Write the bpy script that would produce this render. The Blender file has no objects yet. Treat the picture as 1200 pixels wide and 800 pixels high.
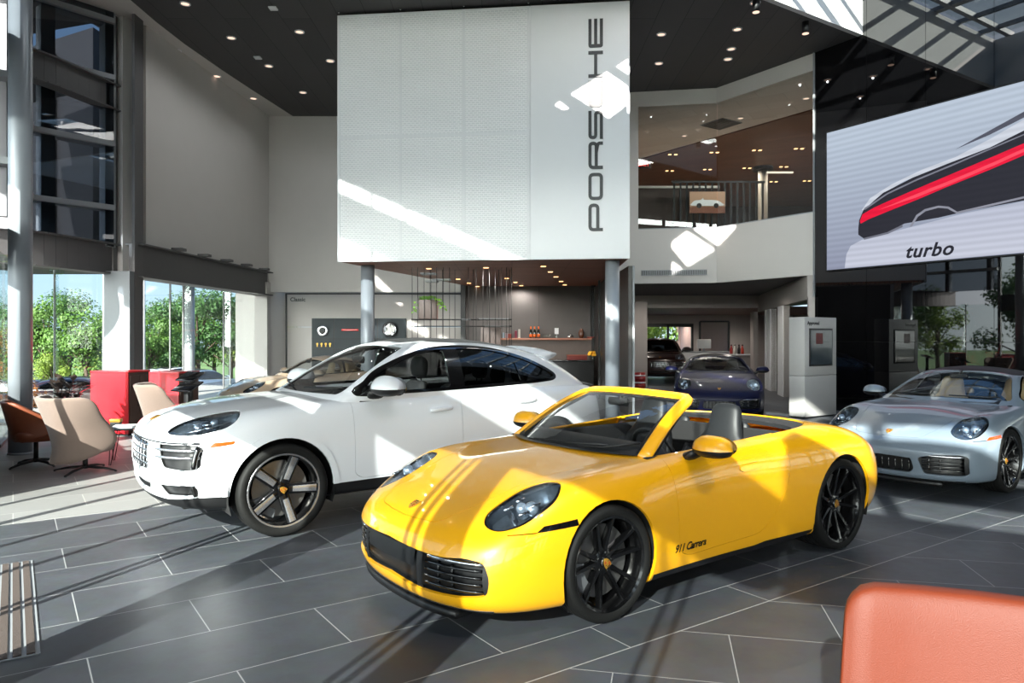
import bpy, bmesh, math, random
import numpy as np
from mathutils import Vector, Matrix
from mathutils.bvhtree import BVHTree

random.seed(7)
S = bpy.context.scene
COL = S.collection
PI = math.pi
CAMZ, FPX, HORIZ = 1.64, 843.0, 396.0

def at(px, py, Y):
    return ((px - 600) / FPX * Y, Y, CAMZ - (py - HORIZ) / FPX * Y)

# ------------------------------------------------------------------ objects
def setp(o, label=None, cat=None, group=None, kind=None):
    if label: o['label'] = label
    if cat: o['category'] = cat
    if group: o['group'] = group
    if kind: o['kind'] = kind
    return o

def thing(name, label, cat, loc=(0, 0, 0), rz=0.0, group=None):
    o = bpy.data.objects.new(name, None)
    o.empty_display_size = 0.1
    COL.objects.link(o)
    o.location = loc
    o.rotation_euler = (0, 0, rz)
    return setp(o, label, cat, group)

def kids(o):
    return [c for c in bpy.data.objects if c.parent == o]

_children = {}
def link_obj(name, me, parent=None):
    o = bpy.data.objects.new(name, me)
    COL.objects.link(o)
    if parent is not None:
        o.parent = parent
        _children.setdefault(parent.name, []).append(o)
    return o

def copy_tree(o, parent=None):
    c = o.copy()
    COL.objects.link(c)
    if parent is not None:
        c.parent = parent
        _children.setdefault(parent.name, []).append(c)
    for ch in list(_children.get(o.name, [])):
        copy_tree(ch, c)
    return c

class MB:
    """collects polygons, then links them as one mesh object"""
    def __init__(self):
        self.v = []; self.f = []; self.s = []; self.m = []
        self.cur = 0
    def add(self, verts, faces, smooth=False, M=None):
        b = len(self.v)
        if M is not None:
            verts = [M @ Vector(p) for p in verts]
        self.v += [tuple(p) for p in verts]
        self.f += [tuple(b + i for i in f) for f in faces]
        self.s += [smooth] * len(faces)
        self.m += [self.cur] * len(faces)
        return self
    def box(self, c, d, M=None, rz=0.0, bev=0.0):
        x, y, z = d[0] / 2, d[1] / 2, d[2] / 2
        T = Matrix.Translation(c) @ Matrix.Rotation(rz, 4, 'Z')
        if M is not None: T = M @ T
        if bev <= 0:
            vs = [(-x, -y, -z), (x, -y, -z), (x, y, -z), (-x, y, -z), (-x, -y, z), (x, -y, z), (x, y, z), (-x, y, z)]
            fs = [(0, 3, 2, 1), (4, 5, 6, 7), (0, 1, 5, 4), (1, 2, 6, 5), (2, 3, 7, 6), (3, 0, 4, 7)]
            return self.add(vs, fs, False, T)
        b = min(bev, x * .99, y * .99, z * .99)
        bm = bmesh.new()
        bmesh.ops.create_cube(bm, size=1)
        for v in bm.verts: v.co = Vector((v.co.x * 2 * x, v.co.y * 2 * y, v.co.z * 2 * z))
        bmesh.ops.bevel(bm, geom=list(bm.edges), offset=b, segments=2, affect='EDGES', profile=.5)
        self.bm(bm, True, T); bm.free()
        return self
    def bm(self, bm, smooth=False, M=None):
        bm.verts.index_update()
        return self.add([v.co.copy() for v in bm.verts], [[v.index for v in f.verts] for f in bm.faces], smooth, M)
    def span(self, a, b, M=None, bev=0.0):
        c = [(a[i] + b[i]) / 2 for i in range(3)]
        d = [abs(b[i] - a[i]) for i in range(3)]
        return self.box(c, d, M, 0.0, bev)
    def wallseg(self, p, q, z0, z1, t, off=0.0):
        """upright slab from plan point p to q; thickness t to the left of p->q starting at off"""
        d = Vector((q[0] - p[0], q[1] - p[1], 0)); L = d.length; d.normalize()
        n = Vector((-d.y, d.x, 0))
        a = Vector((p[0], p[1], 0)) + n * off; b = Vector((q[0], q[1], 0)) + n * off
        vs = []
        for z in (z0, z1):
            for P in (a, b, b + n * t, a + n * t): vs.append((P.x, P.y, z))
        return self.add(vs, [(0, 3, 2, 1), (4, 5, 6, 7), (0, 1, 5, 4), (1, 2, 6, 5), (2, 3, 7, 6), (3, 0, 4, 7)])
    def prism(self, poly, z0, z1, M=None):
        n = len(poly)
        a = sum(poly[i][0] * poly[(i + 1) % n][1] - poly[(i + 1) % n][0] * poly[i][1] for i in range(n))
        if a < 0: poly = poly[::-1]
        vs = [(p[0], p[1], z0) for p in poly] + [(p[0], p[1], z1) for p in poly]
        fs = [tuple(range(n - 1, -1, -1)), tuple(range(n, 2 * n))]
        fs += [(i, (i + 1) % n, n + (i + 1) % n, n + i) for i in range(n)]
        return self.add(vs, fs, False, M)
    def cyl(self, a, b, r0, r1=None, n=16, caps=True, smooth=True):
        r1 = r0 if r1 is None else r1
        a = Vector(a); b = Vector(b); d = (b - a).normalized()
        u = d.orthogonal().normalized(); w = d.cross(u)
        vs = []
        for P, r in ((a, r0), (b, r1)):
            for i in range(n):
                t = 2 * PI * i / n
                vs.append(P + (u * math.cos(t) + w * math.sin(t)) * r)
        self.add(vs, [(i, (i + 1) % n, n + (i + 1) % n, n + i) for i in range(n)], smooth)
        if caps:
            self.add(vs, [tuple(range(n - 1, -1, -1)), tuple(range(n, 2 * n))], False)
        return self
    def tube(self, pts, r, n=8, closed=False, caps=True):
        pts = [Vector(p) for p in pts]; m = len(pts)
        rs = r if isinstance(r, (list, tuple)) else [r] * m
        vs = []; prev = None
        for i in range(m):
            if closed: d = (pts[(i + 1) % m] - pts[i - 1])
            else: d = pts[min(i + 1, m - 1)] - pts[max(i - 1, 0)]
            d.normalize()
            u = d.orthogonal() if prev is None else (prev - d * prev.dot(d))
            if u.length < 1e-6: u = d.orthogonal()
            u.normalize(); prev = u; w = d.cross(u)
            for k in range(n):
                t = 2 * PI * k / n
                vs.append(pts[i] + (u * math.cos(t) + w * math.sin(t)) * rs[i])
        fs = []
        for i in range(m if closed else m - 1):
            j = (i + 1) % m
            for k in range(n):
                l = (k + 1) % n
                fs.append((i * n + k, i * n + l, j * n + l, j * n + k))
        self.add(vs, fs, True)
        if caps and not closed:
            self.add(vs, [tuple(range(n - 1, -1, -1)), tuple((m - 1) * n + k for k in range(n))], False)
        return self
    def lathe(self, prof, M=None, n=32, closed=False):
        """profile of (radius, height) about local z"""
        m = len(prof); vs = []
        for i in range(n):
            t = 2 * PI * i / n
            for r, z in prof: vs.append((r * math.cos(t), r * math.sin(t), z))
        fs = []
        for i in range(n):
            j = (i + 1) % n
            for k in range(m if closed else m - 1):
                l = (k + 1) % m
                fs.append((i * m + k, j * m + k, j * m + l, i * m + l))
        return self.add(vs, fs, True, M)
    def grid(self, P, smooth=True, flip=False):
        """P: array [a][b] of points"""
        a = len(P); b = len(P[0])
        vs = [P[i][j] for i in range(a) for j in range(b)]
        fs = []
        for i in range(a - 1):
            for j in range(b - 1):
                f = (i * b + j, (i + 1) * b + j, (i + 1) * b + j + 1, i * b + j + 1)
                fs.append(f[::-1] if flip else f)
        return self.add(vs, fs, smooth)
    def sphere(self, c, r, n=16, m=10, sc=(1, 1, 1), M=None):
        vs = []; 
        for i in range(m + 1):
            p = PI * i / m
            for k in range(n):
                t = 2 * PI * k / n
                vs.append((c[0] + r * sc[0] * math.sin(p) * math.cos(t), c[1] + r * sc[1] * math.sin(p) * math.sin(t), c[2] + r * sc[2] * math.cos(p)))
        fs = []
        for i in range(m):
            for k in range(n):
                l = (k + 1) % n
                fs.append((i * n + k, (i + 1) * n + k, (i + 1) * n + l, i * n + l))
        return self.add(vs, fs, True, M)
    def mesh(self, name):
        me = bpy.data.meshes.new(name)
        me.from_pydata(self.v, [], self.f)
        me.polygons.foreach_set('use_smooth', self.s)
        me.polygons.foreach_set('material_index', self.m)
        bm = bmesh.new(); bm.from_mesh(me)
        bmesh.ops.remove_doubles(bm, verts=bm.verts, dist=1e-5)
        bm.to_mesh(me); bm.free()
        me.update()
        return me
    def build(self, name, mat, parent=None, recalc=True, sharp=None, label=None, cat=None, group=None, kind=None):
        me = self.mesh(name)
        if recalc:
            bm = bmesh.new(); bm.from_mesh(me)
            bmesh.ops.recalc_face_normals(bm, faces=bm.faces)
            bm.to_mesh(me); bm.free()
        for m in (mat if isinstance(mat, (list, tuple)) else [mat]): me.materials.append(m)
        if sharp is not None:
            me.set_sharp_from_angle(angle=math.radians(sharp))
        o = link_obj(name, me, parent)
        return setp(o, label, cat, group, kind)

def struct(name, mb, mat, label=None):
    return mb.build(name, mat, kind='structure', label=label)

def cut_out(o, cutters):
    """subtract closed cutter shapes (MB) from a mesh object, keeping the result as plain mesh"""
    for mb in cutters:
        c = bpy.data.objects.new('cutter', mb.mesh('cutter')); COL.objects.link(c)
        bm = bmesh.new(); bm.from_mesh(c.data); bmesh.ops.recalc_face_normals(bm, faces=bm.faces); bm.to_mesh(c.data); bm.free()
        md = o.modifiers.new('b', 'BOOLEAN'); md.operation = 'DIFFERENCE'; md.object = c; md.solver = 'EXACT'
        dg = bpy.context.evaluated_depsgraph_get()
        me = bpy.data.meshes.new_from_object(o.evaluated_get(dg))
        o.modifiers.clear(); o.data = me
        bpy.data.objects.remove(c)
    return o

def text_mesh(s, size, depth, shear=0.0, bold=0.0, space=1.0):
    cu = bpy.data.curves.new('t', 'FONT')
    cu.body = s; cu.size = size; cu.extrude = depth; cu.shear = shear; cu.offset = bold
    cu.space_character = space
    cu.align_x = 'CENTER'; cu.align_y = 'CENTER'; cu.resolution_u = 3
    o = bpy.data.objects.new('t', cu); COL.objects.link(o)
    dg = bpy.context.evaluated_depsgraph_get()
    me = bpy.data.meshes.new_from_object(o.evaluated_get(dg))
    bpy.data.objects.remove(o)
    return me

def text_obj(name, s, size, depth, mat, M, parent=None, **k):
    me = text_mesh(s, size, depth, **k)
    me.transform(M); me.materials.clear(); me.materials.append(mat)
    return link_obj(name, me, parent)

# ------------------------------------------------------------------ materials
def lin(c):
    return tuple(((x / 255) / 12.92 if x / 255 <= .04045 else ((x / 255 + .055) / 1.055) ** 2.4) for x in c) + (1.0,)

def newmat(name):
    m = bpy.data.materials.new(name); m.use_nodes = True
    nt = m.node_tree; nt.nodes.clear()
    out = nt.nodes.new('ShaderNodeOutputMaterial')
    return m, nt, out

def N(nt, t, **k):
    n = nt.nodes.new(t)
    for a, b in k.items():
        if a.startswith('i_'):
            key = a[2:]
            n.inputs[int(key) if key.isdigit() else key.replace('_', ' ')].default_value = b
        else: setattr(n, a, b)
    return n

def pbr(name, col, rough=.5, metal=0.0, coat=0.0, spec=.5, var=.06, vscale=20., bump=0.0, bscale=200., emit=None, estr=0.0, coat_rough=.03, ior=1.5, sheen=0.0):
    """principled material whose colour and roughness carry a little procedural noise"""
    m, nt, out = newmat(name)
    p = N(nt, 'ShaderNodeBsdfPrincipled'); nt.links.new(p.outputs[0], out.inputs[0])
    c = lin(col) if max(col) > 1.0 else tuple(col) + (1.0,)
    p.inputs['Roughness'].default_value = rough; p.inputs['Metallic'].default_value = metal
    p.inputs['Coat Weight'].default_value = coat; p.inputs['Coat Roughness'].default_value = coat_rough
    p.inputs['Specular IOR Level'].default_value = spec; p.inputs['IOR'].default_value = ior
    p.inputs['Sheen Weight'].default_value = sheen
    tc = N(nt, 'ShaderNodeTexCoord'); nz = N(nt, 'ShaderNodeTexNoise', i_Scale=vscale, i_Detail=3.0)
    nt.links.new(tc.outputs['Object'], nz.inputs['Vector'])
    if var > 0:
        mx = N(nt, 'ShaderNodeMix', data_type='RGBA')
        nt.links.new(nz.outputs['Fac'], mx.inputs[0])
        mx.inputs[6].default_value = tuple(x * (1 - var) for x in c[:3]) + (1,)
        mx.inputs[7].default_value = tuple(min(1, x * (1 + var)) for x in c[:3]) + (1,)
        nt.links.new(mx.outputs[2], p.inputs['Base Color'])
    else: p.inputs['Base Color'].default_value = c
    if bump > 0:
        n2 = N(nt, 'ShaderNodeTexNoise', i_Scale=bscale, i_Detail=2.0)
        nt.links.new(tc.outputs['Object'], n2.inputs['Vector'])
        b = N(nt, 'ShaderNodeBump', i_Strength=bump, i_Distance=.01)
        nt.links.new(n2.outputs['Fac'], b.inputs['Height']); nt.links.new(b.outputs[0], p.inputs['Normal'])
    if emit is not None:
        p.inputs['Emission Color'].default_value = lin(emit) if max(emit) > 1 else tuple(emit) + (1,)
        p.inputs['Emission Strength'].default_value = estr
    return m

def glass(name, tint=(.9, .95, .95), refl=1.0, rough=0.0, ior=1.45, dirt=0.0):
    """thin pane: tinted see-through plus fresnel reflection"""
    m, nt, out = newmat(name)
    t = N(nt, 'ShaderNodeBsdfTransparent'); t.inputs[0].default_value = tuple(tint) + (1,)
    g = N(nt, 'ShaderNodeBsdfGlossy', i_Roughness=rough); g.inputs[0].default_value = (refl, refl, refl, 1)
    lw = N(nt, 'ShaderNodeLayerWeight', i_Blend=.5)
    pw = N(nt, 'ShaderNodeMath', operation='POWER'); pw.inputs[1].default_value = 5.0
    f0 = ((ior - 1) / (ior + 1)) ** 2 * 1.8
    fr = N(nt, 'ShaderNodeMapRange'); fr.inputs['To Min'].default_value = f0; fr.inputs['To Max'].default_value = .9
    nt.links.new(lw.outputs['Facing'], pw.inputs[0]); nt.links.new(pw.outputs[0], fr.inputs['Value'])
    mx = N(nt, 'ShaderNodeMixShader')
    nt.links.new(fr.outputs[0], mx.inputs[0]); nt.links.new(t.outputs[0], mx.inputs[1]); nt.links.new(g.outputs[0], mx.inputs[2])
    last = mx
    if dirt > 0:
        d = N(nt, 'ShaderNodeBsdfDiffuse'); d.inputs[0].default_value = (.8, .8, .8, 1)
        m2 = N(nt, 'ShaderNodeMixShader'); m2.inputs[0].default_value = dirt
        nt.links.new(mx.outputs[0], m2.inputs[1]); nt.links.new(d.outputs[0], m2.inputs[2]); last = m2
    nt.links.new(last.outputs[0], out.inputs[0])
    return m

def emis(name, col, st):
    m, nt, out = newmat(name)
    e = N(nt, 'ShaderNodeEmission'); e.inputs[0].default_value = lin(col); e.inputs[1].default_value = st
    nt.links.new(e.outputs[0], out.inputs[0])
    return m
SKY, SUN, EXPO = 1.0, 15.5, .5
GLOW = 34.0
LAMP, GLAMP, BLAMP, TRACK = 21.0, 105.0, 50.0, 900.0
# ------------------------------------------------------------------ smooth panel surfaces
def bspl(n, u):
    """uniform cubic B-spline weights on n points padded by one at each end; u in [0, n-1]"""
    u = np.clip(np.asarray(u, float), 0, n - 1 - 1e-9)
    i = np.floor(u).astype(int); t = u - i
    w = np.stack([(1 - t) ** 3 / 6, (3 * t ** 3 - 6 * t ** 2 + 4) / 6, (-3 * t ** 3 + 3 * t ** 2 + 3 * t + 1) / 6, t ** 3 / 6], -1)
    d = np.stack([-(1 - t) ** 2 / 2, (9 * t ** 2 - 12 * t) / 6, (-9 * t ** 2 + 6 * t + 3) / 6, t ** 2 / 2], -1)
    return i, w, d

class Surf:
    """net P[u][v] of (x,y,z) for the left half of a body; the u ends and the last v row lie on y = 0"""
    def __init__(self, net, mirror_v0=True, open_u1=False):
        P = np.array(net, float)
        my = np.array([1, -1, 1.])
        nu, nv, _ = P.shape
        Q = np.zeros((nu + 2, nv + 2, 3))
        Q[1:-1, 1:-1] = P
        Q[0, 1:-1] = P[1] * my
        Q[-1, 1:-1] = (2 * P[-1] - P[-2]) if open_u1 else P[-2] * my
        Q[:, 0] = Q[:, 2] * my if mirror_v0 else 2 * Q[:, 1] - Q[:, 2]
        Q[:, -1] = Q[:, -3] * my
        self.Q = Q; self.nu = nu; self.nv = nv
        gu = np.linspace(0, nu - 1, (nu - 1) * 10 + 1); gv = np.linspace(0, nv - 1, (nv - 1) * 10 + 1)
        U, V = np.meshgrid(gu, gv, indexing='ij')
        self.sU = U.ravel(); self.sV = V.ravel()
        self.sP, self.sN = self.ev(self.sU, self.sV)
    def ev(self, u, v):
        iu, wu, du = bspl(self.nu, u); iv, wv, dv = bspl(self.nv, v)
        pos = 0; tu = 0; tv = 0
        for a in range(4):
            for b in range(4):
                C = self.Q[iu + a, iv + b]
                pos = pos + (wu[..., a] * wv[..., b])[..., None] * C
                tu = tu + (du[..., a] * wv[..., b])[..., None] * C
                tv = tv + (wu[..., a] * dv[..., b])[..., None] * C
        n = np.cross(tv, tu)
        l = np.linalg.norm(n, axis=-1, keepdims=True)
        n = n / np.maximum(l, 1e-9)
        return pos, n
    def at(self, u, v):
        p, n = self.ev(np.array([u]), np.array([v]))
        return Vector(p[0]), Vector(n[0])
    def inv(self, pts, axis, facing=None):
        """(u,v) of points given by their two coordinates across an axis ('x','y','z')"""
        if isinstance(axis, str):
            k = 'xyz'.index(axis)
            A = np.eye(3)[[i for i in range(3) if i != k]]
            sgn = facing if facing is not None else {'y': 1, 'z': 1, 'x': -1}[axis]
            view = np.zeros(3); view[k] = sgn
        else:      # (u_dir, v_dir, origin): coordinates in an oblique plane seen along u x v
            ud, vd = np.array(axis[0], float), np.array(axis[1], float)
            ud /= np.linalg.norm(ud); vd = vd - ud * ud.dot(vd); vd /= np.linalg.norm(vd)
            A = np.stack([ud, vd]); view = np.cross(ud, vd) * (facing or 1)
            pts = [np.array(q, float) + A @ np.array(axis[2], float) for q in pts]
        ok = self.sN @ view > .02
        SP = self.sP[ok] @ A.T; SU = self.sU[ok]; SV = self.sV[ok]
        res = []
        for q in pts:
            q = np.array(q, float)
            i = np.argmin(((SP - q) ** 2).sum(1))
            u, v = SU[i], SV[i]
            for _ in range(6):
                h = 1e-3
                uu = np.array([u, min(u + h, self.nu - 1), u]); vv = np.array([v, v, min(v + h, self.nv - 1)])
                p, _n = self.ev(uu, vv); p = p @ A.T
                J = np.stack([(p[1] - p[0]) / max(uu[1] - u, 1e-9) if uu[1] > u else np.zeros(2), (p[2] - p[0]) / max(vv[2] - v, 1e-9) if vv[2] > v else np.zeros(2)], 1)
                r = q - p[0]
                try: d = np.linalg.lstsq(J + 1e-9 * np.eye(2), r, rcond=1e-4)[0]
                except Exception: break
                d = np.clip(d, -.3, .3)
                u = float(np.clip(u + d[0], 0, self.nu - 1)); v = float(np.clip(v + d[1], 0, self.nv - 1))
            res.append((u, v))
        return res
    def on(self, a, b, axis, facing=None, off=0.0):
        (u, v), = self.inv([(a, b)], axis, facing)
        p, n = self.at(u, v)
        return p + n * off, n

class Skin:
    """the surface as a parameter-space mesh from which panels are cut"""
    def __init__(self, surf, du=6, dv=6):
        self.s = surf
        bm = bmesh.new()
        nu = (surf.nu - 1) * du; nv = (surf.nv - 1) * dv
        vs = [[bm.verts.new((i / du, j / dv, 0)) for j in range(nv + 1)] for i in range(nu + 1)]
        for i in range(nu):
            for j in range(nv):
                bm.faces.new((vs[i][j], vs[i + 1][j], vs[i + 1][j + 1], vs[i][j + 1]))
        self.bm = bm
        self.lay = bm.faces.layers.int.new('pid')
        self.ids = {}
    def cut(self, name, poly, only=None):
        """label the faces inside the uv polygon with a name"""
        bm = self.bm; lay = self.lay
        P = [Vector((a, b, 0)) for a, b in poly]
        lo = (min(p.x for p in P), min(p.y for p in P)); hi = (max(p.x for p in P), max(p.y for p in P))
        def near(f, a, b):
            xs = [v.co.x for v in f.verts]; ys = [v.co.y for v in f.verts]
            return max(xs) >= a[0] and min(xs) <= b[0] and max(ys) >= a[1] and min(ys) <= b[1]
        fs = {f for f in bm.faces if near(f, lo, hi)}
        n = len(P)
        for i in range(n):
            a, b = P[i], P[(i + 1) % n]
            d = b - a
            if d.length < 1e-7: continue
            e = 1e-6
            l = (min(a.x, b.x) - e, min(a.y, b.y) - e); h = (max(a.x, b.x) + e, max(a.y, b.y) + e)
            sub = [f for f in fs if f.is_valid and near(f, l, h)]
            if not sub: continue
            geom = list({v for f in sub for v in f.verts}) + list({x for f in sub for x in f.edges}) + sub
            r = bmesh.ops.bisect_plane(bm, geom=geom, dist=1e-6, plane_co=a, plane_no=Vector((-d.y, d.x, 0)))
            for g in r['geom']:
                if isinstance(g, bmesh.types.BMFace): fs.add(g)
            fs = {f for f in fs if f.is_valid}
        pid = self.ids.setdefault(name, len(self.ids) + 1)
        only_ids = None if only is None else {self.ids.get(x, 0) for x in only}
        def inside(x, y):
            c = False
            for i in range(n):
                a, b = P[i], P[(i + 1) % n]
                if (a.y > y) != (b.y > y) and x < (b.x - a.x) * (y - a.y) / (b.y - a.y) + a.x: c = not c
            return c
        for f in fs:
            if not f.is_valid: continue
            if only_ids is not None and f[lay] not in only_ids: continue
            m = f.calc_center_median()
            if inside(m.x, m.y): f[lay] = pid
        return self
    def piece(self, name, out, mat, parent, off=0.0, skirt=.012, mirror='join', open_center=True, rim_mat=None, label=None, flat=False, side=None):
        """the faces carrying a name become a panel, pushed along the normal by off, with a returned edge.
        mirror: 'join' one panel over both sides, 'pair' one object per side"""
        pid = self.ids.get(name, 0)
        fs = [f for f in self.bm.faces if f[self.lay] == pid]
        if not fs: 
            print('EMPTY PIECE', name); return []
        vs = list({v for f in fs for v in f.verts}); idx = {v: i for i, v in enumerate(vs)}
        uv = np.array([(v.co.x, v.co.y) for v in vs])
        pos, nor = self.s.ev(uv[:, 0], uv[:, 1])
        offv = off(uv, pos) if callable(off) else np.full(len(vs), off)
        pos = pos + nor * offv[:, None]
        faces = [[idx[v] for v in f.verts] for f in fs]
        cnt = {}
        for f in fs:
            for e in f.edges: cnt[e] = cnt.get(e, 0) + 1
        sk = []
        for f in fs:
            k = f.verts[:]
            for i in range(len(k)):
                a, b = k[i], k[(i + 1) % len(k)]
                e = self.bm.edges.get((a, b))
                if cnt[e] == 1:
                    ia, ib = idx[a], idx[b]
                    if abs(pos[ia][1]) < 2e-3 and abs(pos[ib][1]) < 2e-3: continue
                    if skirt: sk.append((ia, ib))
        res = []
        def make(sgn_list, nm):
            V = []; F = []; NO = []; SM = []
            for sg in sgn_list:
                b = len(V)
                mm = np.array([1, sg, 1])
                P = pos * mm; NN = nor * mm
                V += P.tolist(); NO += NN.tolist()
                for f in faces:
                    g = [b + i for i in f]
                    F.append(g if sg < 0 else g[::-1]); SM.append(True)
                for ia, ib in sk:
                    a = P[ia]; c = P[ib]; a2 = a - NN[ia] * skirt; c2 = c - NN[ib] * skirt
                    q = len(V)
                    V += [a.tolist(), c.tolist(), c2.tolist(), a2.tolist()]
                    fn = np.cross(c - a, a2 - a); l = np.linalg.norm(fn); fn = fn / l if l > 1e-12 else NN[ia]
                    fn = fn * (1 if sg > 0 else -1)
                    NO += [fn.tolist()] * 4
                    F.append([q, q + 1, q + 2, q + 3] if sg > 0 else [q + 3, q + 2, q + 1, q]); SM.append(True)
            me = bpy.data.meshes.new(nm)
            me.from_pydata(V, [], F)
            me.polygons.foreach_set('use_smooth', SM)
            bad = me.validate()
            me.update()
            if not flat and not bad:
                try: me.normals_split_custom_set_from_vertices(NO)
                except Exception as ex: print('normals', ex)
            me.materials.append(mat)
            o = link_obj(nm, me, parent)
            if label: o['label'] = label
            res.append(o)
        if mirror == 'join': make((1, -1), out)
        elif mirror == 'pair': make((1,), out); make((-1,), out)
        else: make((1,), out)
        return res

def smooth_poly(pts, n=6, closed=True):
    """Catmull-Rom through 2-D points"""
    m = len(pts); r = []
    P = [np.array(p, float) for p in pts]
    rng = m if closed else m - 1
    for i in range(rng):
        if closed: p0, p1, p2, p3 = P[i - 1], P[i], P[(i + 1) % m], P[(i + 2) % m]
        else: p0, p1, p2, p3 = P[max(i - 1, 0)], P[i], P[i + 1], P[min(i + 2, m - 1)]
        for k in range(n):
            t = k / n
            r.append(tuple(.5 * ((2 * p1) + (-p0 + p2) * t + (2 * p0 - 5 * p1 + 4 * p2 - p3) * t * t + (-p0 + 3 * p1 - 3 * p2 + p3) * t ** 3)))
    if not closed: r.append(tuple(P[-1]))
    return r

def round_poly(pts, r=.02, n=4):
    """corners of a 2-D polygon rounded"""
    out = []; m = len(pts)
    rr = r if isinstance(r, (list, tuple)) else [r] * m
    for i in range(m):
        p = np.array(pts[i], float); a = np.array(pts[i - 1], float) - p; b = np.array(pts[(i + 1) % m], float) - p
        la, lb = np.linalg.norm(a), np.linalg.norm(b)
        q = min(rr[i], la * .49, lb * .49)
        A = p + a / la * q; B = p + b / lb * q
        for k in range(n + 1):
            t = k / n
            out.append(tuple((1 - t) ** 2 * A + 2 * t * (1 - t) * p + t * t * B))
    return out

def dens(pts, step, closed=True):
    out = []; m = len(pts)
    for i in range(m if closed else m - 1):
        a = np.array(pts[i], float); b = np.array(pts[(i + 1) % m], float)
        k = max(1, int(np.linalg.norm(b - a) / step))
        for j in range(k): out.append(tuple(a + (b - a) * j / k))
    if not closed: out.append(tuple(pts[-1]))
    return out

def ring_poly(pts, d):
    """offset a 2-D polygon along its vertex normals (positive grows)"""
    m = len(pts)
    a = sum(pts[i][0] * pts[(i + 1) % m][1] - pts[(i + 1) % m][0] * pts[i][1] for i in range(m))
    s = 1 if a > 0 else -1
    out = []
    for i in range(m):
        t = np.array(pts[(i + 1) % m], float) - np.array(pts[i - 1], float)
        t /= max(np.linalg.norm(t), 1e-9)
        out.append((pts[i][0] + s * t[1] * d, pts[i][1] - s * t[0] * d))
    return out
# ------------------------------------------------------------------ materials of the building
E1 = Vector((.8217, .57, 0)); E2 = Vector((-.57, .8217, 0))
SUN_H = Vector((.355, .935, 0)).normalized(); SUN_EL = math.radians(26.0)
SUN_D = Vector((SUN_H.x * math.cos(SUN_EL), SUN_H.y * math.cos(SUN_EL), -math.sin(SUN_EL)))

def brick_layer(nt, tc, ang, ox, oy, bw, rh, mort):
    mp = N(nt, 'ShaderNodeMapping'); mp.inputs['Rotation'].default_value = (0, 0, ang); mp.inputs['Location'].default_value = (ox, oy, 0)
    nt.links.new(tc.outputs['Object'], mp.inputs['Vector'])
    br = N(nt, 'ShaderNodeTexBrick'); br.offset = .5; br.squash = 1
    nt.links.new(mp.outputs[0], br.inputs['Vector'])
    br.inputs['Scale'].default_value = 1; br.inputs['Brick Width'].default_value = bw; br.inputs['Row Height'].default_value = rh
    br.inputs['Mortar Size'].default_value = mort; br.inputs['Mortar Smooth'].default_value = .1; br.inputs['Bias'].default_value = 0
    br.inputs['Color1'].default_value = (0, 0, 0, 1); br.inputs['Color2'].default_value = (1, 1, 1, 1)
    return br, mp

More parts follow.
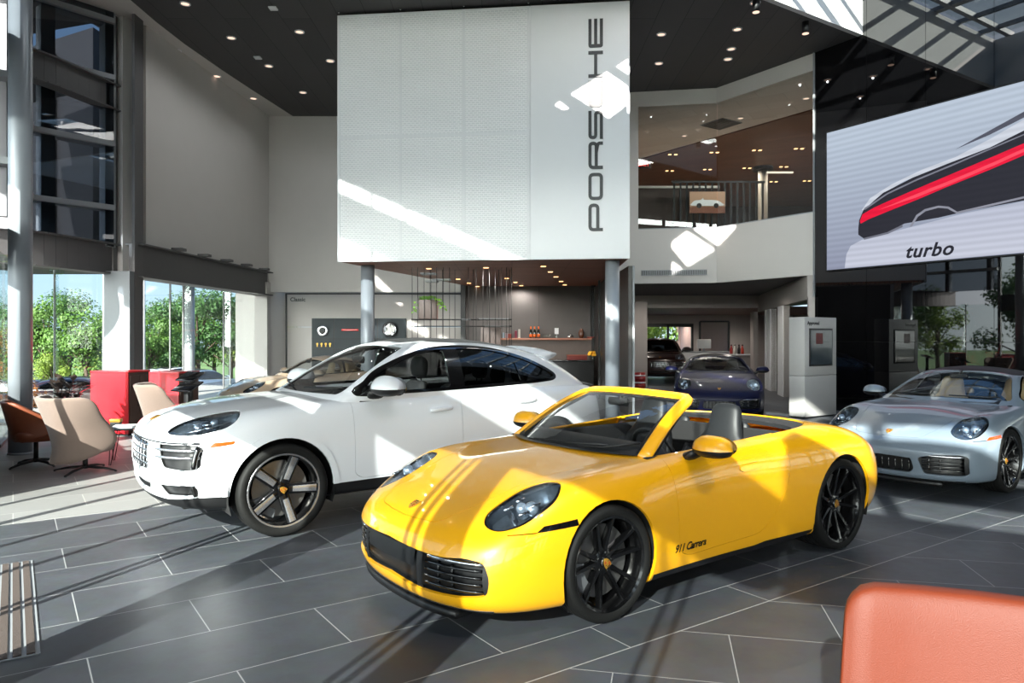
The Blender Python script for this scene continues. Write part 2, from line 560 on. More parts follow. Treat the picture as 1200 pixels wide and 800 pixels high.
def floor_material():
    m, nt, out = newmat('porcelain tile floor'); L = nt.links.new
    p = N(nt, 'ShaderNodeBsdfPrincipled'); L(p.outputs[0], out.inputs[0])
    tc = N(nt, 'ShaderNodeTexCoord')
    a1 = -math.atan2(E1.y, E1.x)
    # rows of 0.584 m along E1 with joints 1.19 m apart; the second field starts beyond the seam
    b1, mp = brick_layer(nt, tc, a1, -.312, .584 * 7 - 3.688, 1.19, .584, .0035)
    b2, _ = brick_layer(nt, tc, math.radians(12), .25, -.05, 1.19, .584, .0030)
    sep = N(nt, 'ShaderNodeSeparateXYZ'); mp0 = N(nt, 'ShaderNodeMapping'); mp0.inputs['Rotation'].default_value = (0, 0, a1)
    L(tc.outputs['Object'], mp0.inputs['Vector']); L(mp0.outputs[0], sep.inputs[0])
    less = N(nt, 'ShaderNodeMath', operation='LESS_THAN'); less.inputs[1].default_value = 2.775; L(sep.outputs['Y'], less.inputs[0])
    seam = N(nt, 'ShaderNodeMath', operation='SUBTRACT'); seam.inputs[1].default_value = 2.775; L(sep.outputs['Y'], seam.inputs[0])
    ab = N(nt, 'ShaderNodeMath', operation='ABSOLUTE'); L(seam.outputs[0], ab.inputs[0])
    sl = N(nt, 'ShaderNodeMath', operation='LESS_THAN'); sl.inputs[1].default_value = .004; L(ab.outputs[0], sl.inputs[0])
    mf = N(nt, 'ShaderNodeMix', data_type='FLOAT'); L(less.outputs[0], mf.inputs[0]); L(b1.outputs['Fac'], mf.inputs[2]); L(b2.outputs['Fac'], mf.inputs[3])
    mx = N(nt, 'ShaderNodeMath', operation='MAXIMUM'); L(mf.outputs[0], mx.inputs[0]); L(sl.outputs[0], mx.inputs[1])
    tone = N(nt, 'ShaderNodeMix', data_type='RGBA'); L(less.outputs[0], tone.inputs[0]); L(b1.outputs['Color'], tone.inputs[6]); L(b2.outputs['Color'], tone.inputs[7])
    n1 = N(nt, 'ShaderNodeTexNoise', i_Scale=1.6, i_Detail=6.0, i_Roughness=.65); L(tc.outputs['Object'], n1.inputs['Vector'])
    n2 = N(nt, 'ShaderNodeTexNoise', i_Scale=9.0, i_Detail=5.0, i_Roughness=.7); L(tc.outputs['Object'], n2.inputs['Vector'])
    rp = N(nt, 'ShaderNodeValToRGB'); L(n1.outputs['Fac'], rp.inputs[0])
    rp.color_ramp.elements[0].position = .3; rp.color_ramp.elements[0].color = (.060, .066, .075, 1)
    rp.color_ramp.elements[1].position = .72; rp.color_ramp.elements[1].color = (.095, .103, .117, 1)
    c2 = N(nt, 'ShaderNodeMix', data_type='RGBA', blend_type='MULTIPLY'); c2.inputs[0].default_value = .35; L(rp.outputs[0], c2.inputs[6]); L(n2.outputs['Color'], c2.inputs[7])
    c3 = N(nt, 'ShaderNodeMix', data_type='RGBA', blend_type='OVERLAY'); c3.inputs[0].default_value = .16; L(c2.outputs[2], c3.inputs[6]); L(tone.outputs[2], c3.inputs[7])
    c4 = N(nt, 'ShaderNodeMix', data_type='RGBA'); L(mx.outputs[0], c4.inputs[0]); L(c3.outputs[2], c4.inputs[6]); c4.inputs[7].default_value = (.36, .36, .36, 1)
    L(c4.outputs[2], p.inputs['Base Color'])
    rr = N(nt, 'ShaderNodeMapRange'); rr.inputs['To Min'].default_value = .30; rr.inputs['To Max'].default_value = .46; L(n2.outputs['Fac'], rr.inputs['Value']); L(rr.outputs[0], p.inputs['Roughness'])
    bp = N(nt, 'ShaderNodeBump', i_Strength=.12, i_Distance=.004); L(n2.outputs['Fac'], bp.inputs['Height']); L(bp.outputs[0], p.inputs['Normal'])
    p.inputs['Specular IOR Level'].default_value = .45
    return m

def plank_material(name, col, w, ang, gap=.004, gcol=(.012, .012, .012), rough=.6, grain=0.0, rows=6.0):
    m, nt, out = newmat(name); L = nt.links.new
    p = N(nt, 'ShaderNodeBsdfPrincipled'); L(p.outputs[0], out.inputs[0]); p.inputs['Roughness'].default_value = rough
    tc = N(nt, 'ShaderNodeTexCoord')
    br, mp = brick_layer(nt, tc, ang, 0, 0, rows, w, gap)
    a = lin(col)
    nz = N(nt, 'ShaderNodeTexNoise', i_Scale=3.0, i_Detail=4.0)
    m2 = N(nt, 'ShaderNodeMapping'); m2.inputs['Scale'].default_value = (1, 12, 1); L(mp.outputs[0], m2.inputs['Vector']); L(m2.outputs[0], nz.inputs['Vector'])
    c = N(nt, 'ShaderNodeMix', data_type='RGBA'); L(nz.outputs['Fac'], c.inputs[0])
    c.inputs[6].default_value = tuple(x * (1 - grain) for x in a[:3]) + (1,); c.inputs[7].default_value = tuple(x * (1 + grain) for x in a[:3]) + (1,)
    o = N(nt, 'ShaderNodeMix', data_type='RGBA', blend_type='OVERLAY'); o.inputs[0].default_value = .12; L(c.outputs[2], o.inputs[6]); L(br.outputs['Color'], o.inputs[7])
    g = N(nt, 'ShaderNodeMix', data_type='RGBA'); L(br.outputs['Fac'], g.inputs[0]); L(o.outputs[2], g.inputs[6]); g.inputs[7].default_value = tuple(gcol) + (1,)
    L(g.outputs[2], p.inputs['Base Color'])
    return m

M = {}
M['floor'] = floor_material()
M['white_wall'] = pbr('painted plaster wall', (205, 201, 196), .85, var=.02, vscale=3, bump=.05, bscale=120)
M['ceiling'] = plank_material('charcoal ceiling planks', (74, 73, 73), .6, math.radians(90), .006, (.02, .02, .02), .75, .04, 30.)
M['soffit'] = pbr('white soffit', (205, 201, 196), .85, var=.02, vscale=2)
M['steel_dark'] = pbr('dark grey painted steel', (92, 91, 91), .5, 0.0, var=.05, vscale=8)
M['steel_mid'] = pbr('grey painted steel', (150, 153, 156), .42, .0, var=.04, vscale=8)
M['column'] = pbr('metallic grey column paint', (150, 156, 163), .36, .15, var=.04, vscale=5)
M['glass'] = glass('clear facade glass', (.93, .97, .96), .9, 0, 1.4)
M['black_glass'] = pbr('black back-painted glass', (6, 6, 7), .015, 0, var=0, spec=.5, ior=1.85)
M['sign_white'] = pbr('white powder coated metal', (226, 227, 228), .45, 0, var=.015, vscale=4)
M['sign_black'] = pbr('black sign lettering', (34, 36, 38), .4, var=.03)
M['black'] = pbr('black satin', (14, 14, 15), .45, var=.1)
M['dark_panel'] = plank_material('dark grey stone wall panel', (96, 92, 90), 3.2, 0, .004, (.04, .04, .04), .7, .1, 1.6)
M['carpet'] = pbr('grey lounge rug', (92, 88, 84), .95, var=.2, vscale=60, bump=.4, bscale=300)
M['beige_tile'] = plank_material('light beige lounge tile', (136, 135, 133), .584, -math.atan2(E1.y, E1.x), .004, (.45, .44, .42), .5, .06, 1.19)
M['wood_dark'] = plank_material('dark wood ceiling slats', (165, 112, 90), .12, 0, .006, (.02, .012, .01), .5, .25, 2.4)
M['wood_brown'] = plank_material('brown wood ceiling', (112, 78, 62), .25, math.radians(33), .003, (.05, .03, .025), .5, .1, 3.)
M['white_tile'] = plank_material('white ceiling tile', (214, 208, 204), .6, math.radians(33), .004, (.4, .4, .4), .8, .02, 1.2)

# ------------------------------------------------------------------ room shell
H = 8.3
WD = Vector((.54, -.842, 0)).normalized(); W0 = Vector((7.07, 16.8, 0))
WN = Vector((-.842, -.54, 0)).normalized()           # into the room
def wpt(t, off=0.0, z=0.0):
    p = W0 + WD * t + WN * off
    return Vector((p.x, p.y, z))
FB = Vector((-7.7, 10.7, 0)); FD = Vector((.571, -.821, 0)).normalized(); FN = Vector((.821, .571, 0)).normalized()
FG = FB + FD * 13.4
def fpt(u, off=0.0, z=0.0):
    p = FB + FD * u + FN * off
    return Vector((p.x, p.y, z))
FH = FG + Vector((.785, -.62, 0)) * 6.2
FI = Vector((12.5, -6.2, 0)); WE = wpt(22.0)
FC = Vector((-9.35, 13.6, 0)); FD2 = Vector((-8.35, 14.85, 0)); FP = Vector((-8.15, 15.3, 0)); FE = Vector((-7.55, 21.6, 0))

b = MB(); b.prism([(-14, -9), (21, -9), (21, 12), (12.5, 24), (12.5, 38), (-9, 38), (-9, 15), (-14, 15)], -.2, 0)
struct('floor', b, M['floor'])

# rug and light tiles of the lounge lie flush on the floor by the windows
b = MB(); b.prism([(-7.5, 10.35), (-4.55, 6.25), (-1.9, 8.1), (-3.2, 13.5), (-7.2, 20.5), (-8.1, 15.2), (-8.3, 14.8), (-9.2, 13.5)], 0.0, .004)
o = b.build('floor_lounge_tile', M['beige_tile'], kind='structure')

# ceiling with the big corner skylight and unseen openings cut to cast sun patches
def on_sun(P, z):
    s = (z - P[2]) / SUN_D.z
    return (P[0] + SUN_D.x * s, P[1] + SUN_D.y * s)
def sign_pt(px, py):
    a = Vector((-3.56, 14.78)); d = Vector((2.31 + 3.56, 14.14 - 14.78))
    r = (px - 600) / FPX
    t = (r * a.y - a.x) / (d.x - r * d.y)
    Y = a.y + d.y * t
    return at(px, py, Y)
def mez_pt(px, py):
    a = Vector((3.24, 19.5)); d = Vector((5.45 - 3.24, 19.16 - 19.5))
    if px > 842: a = Vector((5.45, 19.16)); d = Vector((7.07 - 5.45, 16.8 - 19.16))
    r = (px - 600) / FPX
    t = (r * a.y - a.x) / (d.x - r * d.y)
    return at(px, py, a.y + d.y * t)
holes = [[sign_pt(*q) for q in ((669, 114), (712, 87), (736.5, 104), (736.5, 126), (714, 143))],
         [sign_pt(*q) for q in ((722, 82), (736.5, 72), (736.5, 92))],
         [sign_pt(*q) for q in ((650, 127), (657, 122), (669, 131), (661, 133))],
         [mez_pt(*q) for q in ((784, 287), (805, 271), (838, 293), (806, 313))],
         [mez_pt(*q) for q in ((812, 269), (838, 254), (864, 266), (843, 288))],
         [mez_pt(*q) for q in ((784, 305), (797, 313), (799, 317), (786, 325))]]
ceil_edge = [(-6.58, 21.6), (-7.0, 19.2), (-7.21, 17.9), (-7.42, 16.3), (-7.5, 15.2), (-7.52, 14.2), (-7.6, 12.5), (-7.3, 10.5), (-.6, 0.2), (.4, -.8), (5, -4.5), (12.6, -6.4), (19.5, -2)]
b = MB(); b.prism(ceil_edge + [(19.5, -2), tuple(wpt(3, -.5))[:2], tuple(wpt(0, -.3))[:2], (5.5, 19.4), (3.0, 19.8), (3.0, 21.8)], H, H + .03)
ceil = struct('ceiling', b, M['ceiling'])
SK = [tuple(wpt(1.06, -.01))[:2], tuple(wpt(1.06, 6.2))[:2], tuple(wpt(9.5, 6.2))[:2], tuple(wpt(9.5, -.01))[:2]]
cut = []
c = MB(); c.prism(SK, H - .5, H + .5); cut.append(c)
for q in holes:
    c = MB(); c.prism([on_sun(P, H) for P in q], H - .4, H + .4); cut.append(c)
cut_out(ceil, cut)
b = MB(); b.prism(ceil_edge[:7] + [(-8.2, 10.3), (-10.2, 13.6), (-8.9, 15.2), (-8.2, 21.6)], H + .001, H + .1)
struct('ceiling_soffit', b, M['soffit'])
# skylight well: white sides, glazing bars and glass on top
WELL = 1.25
b = MB()
b.wallseg(SK[0], SK[1], H + .0, H + WELL, .12)
b.wallseg(SK[1], SK[2], H + .0, H + WELL, .12)
b.wallseg(SK[2], SK[3], H + .0, H + WELL, .12)
struct('skylight_well', b, pbr('white skylight well', (222, 222, 220), .8, var=.02))
b = MB()
for k in range(6):
    t = 1.5 + k * 1.5
    b.box(wpt(t, 3.1, H + WELL + .05), (.12, 6.3, .12), rz=math.atan2(WD.y, WD.x))
for k in range(5):
    b.box(wpt(5.3, .8 + k * 1.15, H + WELL + .05), (8.6, .2 if k == 2 else .09, .1), rz=math.atan2(WD.y, WD.x))
struct('skylight_bars', b, M['steel_mid'])
b = MB(); b.prism(SK, H + WELL + .17, H + WELL + .19)
struct('skylight_glass', b, M['glass'])

# right wall of black glass panels, 1.27 m apart, with thin open joints
b = MB()
g = .004
for k in range(17):
    t0, t1 = k * 1.265 + g, (k + 1) * 1.265 - g
    for z0, z1 in ((0, 1.555), (1.563, H + WELL)):
        p, q = wpt(t0), wpt(t1)
        b.wallseg((q.x, q.y), (p.x, p.y), z0, z1, .03, -.03)
struct('wall_right', b, M['black_glass'])
b = MB(); p, q = wpt(-.0), wpt(22); b.wallseg((p.x, p.y), (q.x, q.y), 0, H + WELL, .2, .035)
struct('wall_right_backing', b, M['black'])
b = MB(); b.box(wpt(-.012, .015, H / 2), (.02, .05, H), rz=math.atan2(WD.y, WD.x)); struct('trim_right', b, M['steel_mid'])

# back wall, with the display niche, and the left white wall above the windows
b = MB()
b.wallseg((-7.35, 21.6), (-8.3, 21.6), 0, H + .1, .25, -.25)
b.wallseg((3.2, 21.6), (-7.35, 21.6), 3.02, H + .1, .25, -.25)
struct('wall_back', b, M['white_wall'])
b = MB(); b.prism([(-7.6, 21.62), (-7.34, 21.62), (-6.96, 22.2), (-7.6, 22.2)], 0, 3.05); struct('wall_back_return', b, M['white_wall'])
b = MB()
b.wallseg((FE.x, FE.y), (-8.05, 15.35), 3.0, H + .1, .25)
struct('wall_left', b, M['white_wall'])
b = MB(); b.span((-7.62, 21.3, 0), (-7.25, 21.6, 3.3)); struct('trim_left', b, M['white_wall'])
# ------------------------------------------------------------------ glass facade
fa = math.atan2(FD.y, FD.x)
ZH0, ZH1 = 2.72, 3.58
# lower and upper header beams follow the facade; beams run inside the glass line
def beam(name, pts, z0, z1, d, off, lip=.03):
    b = MB()
    for p, q in zip(pts[:-1], pts[1:]):
        b.wallseg(p[:2], q[:2], z0 + lip, z1 - lip, d * .3, off + d * .35)
        b.wallseg(p[:2], q[:2], z0, z0 + lip, d, off); b.wallseg(p[:2], q[:2], z1 - lip, z1, d, off)
    return b.build(name, M['steel_dark'], kind='structure')
P2 = lambda v: (v.x, v.y)
F_main = [P2(FB), P2(FG), P2(FH), P2(FI), P2(WE)]
beam('beam_front', F_main, ZH0 - .04, 3.3, .3, -.34)
beam('beam_front_upper', F_main[1:3], 3.3, 3.93, .3, -.34)  # extra unseen beam, narrows the sun strip on the floor
arc = smooth_poly([(-9.6, 12.0), (-9.05, 12.6), (-8.68, 13.25), (-8.42, 14.2), (-8.22, 15.3)], 4, closed=False)
arc = [(x, y) for x, y in arc]
beam('beam_left_lower', arc, 2.95, 3.58, .32, -.2)
beam('beam_left_upper', arc, 6.32, 6.86, .3, -.2)
beam('beam_left_window', [(-7.62, 14.9), (-7.12, 21.45)], 2.9, 3.6, .5, -.0)
b = MB()
for k in range(5):
    b.box((-7.5 + k * .085, 16.2 + k * 1.15, 3.63), (.25, .22, .06))
b.build('beam_cleat', M['steel_dark'], kind='structure')

# posts
b = MB()
b.box((-7.78, 14.95, H / 2), (.06, .34, H)); b.box((-8.22, 14.95, H / 2), (.06, .34, H)); b.box((-8.0, 15.1, H / 2), (.44, .05, H))
b.build('pillar_window', M['steel_dark'], kind='structure')
b = MB(); b.box((-8.02, 14.85, 1.5), (.52, .5, 3.0)); b.build('pillar_window_casing', pbr('blue-grey post casing', (112, 118, 122), .45, var=.04), kind='structure')
def round_col(x, y, r, z1, nm='pillar_round', z0=0.0):
    b = MB(); b.cyl((x, y, z0), (x, y, z1), r, n=40); b.cyl((x, y, z0), (x, y, z0 + .03), r + .012, n=40)
    return b.build(nm, M['column'], kind='structure')
round_col(-6.97, 10.2, .148, H)

# mullions: thin ones and the thick columns whose shade falls across the floor
def mull(u, w, d=None, z0=0.0, z1=H, name='mullion', mat='steel_dark'):
    d = d or w
    b = MB(); b.box(fpt(u, -.02, (z0 + z1) / 2), (w, d, z1 - z0), rz=fa)
    return b.build(name, M[mat], kind='structure')
for u, w in ((-.02, .1), (1.25, .06), (2.1, .06), (2.95, .06), (3.8, .06), (4.64, .06), (5.49, .075), (6.34, .05), (7.18, .045), (8.0, .035), (8.1, .035), (10.865, .03), (10.96, .03), (12.5, .022), (12.62, .022)):
    mull(u, w)
for u, w in ((8.98, .25), (11.21, .205)): mull(u, w, name='pillar_front')
for k in range(3):
    p = FG + (FH - FG) * ((k + .45) / 3)
    b = MB(); b.box((p.x, p.y, H / 2), (.12, .16, H), rz=math.atan2(-.62, .785)); b.build('mullion', M['steel_dark'], kind='structure')
for a, c, n in ((FH, FI, 5), (FI, WE, 5)):
    for k in range(n):
        p = a + (c - a) * (k / n)
        b = MB(); b.box((p.x, p.y, H / 2), (.2, .2, H)); b.build('mullion', M['steel_dark'], kind='structure')
b = MB(); b.box(fpt(2.0, -.5, .5), (4.6, .7, 1.05), rz=fa); b.build('wall_planter', M['steel_mid'], kind='structure')  # unseen low block, added to shade the lounge floor
# transoms, and unseen slabs added outside to trim the sun into strips
b = MB()
for z in (5.93, 7.93):
    for p, q in zip(F_main[:-1], F_main[1:]): b.wallseg(p, q, z - .05, z + .05, .12, -.06)
b.build('transom_front', M['steel_dark'], kind='structure')
b = MB()
for z, w, sg in ((5.9, 3.3, F_main[:2]), (7.9, 1.3, F_main[:2]), (5.06, 1.27, F_main[1:]), (6.1, 1.37, F_main[1:]), (7.9, 3.6, F_main[1:])):
    for p, q in zip(sg[:-1], sg[1:]): b.wallseg(p, q, z - .05, z + .03, -w, -.03)
b.build('canopy_front', M['steel_dark'], kind='structure')
b = MB()
for p, q in zip(F_main[:-1], F_main[1:]): b.wallseg(p, q, H - .02, H + .5, .12, -.06)
b.build('fascia_front', M['steel_dark'], kind='structure')
b = MB(); b.box(fpt(8.0, -.02, 2.11), (1.9, .1, .48), rz=fa); b.build('door_1_header', M['steel_dark'], kind='structure')  # unseen bar, added to shade the nose of the SUV
b = MB(); b.wallseg(F_main[3], F_main[4], 0, H, .2, -.3); b.build('wall_front', M['white_wall'], kind='structure')
b = MB()
b.wallseg(P2(FB), P2(fpt(8.98)), 0.0, 4.75, .012, -.03); b.wallseg(P2(FB), P2(fpt(8.98)), 7.6, H, .012, -.03); b.build('window_front', M['glass'], kind='structure')
b = MB(); 
for z0, z1 in ((3.6, 4.75), (7.6, H)): b.wallseg(P2(fpt(8.98)), P2(FG), z0, z1, .012, -.03); b.wallseg(P2(FG), P2(FH), z0, z1, .012, -.03)
b.wallseg(P2(FH), P2(FI), 0.0, 4.75, .012, -.03); b.wallseg(P2(FG), P2(FH), 4.75, 5.5, .012, -.03); b.build('window_front_upper', M['glass'], kind='structure')
b = MB()
for p, q, z0 in ((F_main[0], F_main[1], 4.75), (F_main[1], F_main[2], 5.5), (F_main[2], F_main[3], 4.75)): b.wallseg(p, q, z0, 7.6, .012, -.03)
b.build('window_front_fritted', glass('fritted facade glass', (.52, .55, .56), .9, 0, 1.4), kind='structure')  # unseen panes, tint added to dim daylight on the sign
b = MB(); b.wallseg(P2(fpt(8.98)), P2(FG), 0.0, 3.6, .012, -.03); b.wallseg(P2(FG), P2(FH), 0.0, 3.6, .012, -.03)
b.build('window_front_tinted', glass('solar tinted facade glass', (.58, .61, .61), .9, 0, 1.4), kind='structure')

# the glazing that the photograph looks through
win = [((FB.x, FB.y), (FC.x, FC.y)), ((FC.x + .05, FC.y + .06), (FD2.x, FD2.y)), ((FP.x - .15, FP.y + .15), (FE.x - .1, FE.y - .05))]
for i, (p, q) in enumerate(win):
    b = MB(); b.wallseg(p, q, .02, 2.96, .014, -.05)
    b.build('window_%d' % (i + 1), M['glass'], kind='structure')
    b = MB()
    L = math.hypot(q[0] - p[0], q[1] - p[1])
    fr = (.0, .36, 1.0) if i < 2 else (.0, .27, .36, .68, .74, 1.0)
    for f in fr:
        x, y = p[0] + (q[0] - p[0]) * f, p[1] + (q[1] - p[1]) * f
        b.box((x, y, 1.5), (.035, .03, 2.95), rz=math.atan2(q[1] - p[1], q[0] - p[0]))
    b.build('window_%d_frame' % (i + 1), M['steel_dark'], kind='structure')
    b = MB()
    for f in ((.36,) if i < 2 else (.36, .68)):
        x, y = p[0] + (q[0] - p[0]) * f, p[1] + (q[1] - p[1]) * f
        n = Vector((-(q[1] - p[1]), q[0] - p[0], 0)).normalized() * -.12
        b.box((x + n.x, y + n.y, 1.5), (.16, .015, 2.95), rz=math.atan2(q[1] - p[1], q[0] - p[0]) + PI / 2)
        b.box((x + n.x, y + n.y, 2.94), (.2, .2, .1), rz=math.atan2(q[1] - p[1], q[0] - p[0]))
    b.build('window_%d_fin' % (i + 1), M['glass'] if i else M['glass'], kind='structure')
b = MB()
for p, q in win: b.wallseg(p, q, -.02, .05, .06, -.08)
b.build('window_sill', M['steel_dark'], kind='structure')
# upper windows of the curved corner: white jambs, shelf-like transoms
up = [(P2(FB), P2(FC)), ((FC.x + .05, FC.y + .06), (FD2.x + .05, FD2.y))]
b = MB(); t = MB(); g = MB()
for p, q in up:
    g.wallseg(p, q, 3.5, H, .012, -.2)
    for z in (4.3, 5.6, 6.95, 8.1): t.wallseg(p, q, z - .05, z + .05, .38, -.28)
p, q = up[1]
for f, w in ((.25, .24), (.97, .2)):
    b.box((p[0] + (q[0] - p[0]) * f, p[1] + (q[1] - p[1]) * f, 5.9), (w, .3, 4.8), rz=math.atan2(q[1] - p[1], q[0] - p[0]))
p, q = up[0]
for f in (.1, .55): b.box((p[0] + (q[0] - p[0]) * f, p[1] + (q[1] - p[1]) * f, 5.9), (.16, .25, 4.8), rz=math.atan2(q[1] - p[1], q[0] - p[0]))
b.build('window_upper_jamb', M['steel_mid'], kind='structure')
t.build('window_upper_transom', M['steel_mid'], kind='structure')
g.build('window_upper_glass', glass('grey upper glass', (.42, .45, .48), .9, 0, 1.5), kind='structure')
b = MB(); b.wallseg((-8.05, 15.35), (FD2.x + .12, FD2.y + .1), 3.0, H + .1, .2)
b.build('wall_left_corner', M['white_wall'], kind='structure')
# deep roof outside the corner windows
b = MB(); b.prism([P2(FB), P2(FC), P2(FD2), (-8.5, 15.2), (-12.5, 17), (-13.5, 12), (-11.2, 8.2)], 6.95, 7.05); b.prism([P2(FB), P2(FC), P2(FD2), (-8.5, 15.2), (-12.5, 16.5), (-13.5, 12), (-11.2, 8.2)], H + .05, H + .3)
b.build('canopy_corner', M['steel_dark'], kind='structure')
# ------------------------------------------------------------------ parts shared by the cars
M['tire'] = pbr('tyre rubber', (15, 15, 14), .7, spec=.3, var=.2, vscale=30, bump=.15, bscale=90)
M['rim_black'] = pbr('gloss black wheel', (9, 9, 10), .22, .2, coat=.8, var=.05)
M['rim_silver'] = pbr('machined silver wheel face', (205, 205, 208), .25, .9, var=.05, vscale=60)
M['disc'] = pbr('brake disc steel', (150, 148, 145), .35, .9, var=.1, vscale=40)
M['caliper'] = pbr('grey brake caliper', (120, 122, 125), .4, .5, var=.05)
M['trim_black'] = pbr('black exterior plastic', (22, 22, 23), .42, var=.15, vscale=80)
M['gloss_black'] = pbr('gloss black trim', (8, 8, 9), .12, coat=1, var=.05)
M['roof_black'] = pbr('black roof glass', (6, 6, 7), .35, spec=.12, var=.05)
M['liner'] = pbr('wheel housing liner', (10, 10, 10), .9, var=.2, bump=.3, bscale=200)
M['car_glass'] = glass('car window glass', (.86, .88, .88), .9, 0, 1.5)
M['dark_glass'] = glass('tinted car window glass', (.1, .105, .11), .9, 0, 1.5)
M['lens'] = glass('headlight lens', (.86, .9, .94), .9, 0, 1.45)
M['lamp_inner'] = pbr('dark lamp housing', (112, 120, 128), .25, .75, var=.2, vscale=40)
M['chrome'] = pbr('chrome', (215, 217, 220), .12, 1.0, var=.03)
M['led'] = pbr('lamp projector glass', (200, 212, 225), .08, .7, coat=1, var=.05)
M['leather_black'] = pbr('black leather', (24, 25, 27), .6, var=.15, vscale=40, bump=.15, bscale=350)
M['leather_grey'] = pbr('dark grey leather', (20, 22, 24), .5, var=.12, vscale=40, bump=.15, bscale=350)
M['leather_beige'] = pbr('beige leather', (176, 150, 112), .5, var=.08, vscale=30, bump=.15, bscale=350)
M['cabin'] = pbr('dark cabin lining', (22, 22, 23), .8, var=.2, bump=.2, bscale=300)
M['amber'] = pbr('amber marker lens', (215, 66, 5), .25, coat=1, var=.06, vscale=60)
M['red_lens'] = pbr('red tail lamp lens', (120, 8, 10), .15, coat=1, var=.1)
M['gold'] = pbr('gold crest enamel', (196, 150, 60), .3, .6, var=.1, vscale=200)
M['crest_red'] = pbr('red crest enamel', (150, 26, 20), .35, var=.05)
M['script'] = pbr('black badge lettering', (14, 14, 14), .35, var=.03)
M['silver_script'] = pbr('silver badge lettering', (190, 190, 192), .3, .8, var=.03)

def crest_mesh(s, T):
    """a small heraldic shield badge: gold field, red and black bands, centre shield"""
    b = MB()
    sh = [(-.40, .52), (-.2, .47), (0, .5), (.2, .47), (.40, .52), (.44, .2), (.38, -.15), (.22, -.4), (0, -.55), (-.22, -.4), (-.38, -.15), (-.44, .2)]
    b.cur = 0; b.prism([(x * s, y * s) for x, y in sh], 0, .004 * s / .05, T)
    z0, z1 = .004 * s / .05, .0055 * s / .05
    b.cur = 1
    for x0, x1, y0, y1 in ((-.36, -.08, .2, .28), (-.36, -.08, .06, .14), (.1, .34, -.16, -.08), (.1, .28, -.3, -.22)):
        b.prism([(x0 * s, y0 * s), (x1 * s, y0 * s), (x1 * s, y1 * s), (x0 * s, y1 * s)], z0, z1, T)
    b.cur = 2
    for x0, x1, y0, y1 in ((-.2, .2, .34, .42), (-.34, -.1, -.14, -.08), (.1, .36, .12, .17)):
        b.prism([(x0 * s, y0 * s), (x1 * s, y0 * s), (x1 * s, y1 * s), (x0 * s, y1 * s)], z0, z1, T)
    b.cur = 0
    b.prism([(x * s * .34, y * s * .34 - .02 * s) for x, y in sh], z1, z1 + .001, T)
    return b
CREST = lambda: [M['gold'], M['crest_red'], M['script']]

def frame_M(p, z, x=None):
    """matrix with local z along a normal and local x as given"""
    z = Vector(z).normalized()
    x = Vector(x) if x is not None else z.orthogonal()
    x = (x - z * x.dot(z)).normalized(); y = z.cross(x)
    m = Matrix((x, y, z)).transposed().to_4x4(); m.translation = Vector(p)
    return m

def spoke_prism(b, r0, r1, w0, w1, ang, z0, z1, th0, th1, chamfer=.35, a1=None, n=6):
    """a tapered, dished spoke running out from the hub; local wheel axis is z"""
    a1 = ang if a1 is None else a1
    rings = []
    for i in range(n + 1):
        f = i / n
        r = r0 + (r1 - r0) * f; w = w0 + (w1 - w0) * f; th = th0 + (th1 - th0) * f
        z = z0 + (z1 - z0) * (f ** 1.3 if z1 > z0 else f)
        a = ang + (a1 - ang) * f
        c, s = math.cos(a), math.sin(a)
        pr = [(-w / 2, -th), (w / 2, -th), (w / 2, -th * chamfer), (w / 2 * .7, 0), (-w / 2 * .7, 0), (-w / 2, -th * chamfer)]
        rings.append([(r * c - q * s, r * s + q * c, z + h) for q, h in pr])
    k = 6; vs = [p for R in rings for p in R]; fs = []
    for i in range(n):
        for j in range(k):
            l = (j + 1) % k
            fs.append((i * k + j, i * k + l, (i + 1) * k + l, (i + 1) * k + j))
    fs += [tuple(range(k - 1, -1, -1)), tuple(n * k + j for j in range(k))]
    b.add(vs, fs, False)

